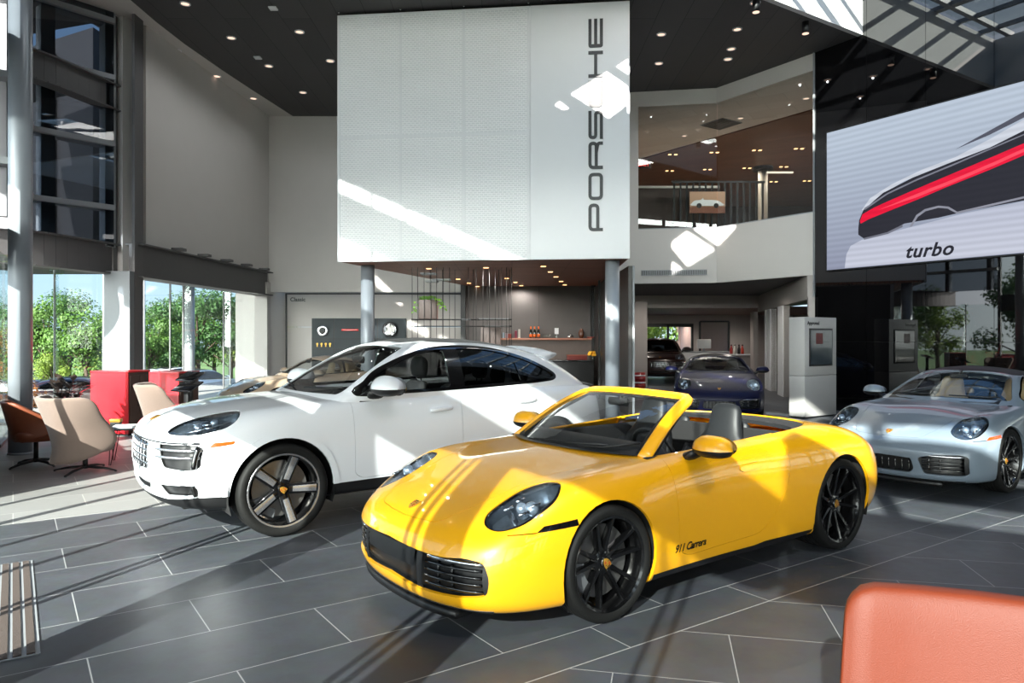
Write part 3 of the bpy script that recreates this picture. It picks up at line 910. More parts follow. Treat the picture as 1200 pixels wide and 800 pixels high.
def make_wheel(parent, R, Rr, w, style, rim='rim_black', name='wheel'):
    """wheel about local z (outer face towards +z): tyre, rim with spokes, brake, centre crest"""
    root = bpy.data.objects.new(name, None); COL.objects.link(root); root.parent = parent
    _children.setdefault(parent.name, []).append(root)
    h = R - Rr; hw = w / 2
    pr = [(Rr - .004, -hw * .86), (Rr + h * .12, -hw * .96), (Rr + h * .45, -hw * 1.04), (Rr + h * .78, -hw), (R - h * .07, -hw * .9), (R - .004, -hw * .8)]
    for g in (-.45, -.15, .15, .45):
        pr += [(R, hw * (g - .09)), (R, hw * (g - .035)), (R - .007, hw * (g - .03)), (R - .007, hw * (g + .03)), (R, hw * (g + .035)), (R, hw * (g + .09))]
    pr += [(R - .004, hw * .8), (R - h * .07, hw * .9), (Rr + h * .78, hw), (Rr + h * .72, hw * 1.025), (Rr + h * .45, hw * 1.05), (Rr + h * .12, hw * .98), (Rr - .004, hw * .9)]
    b = MB(); b.lathe(pr, n=72, closed=False); b.build('tire', M['tire'], root, sharp=40)
    # shoulder sipes
    lip = hw * .93
    b = MB()
    b.lathe([(Rr + .006, lip - .02), (Rr + .009, lip), (Rr + .003, lip + .004), (Rr - .012, lip - .004), (Rr - .02, lip - .03), (Rr - .03, lip - .07), (Rr - .035, -hw * .8), (Rr - .0, -hw * .86)], n=64)
    if style == 'ten':
        for k in range(10):
            a = k * PI / 5 + (.10 if k % 2 else -.02) + .2
            spoke_prism(b, .05, Rr - .012, .036, .024, a, lip - .055, lip - .012, .05, .03, .3)
    elif style == 'five':
        for k in range(5):
            a = k * 2 * PI / 5 + .32
            spoke_prism(b, .05, Rr - .012, .085, .088, a, lip - .045, lip - .012, .06, .045, .15)
    elif style == 'why':
        for k in range(10):
            a = k * PI / 5 + .1
            spoke_prism(b, .05, Rr * .62, .03, .026, a, lip - .05, lip - .03, .045, .035, .3)
            for d in (-.13, .13):
                spoke_prism(b, Rr * .58, Rr - .012, .022, .018, a, lip - .031, lip - .012, .035, .025, .3, a1=a + d)
    elif style == 'fuchs':
        for k in range(5):
            a = k * 2 * PI / 5 + .3
            spoke_prism(b, .03, Rr - .01, .05, .11, a, lip - .03, lip - .015, .03, .02, .3)
    b.lathe([(.0, lip - .05), (.055, lip - .05), (.075, lip - .06), (.08, lip - .11), (0, lip - .12)], n=32)
    b.build('rim', M[rim], root, sharp=35)
    if style == 'five':
        b = MB()
        for k in range(5):
            a = k * 2 * PI / 5 + .32
            spoke_prism(b, .085, Rr - .02, .046, .056, a, lip - .036, lip - .0075, .006, .006, .3)
        b.lathe([(Rr - .008, lip + .0025), (Rr + .005, lip + .0055), (Rr + .0105, lip + .001)], n=64)
        b.build('spoke_face', M['rim_silver'], root, sharp=30)
    b = MB()
    for k in range(5):
        a = k * 2 * PI / 5 + .9
        b.cyl((.055 * math.cos(a), .055 * math.sin(a), lip - .058), (.055 * math.cos(a), .055 * math.sin(a), lip - .042), .0115, n=8)
    b.cyl((0, 0, lip - .06), (0, 0, lip - .034), .036, n=24); b.build('wheel_bolts', M[rim], root)
    T = Matrix.Translation((0, 0, lip - .034)) @ Matrix.Rotation(PI, 4, 'Z')
    crest_mesh(.056, T).build('center_cap', CREST(), root)
    b = MB(); b.lathe([(.07, -.005), (Rr * .78, -.005), (Rr * .78, .02), (.07, .02)], n=48, closed=True); b.lathe([(.0, .02), (.085, .02), (.09, -.03)], n=24)
    b.build('brake_disc', M['disc'], root, sharp=30)
    b = MB()
    pts = []
    for i in range(7):
        a = -.5 + i / 6; a += PI * .97
        pts.append([(r * math.cos(a), r * math.sin(a), z) for r, z in ((Rr * .55, -.03), (Rr * .84, -.03), (Rr * .86, .03), (Rr * .8, .05), (Rr * .56, .05))])
    for i in range(6):
        for j in range(5):
            l = (j + 1) % 5
            b.add([pts[i][j], pts[i][l], pts[i + 1][l], pts[i + 1][j]], [(0, 1, 2, 3)])
    b.add(pts[0], [(0, 1, 2, 3, 4)]); b.add(pts[6], [(4, 3, 2, 1, 0)])
    b.build('brake_caliper', M['caliper'], root, sharp=30)
    return root

def wheel_at(w, x, y, z, left, rot=0.0, steer=0.0):
    """left wheels face +y, right wheels -y"""
    w.location = (x, y, z)
    m = Matrix.Rotation(-PI / 2 if left else PI / 2, 3, 'X')
    w.rotation_euler = (Matrix.Rotation(steer, 3, 'Z') @ m @ Matrix.Rotation(rot, 3, 'Z')).to_euler()

def rings(b, R, caps=True, smooth=True):
    k = len(R[0]); vs = [p for r in R for p in r]; fs = []
    for i in range(len(R) - 1):
        for j in range(k):
            l = (j + 1) % k
            fs.append((i * k + j, i * k + l, (i + 1) * k + l, (i + 1) * k + j))
    b.add(vs, fs, smooth)
    if caps: b.add(vs, [tuple(range(k - 1, -1, -1)), tuple((len(R) - 1) * k + j for j in range(k))], smooth)

def super_ring(c, ux, uy, a, bb, e=3.0, n=20):
    c = Vector(c); ux = Vector(ux); uy = Vector(uy); r = []
    for i in range(n):
        t = 2 * PI * i / n
        ct, st = math.cos(t), math.sin(t)
        r.append(c + ux * (a * math.copysign(abs(ct) ** (2 / e), ct)) + uy * (bb * math.copysign(abs(st) ** (2 / e), st)))
    return r

def bucket_seat(parent, x, y, z, mat, sport=True, scale=1.0, name='seat', back=-1):
    """x: where the backrest meets the cushion; the seat faces -x"""
    b = MB(); s = scale
    R = []
    for px, pz, w, t in ((-.50, .05, .20, .05), (-.46, .07, .24, .085), (-.30, .06, .255, .10), (-.10, .05, .255, .10), (.02, .06, .24, .09), (.06, .08, .2, .05)):
        R.append(super_ring((x + px * s, y, z + pz * s), (0, 1, 0), (0, 0, 1), w * s, t * s, 3.2))
    rings(b, R)
    for sd in (-1, 1):
        R = []
        for px, w, t in ((-.44, .02, .03), (-.35, .045, .07), (-.1, .05, .085), (.02, .04, .06)):
            R.append(super_ring((x + px * s, y + sd * .235 * s, z + .12 * s), (0, 1, 0), (0, 0, 1), w * s, t * s, 2.5, 12))
        rings(b, R)
    R = []
    if sport:
        prof = ((.03, .05, .20, .07), (.06, .12, .245, .08), (.10, .28, .265, .075), (.15, .44, .265, .07), (.19, .54, .235, .065), (.215, .62, .165, .06), (.235, .70, .14, .055), (.255, .80, .125, .05), (.265, .84, .10, .035), (.267, .852, .05, .015))
    else:
        prof = ((.03, .05, .20, .07), (.07, .14, .25, .085), (.11, .28, .26, .08), (.16, .44, .25, .075), (.19, .54, .22, .07), (.2, .58, .15, .04))
    for px, pz, w, t in prof:
        R.append(super_ring((x + px * s, y, z + pz * s), (0, 1, 0), (.96, 0, -.28), w * s, t * s, 3.0))
    rings(b, R)
    for sd in (-1, 1):
        R = []
        for px, pz, w, t in ((-.0, .14, .02, .04), (.02, .2, .045, .075), (.07, .36, .045, .07), (.13, .5, .03, .04)):
            R.append(super_ring((x + px * s - .03, y + sd * .225 * s, z + pz * s), (0, 1, 0), (.96, 0, -.28), w * s, t * s, 2.5, 12))
        rings(b, R)
    o = b.build(name, M[mat], parent)
    if not sport:
        b = MB(); R = []
        for px, pz, w, t in ((.2, .60, .05, .02), (.205, .62, .13, .05), (.205, .70, .15, .065), (.215, .78, .14, .06), (.22, .82, .10, .04), (.221, .835, .04, .012)):
            R.append(super_ring((x + px * s, y, z + pz * s + .02), (0, 1, 0), (.96, 0, -.28), w * s, t * s, 2.6))
        rings(b, R)
        for sd in (-1, 1): b.cyl((x + .2 * s, y + sd * .05, z + .52 * s), (x + .205 * s, y + sd * .05, z + .66 * s), .008, n=8)
        b.build('headrest', M[mat], o)
    return o

def steering_wheel(parent, x, y, z, r=.185):
    b = MB()
    T = frame_M((x, y, z), (.9, 0, .42), (0, 1, 0))
    pts = [T @ Vector((r * math.cos(2 * PI * i / 32), r * math.sin(2 * PI * i / 32), 0)) for i in range(32)]
    b.tube(pts, .016, 10, closed=True)
    for a in (0, PI, -PI / 2):
        b.tube([T @ Vector((.03 * math.cos(a), .03 * math.sin(a), -.02)), T @ Vector((r * math.cos(a), r * math.sin(a), 0))], .013, 8)
    b.cyl(T @ Vector((0, 0, -.05)), T @ Vector((0, 0, .0)), .055, .045, n=20)
    b.cyl(T @ Vector((0, 0, -.3)), T @ Vector((0, 0, -.04)), .03, n=12)
    return b.build('steering_wheel', M['leather_black'], parent)

def wing_mirror(parent, p, body, sd, s=1.0):
    """door mirror: painted cap, black foot and lower shell, mirror glass"""
    px, py, pz = p
    b = MB(); R = []
    for t in range(9):
        f = -1 + t / 4
        k = math.sqrt(max(0.0, 1 - abs(f) ** 2.6)) * .96 + .04
        cy = py + sd * f * .125 * s
        R.append([(px + .02 * abs(f) * s + .085 * s * k * math.cos(a), cy, pz + .078 * s * k * math.sin(a) * (1.0 if a <= PI else .0) + .006) for a in [PI * i / 12 for i in range(13)]])
    b.grid(R, flip=sd < 0)
    root = b.build('mirror_cap', M[body] if isinstance(body, str) else body, parent)
    b = MB(); R = []
    for t in range(9):
        f = -1 + t / 4
        k = math.sqrt(max(0.0, 1 - abs(f) ** 2.6)) * .96 + .04
        cy = py + sd * f * .125 * s
        R.append([(px + .02 * abs(f) * s + .085 * s * k * math.cos(a), cy, pz + .045 * s * k * math.sin(a) + .004) for a in [PI + PI * i / 10 for i in range(11)]])
    b.grid(R)
    R = []
    for f in (0, .5, 1):
        R.append(super_ring((px - .01 + .03 * f, py - sd * (.09 + .13 * f) * s, pz - (.025 + .055 * f) * s), (1, 0, 0), (0, sd * .3, .95), (.06 - .01 * f) * s, (.03 + .012 * f) * s, 2.5, 14))
    rings(b, R)
    b.build('mirror_foot', M['trim_black'], parent)
    b = MB()
    b.prism([(x, y) for x, y in [(.11 * s * math.cos(2 * PI * i / 20), .055 * s * math.sin(2 * PI * i / 20)) for i in range(20)]], 0, .004, frame_M((px + .078 * s, py, pz + .02), (1, 0, 0), (0, 1, 0)))
    b.build('mirror_glass', M['chrome'], root)
    return root

def wheel_well(parent, x, z, r, y0, y1):
    b = MB()
    for sd in (1, -1):
        P = []
        for i in range(19):
            a = -.35 + (PI + .7) * i / 18
            P.append([(x + r * math.cos(a), sd * y0, z + r * math.sin(a)), (x + r * math.cos(a), sd * y1, z + r * math.sin(a))])
        b.grid(P)
        b.add([(x + r * math.cos(a), sd * y1, z + r * math.sin(a)) for a in [-.35 + (PI + .7) * i / 18 for i in range(19)]], [tuple(range(19))])
    return b.build('wheel_housing', M['liner'], parent, recalc=False)
# ------------------------------------------------------------------ the low rear-engined sports car
def sport_net():
    Z0 = .125
    st = []
    def row(*p): st.append(list(p))
    row((-.55, 0, Z0), (-.80, 0, Z0), (-.955, 0, .165), (-.978, 0, .255), (-.985, 0, .36), (-.982, 0, .455), (-.955, 0, .52), (-.91, 0, .565), (-.85, 0, .605), (-.78, 0, .64), (-.70, 0, .672))
    row((-.50, 0, Z0), (-.77, .28, Z0), (-.945, .29, .165), (-.968, .29, .255), (-.975, .295, .36), (-.970, .295, .455), (-.94, .29, .525), (-.885, .285, .575), (-.82, .25, .62), (-.73, .17, .66), (-.60, 0, .71))
    row((-.42, 0, Z0), (-.70, .52, Z0), (-.885, .55, .165), (-.91, .56, .255), (-.918, .565, .36), (-.905, .565, .46), (-.865, .56, .545), (-.80, .54, .61), (-.71, .45, .658), (-.61, .28, .70), (-.48, 0, .752))
    row((-.34, 0, Z0), (-.60, .66, Z0), (-.775, .72, .165), (-.80, .745, .26), (-.81, .76, .36), (-.79, .765, .465), (-.745, .755, .54), (-.665, .715, .612), (-.56, .55, .695), (-.47, .33, .745), (-.36, 0, .79))
    row((-.25, 0, Z0), (-.48, .73, Z0), (-.60, .82, .165), (-.615, .85, .27), (-.615, .86, .38), (-.605, .857, .50), (-.575, .828, .62), (-.50, .745, .742), (-.41, .575, .765), (-.33, .34, .788), (-.24, 0, .825))
    row((-.1, 0, Z0), (-.30, .78, Z0), (-.37, .87, .165), (-.375, .895, .28), (-.375, .90, .40), (-.37, .895, .54), (-.35, .86, .71), (-.31, .76, .828), (-.25, .585, .805), (-.19, .34, .82), (-.12, 0, .852))
    row((.02, 0, Z0), (-.10, .80, Z0), (-.12, .885, .165), (-.12, .91, .29), (-.12, .915, .42), (-.12, .91, .58), (-.12, .875, .75), (-.10, .765, .862), (-.07, .60, .835), (-.04, .34, .848), (.0, 0, .873))
    row((.15, 0, Z0), (.12, .80, Z0), (.13, .885, .165), (.13, .905, .29), (.13, .91, .43), (.13, .91, .60), (.13, .877, .768), (.13, .772, .872), (.14, .61, .855), (.15, .34, .868), (.16, 0, .888))
    row((.38, 0, Z0), (.38, .80, Z0), (.38, .87, .165), (.38, .89, .29), (.38, .893, .44), (.38, .895, .61), (.38, .868, .775), (.38, .78, .872), (.38, .63, .872), (.36, .34, .89), (.34, 0, .905))
    row((.65, 0, Z0), (.65, .80, Z0), (.65, .855, .165), (.65, .872, .29), (.65, .876, .44), (.65, .878, .62), (.65, .856, .79), (.65, .79, .888), (.65, .66, .90), (.58, .34, .915), (.54, 0, .925))
    row((.98, 0, Z0), (.98, .80, Z0), (.98, .85, .165), (.98, .864, .29), (.98, .870, .44), (.98, .870, .63), (.98, .852, .80), (.98, .795, .90), (.98, .67, .918), (.98, .34, .93), (.98, 0, .935))
    row((1.32, 0, Z0), (1.32, .80, Z0), (1.32, .852, .165), (1.32, .868, .29), (1.32, .876, .44), (1.32, .875, .64), (1.32, .856, .815), (1.32, .80, .915), (1.32, .675, .935), (1.32, .34, .945), (1.32, 0, .95))
    row((1.66, 0, Z0), (1.66, .80, Z0), (1.66, .86, .17), (1.66, .885, .29), (1.66, .896, .45), (1.66, .895, .65), (1.66, .872, .83), (1.66, .805, .93), (1.66, .68, .952), (1.66, .34, .962), (1.66, 0, .966))
    row((2.0, 0, Z0), (2.0, .80, Z0), (2.0, .875, .175), (2.0, .91, .30), (2.0, .925, .47), (2.0, .925, .66), (2.0, .90, .85), (2.0, .81, .95), (2.0, .68, .968), (2.0, .34, .982), (2.0, 0, .988))
    row((2.3, 0, .16), (2.3, .80, .16), (2.3, .89, .19), (2.3, .925, .31), (2.3, .94, .48), (2.3, .94, .67), (2.3, .912, .86), (2.3, .81, .96), (2.3, .66, .968), (2.3, .34, .982), (2.3, 0, .988))
    row((2.58, 0, .17), (2.58, .79, .17), (2.58, .89, .2), (2.58, .925, .32), (2.58, .94, .49), (2.58, .94, .67), (2.58, .905, .85), (2.58, .79, .945), (2.58, .62, .952), (2.58, .32, .965), (2.58, 0, .97))
    row((2.85, 0, .19), (2.85, .77, .19), (2.87, .87, .22), (2.88, .91, .33), (2.88, .925, .49), (2.87, .92, .66), (2.85, .88, .825), (2.83, .75, .905), (2.83, .57, .915), (2.84, .3, .93), (2.85, 0, .935))
    row((3.1, 0, .21), (3.05, .73, .21), (3.03, .825, .24), (3.05, .865, .34), (3.06, .88, .49), (3.04, .875, .65), (3.02, .82, .785), (3.02, .695, .85), (3.04, .52, .868), (3.08, .28, .885), (3.1, 0, .892))
    row((3.2, 0, .22), (3.2, .64, .22), (3.26, .72, .25), (3.285, .75, .35), (3.295, .76, .49), (3.275, .755, .64), (3.24, .72, .755), (3.20, .62, .815), (3.22, .46, .832), (3.24, .25, .845), (3.26, 0, .85))
    row((3.28, 0, .22), (3.3, .38, .22), (3.40, .42, .25), (3.43, .44, .35), (3.44, .445, .49), (3.422, .44, .64), (3.43, .42, .745), (3.37, .37, .795), (3.34, .27, .815), (3.34, .15, .825), (3.35, 0, .83))
    row((3.33, 0, .22), (3.36, 0, .22), (3.45, 0, .25), (3.475, 0, .35), (3.485, 0, .49), (3.47, 0, .64), (3.47, 0, .745), (3.42, 0, .79), (3.40, 0, .81), (3.395, 0, .82), (3.39, 0, .825))
    return st

def coupe_net():
    """glasshouse of the closed car, front centre round to rear centre"""
    st = []
    st.append([(.15, 0, .84), (.37, 0, .91), (.62, 0, 1.045), (.88, 0, 1.175), (1.08, 0, 1.255), (1.25, 0, 1.285), (1.45, 0, 1.30)])
    st.append([(.17, .28, .84), (.39, .27, .91), (.64, .255, 1.045), (.90, .235, 1.172), (1.10, .21, 1.25), (1.27, .16, 1.282), (1.48, 0, 1.30)])
    st.append([(.24, .53, .84), (.45, .52, .905), (.69, .475, 1.035), (.94, .42, 1.16), (1.13, .37, 1.237), (1.31, .28, 1.274), (1.52, 0, 1.30)])
    st.append([(.36, .72, .84), (.54, .685, .90), (.76, .61, 1.025), (1.0, .535, 1.145), (1.18, .475, 1.22), (1.36, .36, 1.265), (1.56, 0, 1.298)])
    st.append([(.46, .79, .84), (.61, .74, .90), (.83, .665, 1.02), (1.06, .59, 1.135), (1.24, .53, 1.21), (1.43, .41, 1.26), (1.6, 0, 1.296)])
    st.append([(.6, .80, .85), (.75, .76, .905), (.95, .69, 1.02), (1.16, .615, 1.13), (1.34, .55, 1.205), (1.5, .43, 1.255), (1.65, 0, 1.293)])
    st.append([(1.05, .81, .86), (1.12, .77, .92), (1.22, .70, 1.03), (1.35, .63, 1.13), (1.5, .56, 1.205), (1.62, .44, 1.25), (1.74, 0, 1.288)])
    st.append([(1.55, .81, .87), (1.55, .77, .94), (1.6, .70, 1.04), (1.66, .63, 1.13), (1.74, .555, 1.195), (1.8, .43, 1.235), (1.88, 0, 1.272)])
    st.append([(2.0, .80, .89), (1.98, .755, .955), (1.97, .69, 1.04), (1.98, .62, 1.115), (2.0, .54, 1.165), (2.03, .42, 1.20), (2.06, 0, 1.24)])
    st.append([(2.45, .74, .88), (2.38, .70, .95), (2.32, .64, 1.02), (2.28, .575, 1.075), (2.27, .50, 1.115), (2.27, .38, 1.15), (2.28, 0, 1.18)])
    st.append([(2.85, .62, .84), (2.74, .585, .925), (2.63, .535, .99), (2.56, .48, 1.035), (2.53, .42, 1.065), (2.51, .31, 1.09), (2.48, 0, 1.12)])
    st.append([(3.1, .36, .80), (2.98, .34, .90), (2.83, .31, .96), (2.73, .28, 1.005), (2.68, .24, 1.03), (2.65, .18, 1.05), (2.61, 0, 1.07)])
    st.append([(3.18, 0, .80), (3.05, 0, .90), (2.90, 0, .96), (2.79, 0, 1.0), (2.74, 0, 1.025), (2.71, 0, 1.04), (2.69, 0, 1.05)])
    return st

SPORT = {}
def sport_surf():
    if 's' not in SPORT:
        SPORT['s'] = Surf(sport_net()); SPORT['g'] = Surf(coupe_net(), mirror_v0=False)
    return SPORT['s'], SPORT['g']

def cutp(sk, name, pts, axis, gap=.0025, extra=(), step=.06, closed=True, only=None, facing=None, gapname='gap'):
    """cut a named panel from projected 2-D points (plus parameter-space points), with a shut line round it"""
    s = sk.s
    base = dens(pts, step, closed=closed and not extra)
    if gap:
        big = ring_poly(base + (base[-1:] if False else []), gap) if not extra else None
        if big is None:
            P = [np.array(p) for p in base]; big = []
            c = np.mean(P, 0)
            for i in range(len(P)):
                a = P[max(i - 1, 0)]; b = P[min(i + 1, len(P) - 1)]
                t = (b - a) / max(np.linalg.norm(b - a), 1e-9); n = np.array([t[1], -t[0]])
                if np.dot(n, P[i] - c) < 0: n = -n
                big.append(tuple(P[i] + n * gap))
        sk.cut(gapname, s.inv(big, axis, facing) + list(extra), only)
        sk.cut(name, s.inv(base, axis, facing) + list(extra), only=[gapname])
    else:
        sk.cut(name, s.inv(base, axis, facing) + list(extra), only)

def arch(sk, x, z, r, u_pad=.0, zmin=.165):
    s = sk.s
    a0 = math.asin(max(-1, (zmin - z) / r))
    n = 26
    pts = [(x + r * math.cos(PI - a0 - (PI - 2 * a0) * i / n), z + r * math.sin(a0 + (PI - 2 * a0) * i / n)) for i in range(n + 1)]
    pts = [(x - r * math.cos(a0 + (PI - 2 * a0) * i / n), z + r * math.sin(a0 + (PI - 2 * a0) * i / n)) for i in range(n + 1)]
    uv = s.inv(pts, 'y')
    sk.cut('arch', uv + [(uv[-1][0], 1.0), (uv[0][0], 1.0)])

def headlight_fill(car, s, sk, name, c, axis_n, scale=1.0, tubes=True, up=None):
    """reflector bowl pieces standing behind the lens"""
    for sd in (1, -1):
        p, n = s.on(c[0], c[1], 'z')
        m = Vector((1, sd, 1))
        P = Vector((p.x, p.y * sd, p.z)); NN = Vector((n.x, n.y * sd, n.z))
        fwd = Vector((-.92, .25 * sd, .3)).normalized()
        b = MB()
        for i, (dx, dy, dz, r) in enumerate(((.02, .045, -.045, .042), (.02, -.045, -.06, .036))):
            q = P + Vector((dx, sd * dy, dz)) * scale
            b.sphere((q.x, q.y, q.z), r * scale, 18, 12)
        b.build('projector_lens', M['led'], car)
        b = MB()
        for i in range(4):
            q = P + Vector((-.06 + .085 * (i // 2), sd * (.07 - .14 * (i % 2)), -.022 - .035 * (1 - i // 2))) * scale
            b.tube([q + Vector((-.03, sd * .0, -.004)) * scale, q + Vector((.03, sd * .01, .012)) * scale], .0075 * scale, 8)
        b.tube([P + Vector((-.09, sd * .03, -.095)) * scale, P + Vector((-.03, -sd * .09, -.055)) * scale], .006 * scale, 8)
        b.tube([P + Vector((-.10, sd * .06, -.12)) * scale, P + Vector((-.06, -sd * .07, -.085)) * scale], .006 * scale, 8)
        b.build('daytime_lamp', M['chrome'], car)

def sport_car(name, label, paint, loc, rz, cabrio, seats, rim_style, front='carrera', script=None, amber=False, simple=False, glass_mat='car_glass'):
    s, g = sport_surf()
    car = thing(name, label, 'car', loc, rz)
    sk = Skin(s, 5, 5)
    B = M[paint]
    nv = s.nv - 1
    arch(sk, 0, .338, .370, zmin=.135); arch(sk, 2.45, .352, .392, zmin=.135)
    # hood: straight leading edge, sides run in past the lamps to the screen corners
    hood = [(-.875, 0), (-.868, .15), (-.845, .31), (-.815, .355), (-.70, .405), (-.5, .455), (-.25, .515), (.0, .57), (.22, .605), (.38, .60), (.33, .45), (.28, .25), (.265, 0)]
    uv0 = s.inv([hood[0]], 'z')[0]; uv1 = s.inv([hood[-1]], 'z')[0]
    cutp(sk, 'hood', hood, 'z', .003, extra=[(uv1[0], nv + .2), (-.2, nv + .2), (-.2, uv0[1])])
    door = [(.555, .83)] + round_poly([(.555, .83), (.60, .30), (.70, .265), (1.45, .285), (1.60, .40), (1.74, .62), (1.775, .76), (1.735, .87)], [.0, .08, .05, .16, .12, .1, .08, .0])[6:-6] + [(1.735, .87)]
    ua, ub = s.inv([door[0], door[-1]], 'y')
    cutp(sk, 'door', door, 'y', .0025, step=.05, extra=[(ub[0] - .1, 7.9), (ua[0], 7.9)])
    # lamps: ovals laid back on the wing tops
    LP = ((.73, .0, .68), (.18, -.95, .0), (-.485, .674, .71))
    lamp = smooth_poly([(.232, -.01), (.205, .065), (.11, .112), (-.02, .122), (-.14, .10), (-.215, .035), (-.212, -.045), (-.13, -.105), (0, -.124), (.12, -.115), (.205, -.07)], 4)
    lamp_rim = ring_poly(lamp, .010)
    sk.cut('lamp_rim', s.inv(lamp_rim, LP, -1)); sk.cut('lamp', s.inv(lamp, LP, -1))
    # front intakes
    if front == 'carrera':
        it = round_poly([(0, .468), (.32, .455), (.50, .45), (.64, .468), (.735, .455), (.765, .37), (.745, .275), (.64, .255), (.45, .245), (.30, .24), (0, .26)], [0, .03, .1, .03, .03, .05, .03, .05, .05, .05, 0])
        cutp(sk, 'intake', it, 'x', 0, extra=[(-.2, s.inv([(0, .26)], 'x')[0][1]), (-.2, s.inv([(0, .468)], 'x')[0][1])], step=.04)
    else:
        it = round_poly([(0, .40), (.30, .39), (.33, .28), (.28, .235), (0, .235)], [0, .02, .03, .02, 0])
        cutp(sk, 'intake', it, 'x', 0, extra=[(-.2, s.inv([(0, .235)], 'x')[0][1]), (-.2, s.inv([(0, .40)], 'x')[0][1])], step=.04)
        it2 = round_poly([(.36, .40), (.5, .445), (.72, .455), (.775, .43), (.775, .26), (.72, .235), (.42, .24)], .025)
        cutp(sk, 'intake_side', it2, 'x', 0, step=.04)
    # lower black lip and sill
    for nm, x0, x1, z in (('lip', -2, -.40, .185), ('sill', .36, 2.08, .205)):
        if nm == 'lip':
            uvs = s.inv([(y, .182) for y in (0, .2, .4, .55, .66)], 'x') + s.inv([(x, .182 - .04 * k) for k, x in enumerate((-.72, -.66))], 'y')
            sk.cut('lip', [(-.2, uvs[0][1])] + uvs + [(uvs[-1][0], 0.6), (-.2, .6)], only=['none'] if False else None)
        else:
            uvs = s.inv([(x, z + .012 * (x > 1.5)) for x in np.linspace(x0, x1, 16)], 'y')
            sk.cut('sill', uvs + [(uvs[-1][0], .6), (uvs[0][0], .6)])
    # side marker
    mk = [(-.52, .592), (-.255, .604), (-.262, .638), (-.47, .622)]
    sk.cut('marker', s.inv(dens(mk, .05), 'y'))
    # rear: light strip and lower valance
    uvs = s.inv([(y, .70) for y in (0, .2, .4, .6, .70)], 'x', 1) + s.inv([(3.2, .70), (3.1, .705)], 'y')
    uvt = s.inv([(y, .735) for y in (0, .2, .4, .6, .70)], 'x', 1) + s.inv([(3.2, .745), (3.08, .75)], 'y')
    sk.cut('tail_light', [(s.nu, uvs[0][1])] + uvs + uvt[::-1] + [(s.nu, uvt[0][1])])
    # cabin opening and cover behind the seats
    if cabrio:
        cab = [(.30, 0), (.36, .40), (.50, .66), (.62, .715), (1.0, .735), (1.5, .745), (1.85, .745), (2.0, .735), (2.12, .66), (2.16, .4), (2.17, 0)]
        ton = [(1.8, 0), (1.75, .752), (2.0, .748), (2.2, .712), (2.38, .615), (2.5, .50), (2.58, .35), (2.615, .18), (2.625, 0)]
        u0, u1 = s.inv([(1.75, 0), (2.625, 0)], 'z')
        cutp(sk, 'tonneau', smooth_poly(ton[1:], 3, False), 'z', .004, extra=[(u1[0], nv + .2), (u0[0], nv + .2)])
        lid = [(2.30, .735), (2.75, .70), (2.9, .60), (2.99, .4), (3.02, 0)]
    else:
        cab = [(.42, 0), (.46, .40), (.58, .62), (.70, .67), (1.0, .68), (1.5, .68), (1.85, .66), (1.95, .62), (2.0, .45), (2.0, 0)]
    u0, u1 = s.inv([cab[0], cab[-1]], 'z')
    cutp(sk, 'hole', smooth_poly(cab, 3, False), 'z', 0, extra=[(u1[0], nv + .2), (u0[0], nv + .2)])
    # bumper parting line from the lamp foot to the wheel arch
    bl = [(-.47, .60), (-.36, .612), (-.36, .607), (-.47, .595)]
    sk.cut('gap', s.inv(dens([(-.66, .588), (-.60, .592), (-.515, .594), (-.515, .589), (-.60, .587), (-.66, .583)], .05), 'y'))
    hd = round_poly([(1.22, .745), (1.24, .772), (1.42, .782), (1.45, .765), (1.43, .74), (1.26, .728)], .012)
    cutp(sk, 'handle', hd, 'y', .002, step=.03)

    sk.ids.setdefault('none', 0)
    body = sk.piece
    # everything still unlabelled is the painted shell
    sk.ids['shell'] = 0
    body('shell', 'body_shell', B, car, skirt=.02)
    body('hood', 'hood', B, car)
    body('door', 'door', B, car, mirror='pair')
    body('handle', 'door_handle', B, car, off=.006, mirror='pair')
    body('lamp_rim', 'headlight_rim', M['gloss_black'], car, off=-.006, mirror='pair', skirt=.02)
    body('lamp', 'headlight_lens', M['lens'], car, off=.0, mirror='pair', skirt=.0)
    body('lamp', 'headlight_bowl', M['lamp_inner'], car, off=-.085, mirror='pair', skirt=-.064)
    headlight_fill(car, s, sk, 'lamp', (-.475, .672), None)
    body('intake', 'front_intake', M['trim_black'], car, off=-.045, skirt=-.024)
    if front != 'carrera': body('intake_side', 'side_intake', M['trim_black'], car, off=-.045, skirt=-.024, mirror='pair')
    body('lip', 'front_lip', M['trim_black'], car, off=.004)
    body('sill', 'sill', M['trim_black'], car, off=-.002, mirror='pair')
    body('marker', 'side_marker', M['amber'] if amber else M['gloss_black'], car, off=.002, mirror='pair')
    body('tail_light', 'tail_light', M['red_lens'], car, off=.002)
    if cabrio:
        body('tonneau', 'tonneau_cover', M['leather_black'], car, off=-.012, skirt=.03)
    # intake slats, struts and the bright blade
    y0, y1 = (.37, .735) if front == 'carrera' else (.40, .75)
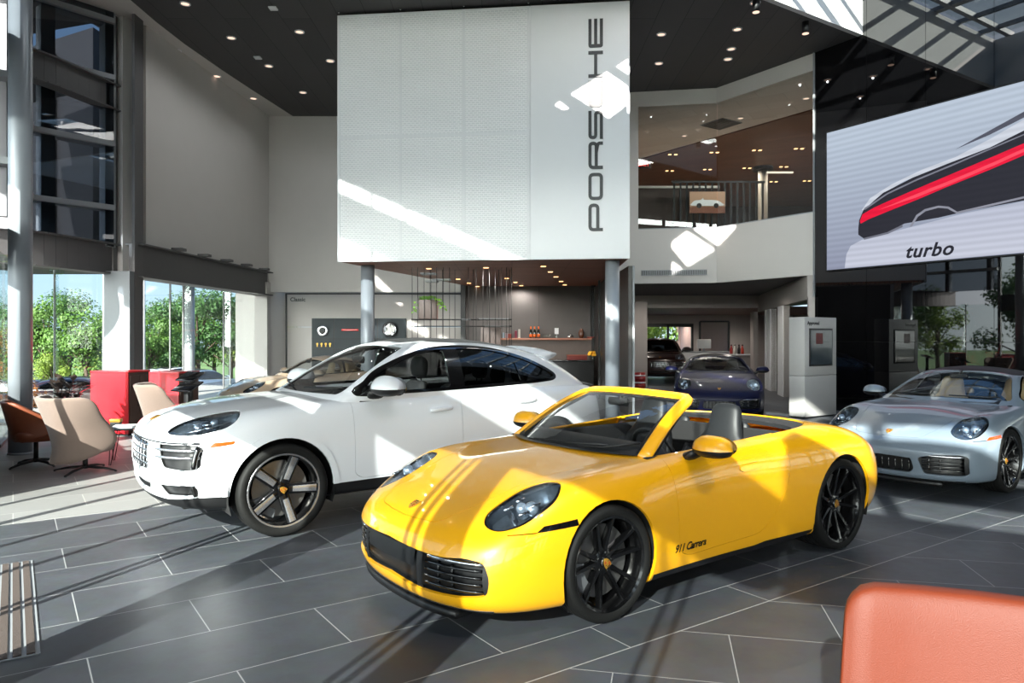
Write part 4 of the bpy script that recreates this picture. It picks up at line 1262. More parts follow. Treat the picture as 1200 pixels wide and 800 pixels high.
    for sd in (1, -1):
        b = MB()
        for k, z in enumerate((.285, .325, .365, .405)):
            pts = []
            for i in range(9):
                y = y0 + (y1 - y0) * i / 8
                p, n = s.on(y, z, 'x'); p = p - n * .022; pts.append((p.x, p.y * sd, p.z))
            b.tube(pts, .0085, 8)
        for yy in (.46, .56):
            pts = []
            for i in range(5):
                p, n = s.on(yy, .265 + .16 * i / 4, 'x'); p = p - n * .038; pts.append((p.x, p.y * sd, p.z))
            b.tube(pts, .010, 6)
        b.build('intake_slats', M['gloss_black'], car)
        b = MB(); pts = []
        for i in range(9):
            y = y0 + .03 + (y1 - y0 - .03) * i / 8
            p, n = s.on(y, .442 if front == 'carrera' else .432, 'x'); p = p - n * .012; pts.append((p.x, p.y * sd, p.z))
        b.tube(pts, .012, 8); b.build('intake_blade', M['chrome'] if front == 'carrera' else M['rim_silver'], car)
        for yy, w in (((.335, .05), (.752, .035)) if front == 'carrera' else ((.76, .03),)):
            b = MB(); P = []
            for i in range(6):
                z = .252 + .2 * i / 5
                q = []
                for d in (-w / 2, w / 2):
                    p, n = s.on(min(yy + d, .775), z, 'x'); p = p - n * .006; q.append((p.x, p.y * sd, p.z))
                P.append(q)
            b.grid(P, smooth=True); b.build('intake_strut', M['trim_black'], car)
    if front == 'carrera':
        # plate bracket across the middle opening
        b = MB(); P = []
        for i in range(13):
            y = -.29 + .58 * i / 12; q = []
            for z in (.36, .40, .44, .455):
                p, n = s.on(abs(y), z, 'x'); p = p - n * .004; q.append((p.x, y, p.z))
            P.append(q)
        b.grid(P); b.build('plate_bracket', M['trim_black'], car, recalc=False)
    else:
        b = MB()
        for i in range(9):
            y = -.27 + .54 * i / 8
            pts = []
            for k in range(4):
                p, n = s.on(abs(y), .245 + .14 * k / 3, 'x'); p = p - n * .03; pts.append((p.x, y, p.z))
            b.tube(pts, .006, 6)
        b.build('intake_grid', M['gloss_black'], car)
    # splitter below the painted lip
    b = MB(); P = []
    for i in range(29):
        y = -.56 + 1.12 * i / 28
        p, n = s.on(min(abs(y), .70), .20, 'x'); x, yy = p.x + .012, y
        P.append([Vector((x + .01, yy, .162)), Vector((x - .004, yy, .150)), Vector((x + .006, yy, .118)), Vector((x + .12, yy * .97, .118)), Vector((x + .12, yy * .97, .17))])
    rings(b, P); b.build('front_splitter', M['trim_black'], car)
    # crest on the hood
    p, n = s.on(-.80, 0.0, 'z'); n = Vector((n.x, 0, n.z)).normalized(); p.y = 0
    crest_mesh(.072, frame_M(p + n * .002, n, (0, -1, 0))).build('hood_crest', CREST(), car)
    # script low on the door
    if script:
        p, n = s.on(.70, .325, 'y')
        p.y = -p.y; n.y = -n.y
        if True:
            text_obj('door_script', script, .068, .0008, M['script'], frame_M(p + n * .003, n, (1, 0, 0)), car, shear=.35, space=.92, bold=.0012)
    # underside, wheel housings, wheels
    b = MB(); b.span((-.80, -.6, .16), (3.2, .6, .2)); b.span((.40, -.78, .16), (2.02, .78, .24)); b.build('underbody', M['liner'], car)
    wheel_well(car, 0, .338, .375, .875, .52); wheel_well(car, 2.45, .352, .40, .90, .52)
    rim = 'rim_black'
    w1 = make_wheel(car, .338, .272, .245, rim_style, rim)
    wheel_at(w1, 0, .762, .338, True, .15)
    w2 = copy_tree(w1, car); wheel_at(w2, 0, -.762, .338, False, .5)
    w3 = make_wheel(car, .352, .288, .305, rim_style, rim)
    wheel_at(w3, 2.45, .752, .352, True, .5)
    w4 = copy_tree(w3, car); wheel_at(w4, 2.45, -.752, .352, False, .1)
    # mirrors
    for sd in (1, -1): wing_mirror(car, (.79, sd * .965, .93), B, sd, 1.14)
    # cabin: tub, dash, doors' inner panels, seats
    b = MB()
    b.span((.42, -.70, .24), (2.1, .70, .30)); b.span((.40, -.72, .3), (.46, .72, .86))
    b.span((1.92, -.72, .3), (1.98, .72, .93 if cabrio else .9))
    for sd in (1, -1): b.span((.45, sd * .68, .25), (1.95, sd * .735, .885), bev=.02)
    b.span((.45, -.13, .28), (1.9, .13, .52), bev=.03)
    b.build('cabin_tub', M['cabin'], car)
    b = MB(); R = []
    for y in (-.68, -.6, -.3, 0, .3, .6, .68):
        k = .88 if abs(y) > .65 else 1
        R.append([(.30 + .10 * (abs(y) > .5), y, .80), (.36 + .1 * (abs(y) > .5), y, .905 * k + .1 * (1 - k)), (.55, y, .935 * k + .05 * (1 - k)), (.72, y, .925 * k + .05 * (1 - k)), (.80, y, .87), (.79, y, .70), (.62, y, .55), (.4, y, .6)])
    rings(b, [[Vector(p) for p in r] for r in R]); b.build('dashboard', M['leather_black'], car)
    steering_wheel(car, .93, -.36, .83)
    for sd in (1, -1):
        bucket_seat(car, 1.48, sd * .37, .28, seats)
        bucket_seat(car, 1.86, sd * .3, .44, seats, sport=False, scale=.62, name='rear_seat')
    if cabrio:
        for sd in (1, -1):
            b = MB(); b.span((.62, sd * .672, .66), (1.5, sd * .682, .69), bev=.004); b.build('door_trim_strip', B, car)
    # windscreen and frame
    if cabrio:
        def scr(f, y):     # f 0..1 up the screen, y -1..1 across
            a = abs(y)
            x0 = .31 + .22 * a ** 2.2; z0 = .905 - .01 * a; w0 = .70
            x1 = 1.04 + .10 * a ** 2.2; z1 = 1.245 - .025 * a ** 2; w1 = .545
            q = 1 - f
            x = x0 * q + x1 * f; z = z0 * q + z1 * f + .035 * math.sin(PI * f)
            return Vector((x, y * (w0 * q + w1 * f), z))
        b = MB(); b.grid([[scr(.0 + .93 * i / 12, -.93 + 1.86 * j / 20) for j in range(21)] for i in range(13)]); b.build('windscreen', M['car_glass'], car)
        b = MB()
        ring = []
        path = [scr(f, .96) for f in np.linspace(-.06, .86, 12)] + [scr(.93, .945), scr(.965, .90), scr(.975, .8)] + [scr(.975, y) for y in np.linspace(.7, -.7, 15)] + [scr(.975, -.8), scr(.965, -.90), scr(.93, -.945)] + [scr(f, -.96) for f in np.linspace(.86, -.06, 12)]
        R = []
        for i, p in enumerate(path):
            t = (path[min(i + 1, len(path) - 1)] - path[max(i - 1, 0)]).normalized()
            n = Vector((-.42, 0, .9)); 
            if abs(p.y) > .5: n = Vector((-.45, math.copysign(.55, p.y), .55))
            n = (n - t * n.dot(t)).normalized(); u = t.cross(n)
            R.append(super_ring(p, u, n, .043, .020, 2.6, 14))
        rings(b, R); b.build('windscreen_frame', B, car)
        b = MB()
        inner = []
        for f, y in [(f, .90) for f in np.linspace(.0, .86, 10)] + [(.90, .86)] + [(.915, y) for y in np.linspace(.78, -.78, 13)] + [(.90, -.86)] + [(f, -.90) for f in np.linspace(.86, .0, 10)]:
            inner.append(scr(f, y) + Vector((.012, 0, -.004)))
        R = []
        for i, p in enumerate(inner):
            t = (inner[min(i + 1, len(inner) - 1)] - inner[max(i - 1, 0)]).normalized(); n = Vector((-.42, 0, .9)); n = (n - t * n.dot(t)).normalized(); u = t.cross(n)
            R.append(super_ring(p, u, n, .040, .010, 2.6, 10))
        rings(b, R); b.build('screen_surround', M['trim_black'], car)
        # cowl panel and wipers
        b = MB(); b.grid([[scr(-.01, y) + Vector((-.05 + .09 * k, 0, .0 - .006 * k)) for k in (0, 1)] for y in np.linspace(-.93, .93, 17)]); b.build('cowl', M['trim_black'], car)
        b = MB()
        for (y0, y1, f1) in ((.3, -.62, .06), (-.35, -.88, .12)):
            b.tube([scr(.0, y0) + Vector((-.03, 0, .015)), scr(.03, (y0 + y1) / 2) + Vector((-.03, 0, .012)), scr(f1, y1) + Vector((-.02, 0, .008))], .008, 6)
        b.build('wiper', M['trim_black'], car)
        b = MB(); R = []
        for f in (-.1, -.095, -.05, .05, .095, .1): R.append(super_ring((.93 + .0 * f, f, 1.165), (0, 0, 1), (1, 0, 0), .03 * (1 if abs(f) < .098 else .4), .014, 2.6, 12))
        rings(b, R); b.cyl((.93, 0, 1.17), (.99, 0, 1.215), .012, n=8); b.build('rear_view_mirror', M['trim_black'], car)
        for sd in (1, -1):   # dark quarter post behind the pillar
            b = MB(); b.tube([scr(-.03, sd * .955) + Vector((.055, 0, -.02)), scr(.5, sd * .955) + Vector((.05, 0, -.02)), scr(.93, sd * .93) + Vector((.04, 0, -.012))], .018, 8); b.build('pillar_seal', M['trim_black'], car)
    else:
        gk = Skin(g, 5, 5); gk.ids['shell0'] = 0; gv = g.nv - 1
        ws = [(0, .925), (.45, .925), (.585, .935), (.585, .95), (.465, 1.20), (.42, 1.215), (0, 1.243)]
        # windscreen in parameter space: across the front stations
        wsc = round_poly([(0, 1.15), (3.25, 1.18), (3.45, 1.4), (3.4, 3.45), (3.1, 3.72), (0, 3.85)], [0, .1, .2, .3, .2, 0])
        gk.cut('windscreen', [(-.2, 1.15)] + wsc + [(-.2, 3.85)])
        dlo = smooth_poly([(.80, .935), (.98, 1.045), (1.2, 1.14), (1.45, 1.19), (1.7, 1.18), (1.92, 1.12), (2.06, 1.03), (2.05, .985), (1.9, .968), (1.4, .945)], 4)
        gk.cut('side_trim', g.inv(ring_poly(dlo, .016), 'y')); gk.cut('side_glass', g.inv(dlo, 'y'))
        gk.cut('side_trim', g.inv(dens([(1.50, .9), (1.545, .9), (1.60, 1.25), (1.555, 1.25)], .05), 'y'), only=['side_glass'])
        rv = [(0, 1.08), (.3, 1.08), (.44, 1.06), (.42, 1.0)]
        gk.cut('rear_glass', round_poly([(9.6, 4.6), (9.35, 3.6), (9.6, 2.0), (10.8, 1.6), (13, 1.6), (13, 5.2), (10.5, 5.2)], .3))
        gk.cut('roof', round_poly([(2.5, 3.95), (3.4, 3.8), (6.8, 3.75), (8.6, 4.2), (8.8, 7.5), (-.2, 7.5), (-.2, 3.86)], [.2, .3, .3, .2, 0, 0, 0]), only=['shell0'])
        gk.ids['shell'] = 0
        gp = gk.piece
        gp('shell', 'roof_frame', B, car, skirt=.02)
        gp('windscreen', 'windscreen', M[glass_mat], car, off=-.006, skirt=0)
        gp('side_trim', 'window_trim', M['gloss_black'], car, off=.0, mirror='pair')
        gp('side_glass', 'side_window', M[glass_mat], car, off=-.008, mirror='pair', skirt=0)
        gp('rear_glass', 'rear_window', M['dark_glass'], car, off=-.004, skirt=0)
        gp('roof', 'roof_panel', M['roof_black'] if front != 'carrera' else B, car, off=-.001)
        b = MB()
        p0, _ = g.at(.4, 1.3); p1, _ = g.at(2.6, 1.35); p2, _ = g.at(1.4, 1.3); p3, _ = g.at(3.2, 1.6)
        for a, c in ((p0, p1), (Vector((p0.x, -.1, p0.z)), Vector((p1.x, -p1.y, p1.z)))):
            b.tube([a + Vector((-.015, 0, .012)), (a + c) / 2 + Vector((-.02, 0, .012)), c + Vector((-.015, 0, .012))], .008, 6)
        b.build('wiper', M['trim_black'], car)
        b = MB(); R = []
        for f in (-.1, -.095, -.05, .05, .095, .1): R.append(super_ring((.98, f, 1.17), (0, 0, 1), (1, 0, 0), .03 * (1 if abs(f) < .098 else .4), .014, 2.6, 12))
        rings(b, R); b.cyl((.98, 0, 1.18), (1.06, 0, 1.235), .012, n=8); b.build('rear_view_mirror', M['trim_black'], car)
    return car
# ------------------------------------------------------------------ the tall coupe-backed SUV
def suv_net():
    Z = .24; st = []
    def row(*p): st.append(list(p))
    row((-.4, 0, Z), (-.72, 0, Z), (-.88, 0, .29), (-.925, 0, .42), (-.945, 0, .56), (-.945, 0, .70), (-.93, 0, .82), (-.895, 0, .895), (-.83, 0, .945), (-.75, 0, .975), (-.62, 0, 1.005))
    row((-.35, 0, Z), (-.70, .32, Z), (-.865, .33, .29), (-.91, .335, .42), (-.93, .34, .56), (-.93, .34, .70), (-.915, .335, .82), (-.88, .33, .90), (-.80, .29, .955), (-.70, .2, .985), (-.55, 0, 1.015))
    row((-.3, 0, Z), (-.64, .58, Z), (-.80, .61, .29), (-.845, .63, .42), (-.865, .635, .56), (-.865, .635, .70), (-.845, .63, .82), (-.80, .60, .915), (-.70, .50, .975), (-.58, .32, 1.01), (-.42, 0, 1.038))
    row((-.25, 0, Z), (-.56, .72, Z), (-.70, .775, .29), (-.735, .80, .42), (-.755, .81, .56), (-.75, .81, .70), (-.715, .795, .83), (-.655, .745, .94), (-.56, .60, .99), (-.45, .36, 1.028), (-.28, 0, 1.058))
    row((-.15, 0, Z), (-.46, .80, Z), (-.54, .87, .29), (-.565, .90, .42), (-.575, .91, .56), (-.565, .91, .72), (-.525, .885, .88), (-.47, .80, .995), (-.39, .64, 1.02), (-.29, .38, 1.05), (-.14, 0, 1.075))
    row((-.0, 0, Z), (-.30, .84, Z), (-.34, .92, .29), (-.345, .95, .42), (-.345, .958, .58), (-.34, .955, .75), (-.315, .925, .925), (-.27, .82, 1.032), (-.21, .66, 1.045), (-.13, .38, 1.07), (.0, 0, 1.09))
    row((.1, 0, Z), (-.06, .86, Z), (-.06, .94, .29), (-.06, .968, .42), (-.06, .975, .60), (-.06, .972, .78), (-.05, .94, .955), (-.03, .835, 1.055), (0, .67, 1.062), (.05, .38, 1.085), (.16, 0, 1.10))
    row((.3, 0, Z), (.24, .86, Z), (.24, .935, .29), (.24, .96, .42), (.24, .968, .60), (.24, .965, .79), (.24, .935, .97), (.24, .845, 1.075), (.24, .69, 1.08), (.26, .38, 1.10), (.3, 0, 1.112))
    row((.6, 0, Z), (.56, .85, Z), (.56, .925, .29), (.56, .948, .42), (.56, .955, .60), (.56, .95, .80), (.56, .922, .985), (.56, .86, 1.085), (.56, .72, 1.095), (.5, .38, 1.112), (.46, 0, 1.12))
    row((1.0, 0, Z), (1.0, .85, Z), (1.0, .915, .29), (1.0, .935, .42), (1.0, .945, .60), (1.0, .942, .81), (1.0, .918, .995), (1.0, .875, 1.09), (1.0, .74, 1.105), (.9, .38, 1.12), (.85, 0, 1.125))
    row((1.5, 0, Z), (1.5, .85, Z), (1.5, .915, .29), (1.5, .935, .42), (1.5, .945, .60), (1.5, .945, .82), (1.5, .92, 1.01), (1.5, .88, 1.10), (1.5, .74, 1.115), (1.5, .38, 1.125), (1.5, 0, 1.13))
    row((2.0, 0, Z), (2.0, .85, Z), (2.0, .92, .29), (2.0, .94, .42), (2.0, .952, .60), (2.0, .952, .83), (2.0, .925, 1.025), (2.0, .88, 1.115), (2.0, .74, 1.13), (2.0, .38, 1.135), (2.0, 0, 1.14))
    row((2.5, 0, Z), (2.5, .86, Z), (2.5, .94, .29), (2.5, .965, .42), (2.5, .975, .62), (2.5, .975, .84), (2.5, .945, 1.03), (2.5, .88, 1.13), (2.5, .74, 1.145), (2.5, .38, 1.15), (2.5, 0, 1.15))
    row((2.9, 0, Z), (2.9, .86, Z), (2.9, .95, .29), (2.9, .98, .42), (2.9, .988, .62), (2.9, .985, .84), (2.9, .95, 1.03), (2.9, .875, 1.135), (2.9, .74, 1.15), (2.9, .38, 1.155), (2.9, 0, 1.155))
    row((3.2, 0, .26), (3.25, .84, .26), (3.25, .93, .31), (3.25, .965, .43), (3.25, .972, .62), (3.25, .965, .84), (3.25, .925, 1.02), (3.25, .85, 1.12), (3.25, .72, 1.14), (3.25, .36, 1.145), (3.2, 0, 1.145))
    row((3.4, 0, .28), (3.5, .80, .28), (3.55, .88, .33), (3.57, .92, .45), (3.57, .925, .62), (3.56, .915, .84), (3.55, .87, 1.01), (3.53, .80, 1.10), (3.52, .68, 1.125), (3.5, .34, 1.13), (3.45, 0, 1.13))
    row((3.5, 0, .30), (3.65, .68, .30), (3.76, .75, .35), (3.79, .79, .46), (3.80, .80, .63), (3.785, .79, .84), (3.765, .755, 1.0), (3.74, .70, 1.075), (3.72, .58, 1.10), (3.68, .3, 1.11), (3.6, 0, 1.11))
    row((3.55, 0, .31), (3.75, .4, .31), (3.87, .44, .36), (3.905, .46, .47), (3.915, .465, .63), (3.90, .46, .85), (3.875, .44, 1.0), (3.85, .41, 1.065), (3.81, .33, 1.09), (3.76, .18, 1.10), (3.7, 0, 1.10))
    row((3.6, 0, .31), (3.78, 0, .31), (3.90, 0, .36), (3.94, 0, .47), (3.95, 0, .63), (3.935, 0, .85), (3.91, 0, 1.0), (3.88, 0, 1.06), (3.85, 0, 1.085), (3.81, 0, 1.095), (3.76, 0, 1.10))
    return st

def suv_top():
    return [
     [(.20, 0, 1.0), (.44, 0, 1.12), (.72, 0, 1.30), (1.02, 0, 1.48), (1.25, 0, 1.59), (1.5, 0, 1.635), (1.85, 0, 1.65)],
     [(.21, .32, 1.0), (.46, .31, 1.12), (.74, .29, 1.30), (1.04, .27, 1.475), (1.27, .25, 1.582), (1.54, .2, 1.632), (1.9, 0, 1.651)],
     [(.27, .60, 1.0), (.51, .61, 1.125), (.78, .565, 1.298), (1.07, .515, 1.468), (1.30, .465, 1.572), (1.58, .36, 1.625), (1.95, 0, 1.652)],
     [(.36, .78, 1.0), (.57, .80, 1.125), (.83, .735, 1.292), (1.11, .665, 1.458), (1.34, .60, 1.56), (1.64, .45, 1.62), (2.0, 0, 1.652)],
     [(.44, .83, 1.0), (.63, .855, 1.125), (.88, .795, 1.285), (1.17, .72, 1.448), (1.41, .645, 1.552), (1.72, .49, 1.615), (2.06, 0, 1.652)],
     [(.60, .84, 1.0), (.78, .885, 1.125), (1.02, .82, 1.278), (1.30, .745, 1.44), (1.55, .665, 1.55), (1.85, .51, 1.612), (2.14, 0, 1.65)],
     [(1.3, .84, 1.0), (1.4, .89, 1.13), (1.52, .83, 1.28), (1.68, .75, 1.45), (1.85, .67, 1.555), (2.04, .515, 1.61), (2.24, 0, 1.648)],
     [(2.0, .84, 1.0), (2.05, .89, 1.135), (2.1, .83, 1.285), (2.15, .75, 1.45), (2.2, .67, 1.548), (2.25, .515, 1.602), (2.32, 0, 1.642)],
     [(2.6, .84, 1.0), (2.6, .885, 1.14), (2.6, .825, 1.27), (2.55, .75, 1.415), (2.55, .67, 1.51), (2.55, .515, 1.57), (2.55, 0, 1.61)],
     [(3.15, .82, 1.0), (3.1, .855, 1.14), (3.02, .80, 1.245), (2.95, .735, 1.365), (2.9, .655, 1.452), (2.87, .50, 1.515), (2.85, 0, 1.556)],
     [(3.6, .74, 1.0), (3.5, .77, 1.13), (3.4, .73, 1.20), (3.28, .67, 1.305), (3.2, .60, 1.38), (3.15, .45, 1.445), (3.1, 0, 1.49)],
     [(3.85, .57, 1.0), (3.72, .55, 1.12), (3.6, .52, 1.2), (3.47, .48, 1.28), (3.38, .42, 1.345), (3.32, .3, 1.40), (3.25, 0, 1.44)],
     [(3.93, 0, 1.0), (3.80, 0, 1.12), (3.68, 0, 1.2), (3.53, 0, 1.285), (3.44, 0, 1.345), (3.38, 0, 1.385), (3.32, 0, 1.415)]]

def suv_car(name, label, paint, loc, rz):
    s = Surf(suv_net()); g = Surf(suv_top(), mirror_v0=False)
    car = thing(name, label, 'car', loc, rz)
    B = M[paint]; sk = Skin(s, 5, 5); nv = s.nv - 1
    WR = .383; WB = 2.895
    # arch mouldings stand round the wheel openings
    for x in (0, WB):
        for nm, r in (('arch_lip' if x == 0 else 'arch_lip_rear', .482), ('arch', .432)):
            a0 = math.asin((.26 - WR) / r); n = 26
            pts = [(x - r * math.cos(a0 + (PI - 2 * a0) * i / n), WR + r * math.sin(a0 + (PI - 2 * a0) * i / n)) for i in range(n + 1)]
            uv = s.inv(pts, 'y'); sk.cut(nm, uv + [(uv[-1][0], 1.0), (uv[0][0], 1.0)])
    keep = ['shell0']
    sk.ids['shell0'] = 0
    hood = [(-.875, 0), (-.855, .2), (-.80, .42), (-.72, .56), (-.58, .66), (-.40, .72), (-.1, .78), (.2, .815), (.42, .835), (.50, .79), (.43, .6), (.37, .3), (.355, 0)]
    uv0 = s.inv([hood[0]], 'z')[0]; uv1 = s.inv([hood[-1]], 'z')[0]
    cutp(sk, 'hood', hood, 'z', .003, extra=[(uv1[0], nv + .2), (-.2, nv + .2), (-.2, uv0[1])])
    d1 = [(.625, 1.05)] + round_poly([(.625, 1.05), (.63, .45), (.70, .405), (1.74, .405), (1.755, .55), (1.745, 1.07)], [.0, .06, .05, .04, .05, .0])[6:-6] + [(1.745, 1.07)]
    d2 = [(1.756, 1.07)] + round_poly([(1.756, 1.07), (1.766, .55), (1.756, .405), (2.36, .405), (2.40, .52), (2.52, .74), (2.76, .90), (2.84, 1.0), (2.825, 1.09)], [.0, .05, .04, .06, .08, .12, .1, .08, .0])[6:-6] + [(2.825, 1.09)]
    sh = ['shell0', 'arch_lip', 'arch_lip_rear']
    for nm, d in (('door_front', d1), ('door_rear', d2)):
        ua, ub = s.inv([d[0], d[-1]], 'y')
        cutp(sk, nm, d, 'y', .003, step=.05, only=sh, extra=[(ub[0], 7.7), (ua[0], 7.7)])
    # lower cladding
    uvs = s.inv([(y, .36) for y in (0, .25, .45, .6)], 'x') + s.inv([(x, .385) for x in (-.66, -.56, -.48, -.42, -.30)], 'y')
    sk.cut('skirt_front', [(-.2, uvs[0][1])] + uvs + [(uvs[-1][0], .5), (-.2, .5)], only=sh)
    uvs = s.inv([(x, .385) for x in np.linspace(.38, 2.52, 16)], 'y')
    sk.cut('sill', uvs + [(uvs[-1][0], .5), (uvs[0][0], .5)], only=sh + ['door_front', 'door_rear', 'gap'])
    uvs = s.inv([(x, .42) for x in np.linspace(3.3, 3.6, 4)], 'y') + s.inv([(y, .46) for y in (.7, .5, .25, 0)], 'x', 1)
    sk.cut('skirt_rear', uvs + [(s.nu, uvs[-1][1]), (s.nu, .5), (uvs[0][0], .5)], only=sh)
    # lamps swept back over the wing
    lp = round_poly([(-.815, .905), (-.70, .885), (-.52, .915), (-.41, .965), (-.355, 1.015), (-.375, 1.048), (-.47, 1.05), (-.62, 1.01), (-.745, .955)], .03)
    LV = ((.80, .0, .0), (.0, .25, .95), (0, 0, 0))
    lamp3 = [(-.83, .60, .90), (-.78, .72, .885), (-.66, .82, .89), (-.54, .895, .92), (-.45, .93, .965), (-.40, .925, 1.03), (-.415, .88, 1.085), (-.49, .82, 1.08), (-.60, .74, 1.045), (-.74, .66, .985)]
    ld = ((.85, .5, 0), (-.1, -.3, .95), (-.58, .80, .95))
    A1 = Vector(ld[0]).normalized(); A2 = Vector(ld[1]); A2 = (A2 - A1 * A1.dot(A2)).normalized(); C0 = Vector(ld[2])
    lp2 = smooth_poly([((Vector(p) - C0).dot(A1), (Vector(p) - C0).dot(A2)) for p in lamp3], 3)
    sk.cut('lamp_rim', s.inv(ring_poly(lp2, .008), ld, -1)); sk.cut('lamp', s.inv(lp2, ld, -1))
    # grilles
    gc = [(0, .80), (.30, .795), (.36, .77), (.36, .585), (.30, .565), (0, .56)]
    sk.cut('grille', [(-.2, s.inv([(0, .80)], 'x')[0][1])] + s.inv(dens(gc, .05, False), 'x') + [(-.2, s.inv([(0, .56)], 'x')[0][1])])
    gs = round_poly([(.50, .795), (.80, .80), (.865, .775), (.87, .62), (.82, .60), (.60, .615), (.565, .66)], .025)
    sk.cut('grille_side', s.inv(dens(gs, .05), 'x'))
    gl = round_poly([(.50, .475), (.82, .485), (.85, .46), (.84, .40), (.60, .385)], .02)
    sk.cut('vent', s.inv(dens(gl, .05), 'x'))
    gb = [(0, .47), (.38, .465), (.34, .40), (0, .39)]
    sk.cut('vent_middle', [(-.2, s.inv([(0, .47)], 'x')[0][1])] + s.inv(dens(gb, .05, False), 'x') + [(-.2, s.inv([(0, .39)], 'x')[0][1])])
    mk = round_poly([(-.575, .775), (-.40, .795), (-.385, .82), (-.54, .812)], .01)
    sk.cut('marker', s.inv(dens(mk, .05), 'y'))
    uvs = s.inv([(y, .985) for y in (0, .2, .4, .6, .70)], 'x', 1) + s.inv([(3.62, .985), (3.45, 1.0)], 'y')
    uvt = s.inv([(y, 1.025) for y in (0, .2, .4, .6, .70)], 'x', 1) + s.inv([(3.6, 1.03), (3.40, 1.04)], 'y')
    sk.cut('tail_light', [(s.nu, uvs[0][1])] + uvs + uvt[::-1] + [(s.nu, uvt[0][1])])
    cab = [(.46, 0), (.50, .4), (.60, .70), (.75, .80), (1.5, .80), (2.2, .80), (2.9, .78), (3.3, .68), (3.55, .45), (3.65, 0)]
    u0, u1 = s.inv([cab[0], cab[-1]], 'z')
    cutp(sk, 'hole', smooth_poly(cab, 3, False), 'z', 0, extra=[(u1[0], nv + .2), (u0[0], nv + .2)])
    p = sk.piece
    sk.ids['shell'] = 0
    p('shell', 'body_shell', B, car, skirt=.02)
    p('arch_lip', 'wheel_arch_moulding', B, car, off=.007, mirror='pair', skirt=.03); p('arch_lip_rear', 'wheel_arch_moulding', B, car, off=.007, mirror='pair', skirt=.03)
    p('hood', 'hood', B, car); p('door_front', 'front_door', B, car, mirror='pair'); p('door_rear', 'rear_door', B, car, mirror='pair')
    p('skirt_front', 'bumper_skirt', M['trim_black'], car, off=-.004); p('skirt_rear', 'rear_skirt', M['trim_black'], car)
    p('sill', 'sill', M['trim_black'], car, off=-.006, mirror='pair')
    p('lamp_rim', 'headlight_rim', M['gloss_black'], car, off=-.003, mirror='pair', skirt=.02)
    p('lamp', 'headlight_lens', M['lens'], car, mirror='pair', skirt=0)
    p('lamp', 'headlight_bowl', M['lamp_inner'], car, off=-.07, mirror='pair', skirt=-.049)
    for nm, out, mir in (('grille', 'grille', 'join'), ('grille_side', 'side_intake', 'pair'), ('vent', 'lower_vent', 'pair'), ('vent_middle', 'lower_grille', 'join')):
        p(nm, out, M['trim_black'], car, off=-.04, skirt=-.019, mirror=mir)
    p('marker', 'side_marker', M['amber'], car, off=.003, mirror='pair')
    p('tail_light', 'tail_light', M['red_lens'], car, off=.003)
    for sd in (1, -1):
        b = MB()
        for yy, zz in ((.80, .955), (.86, .985)):
            q, n = s.on(-.62 if yy == .80 else -.5, zz, 'y'); q = q - n * .04
            b.sphere((q.x, q.y * sd, q.z), .034, 16, 10)
        b.build('projector_lens', M['led'], car)
        b = MB()
        for k in range(4):
            q, n = s.on(-.66 + .07 * (k % 2), .93 + .025 * (k // 2), 'y'); q = q - n * .018; q2, n2 = s.on(-.60 + .07 * (k % 2), .935 + .025 * (k // 2), 'y'); q2 = q2 - n2 * .018
            b.tube([(q.x, q.y * sd, q.z), (q2.x, q2.y * sd, q2.z)], .007, 8)
        q = []
        for k in range(7):
            a, n = s.on(-.72 + .055 * k, .895 + .014 * k, 'y'); a = a - n * .02; q.append((a.x, a.y * sd, a.z))
        b.tube(q, .006, 6); b.build('daytime_lamp', M['chrome'], car)
        # side intake blades and end cap
        b = MB()
        for z in (.70, .755):
            q = []
            for k in range(9):
                a, n = s.on(.50 + .36 * k / 8, z, 'x'); a = a + n * (.012 if k < 7 else 0); q.append((a.x, a.y * sd, a.z))
            b.tube(q, [.004] + [.011] * 8, 8)
        b.build('intake_blade', M['rim_silver'], car)
        b = MB()
        q = []
        for k in range(6):
            a, n = s.on(.845, .615 + .17 * k / 5, 'x'); a = a + n * .004; q.append((a.x, a.y * sd, a.z))
        b.tube(q, .024, 8); b.build('intake_end_cap', M['gloss_black'], car)
        b = MB()
        q = []
        for k in range(6):
            a, n = s.on(.83, .40 + .08 * k / 5, 'x'); a = a + n * .001; q.append((a.x, a.y * sd, a.z))
        b.tube(q, .018, 8); b.build('vent_end_cap', M['trim_black'], car)
    b = MB()
    for z in (.61, .665, .72, .765):
        b.tube([(lambda a, n: (a.x - n.x * .012, y, a.z))(*s.on(abs(y), z, 'x')) for y in np.linspace(-.345, .345, 13)], .009, 8)
    for y in np.linspace(-.3, .3, 7):
        b.tube([(lambda a, n: (a.x - n.x * .015, y, a.z))(*s.on(abs(y), z, 'x')) for z in (.575, .65, .72, .79)], .012, 6)
    b.build('grille_bars', M['chrome'], car)
    b = MB()
    b.tube([(lambda a, n: (a.x + n.x * .003, y, a.z))(*s.on(abs(y), .808, 'x')) for y in np.linspace(-.84, .84, 25)], .007, 6); b.build('grille_trim', M['gloss_black'], car)
    q, n = s.on(-.80, 0.0, 'z'); n = Vector((n.x, 0, n.z)).normalized(); q.y = 0
    crest_mesh(.08, frame_M(q + n * .002, n, (0, -1, 0))).build('hood_crest', CREST(), car)
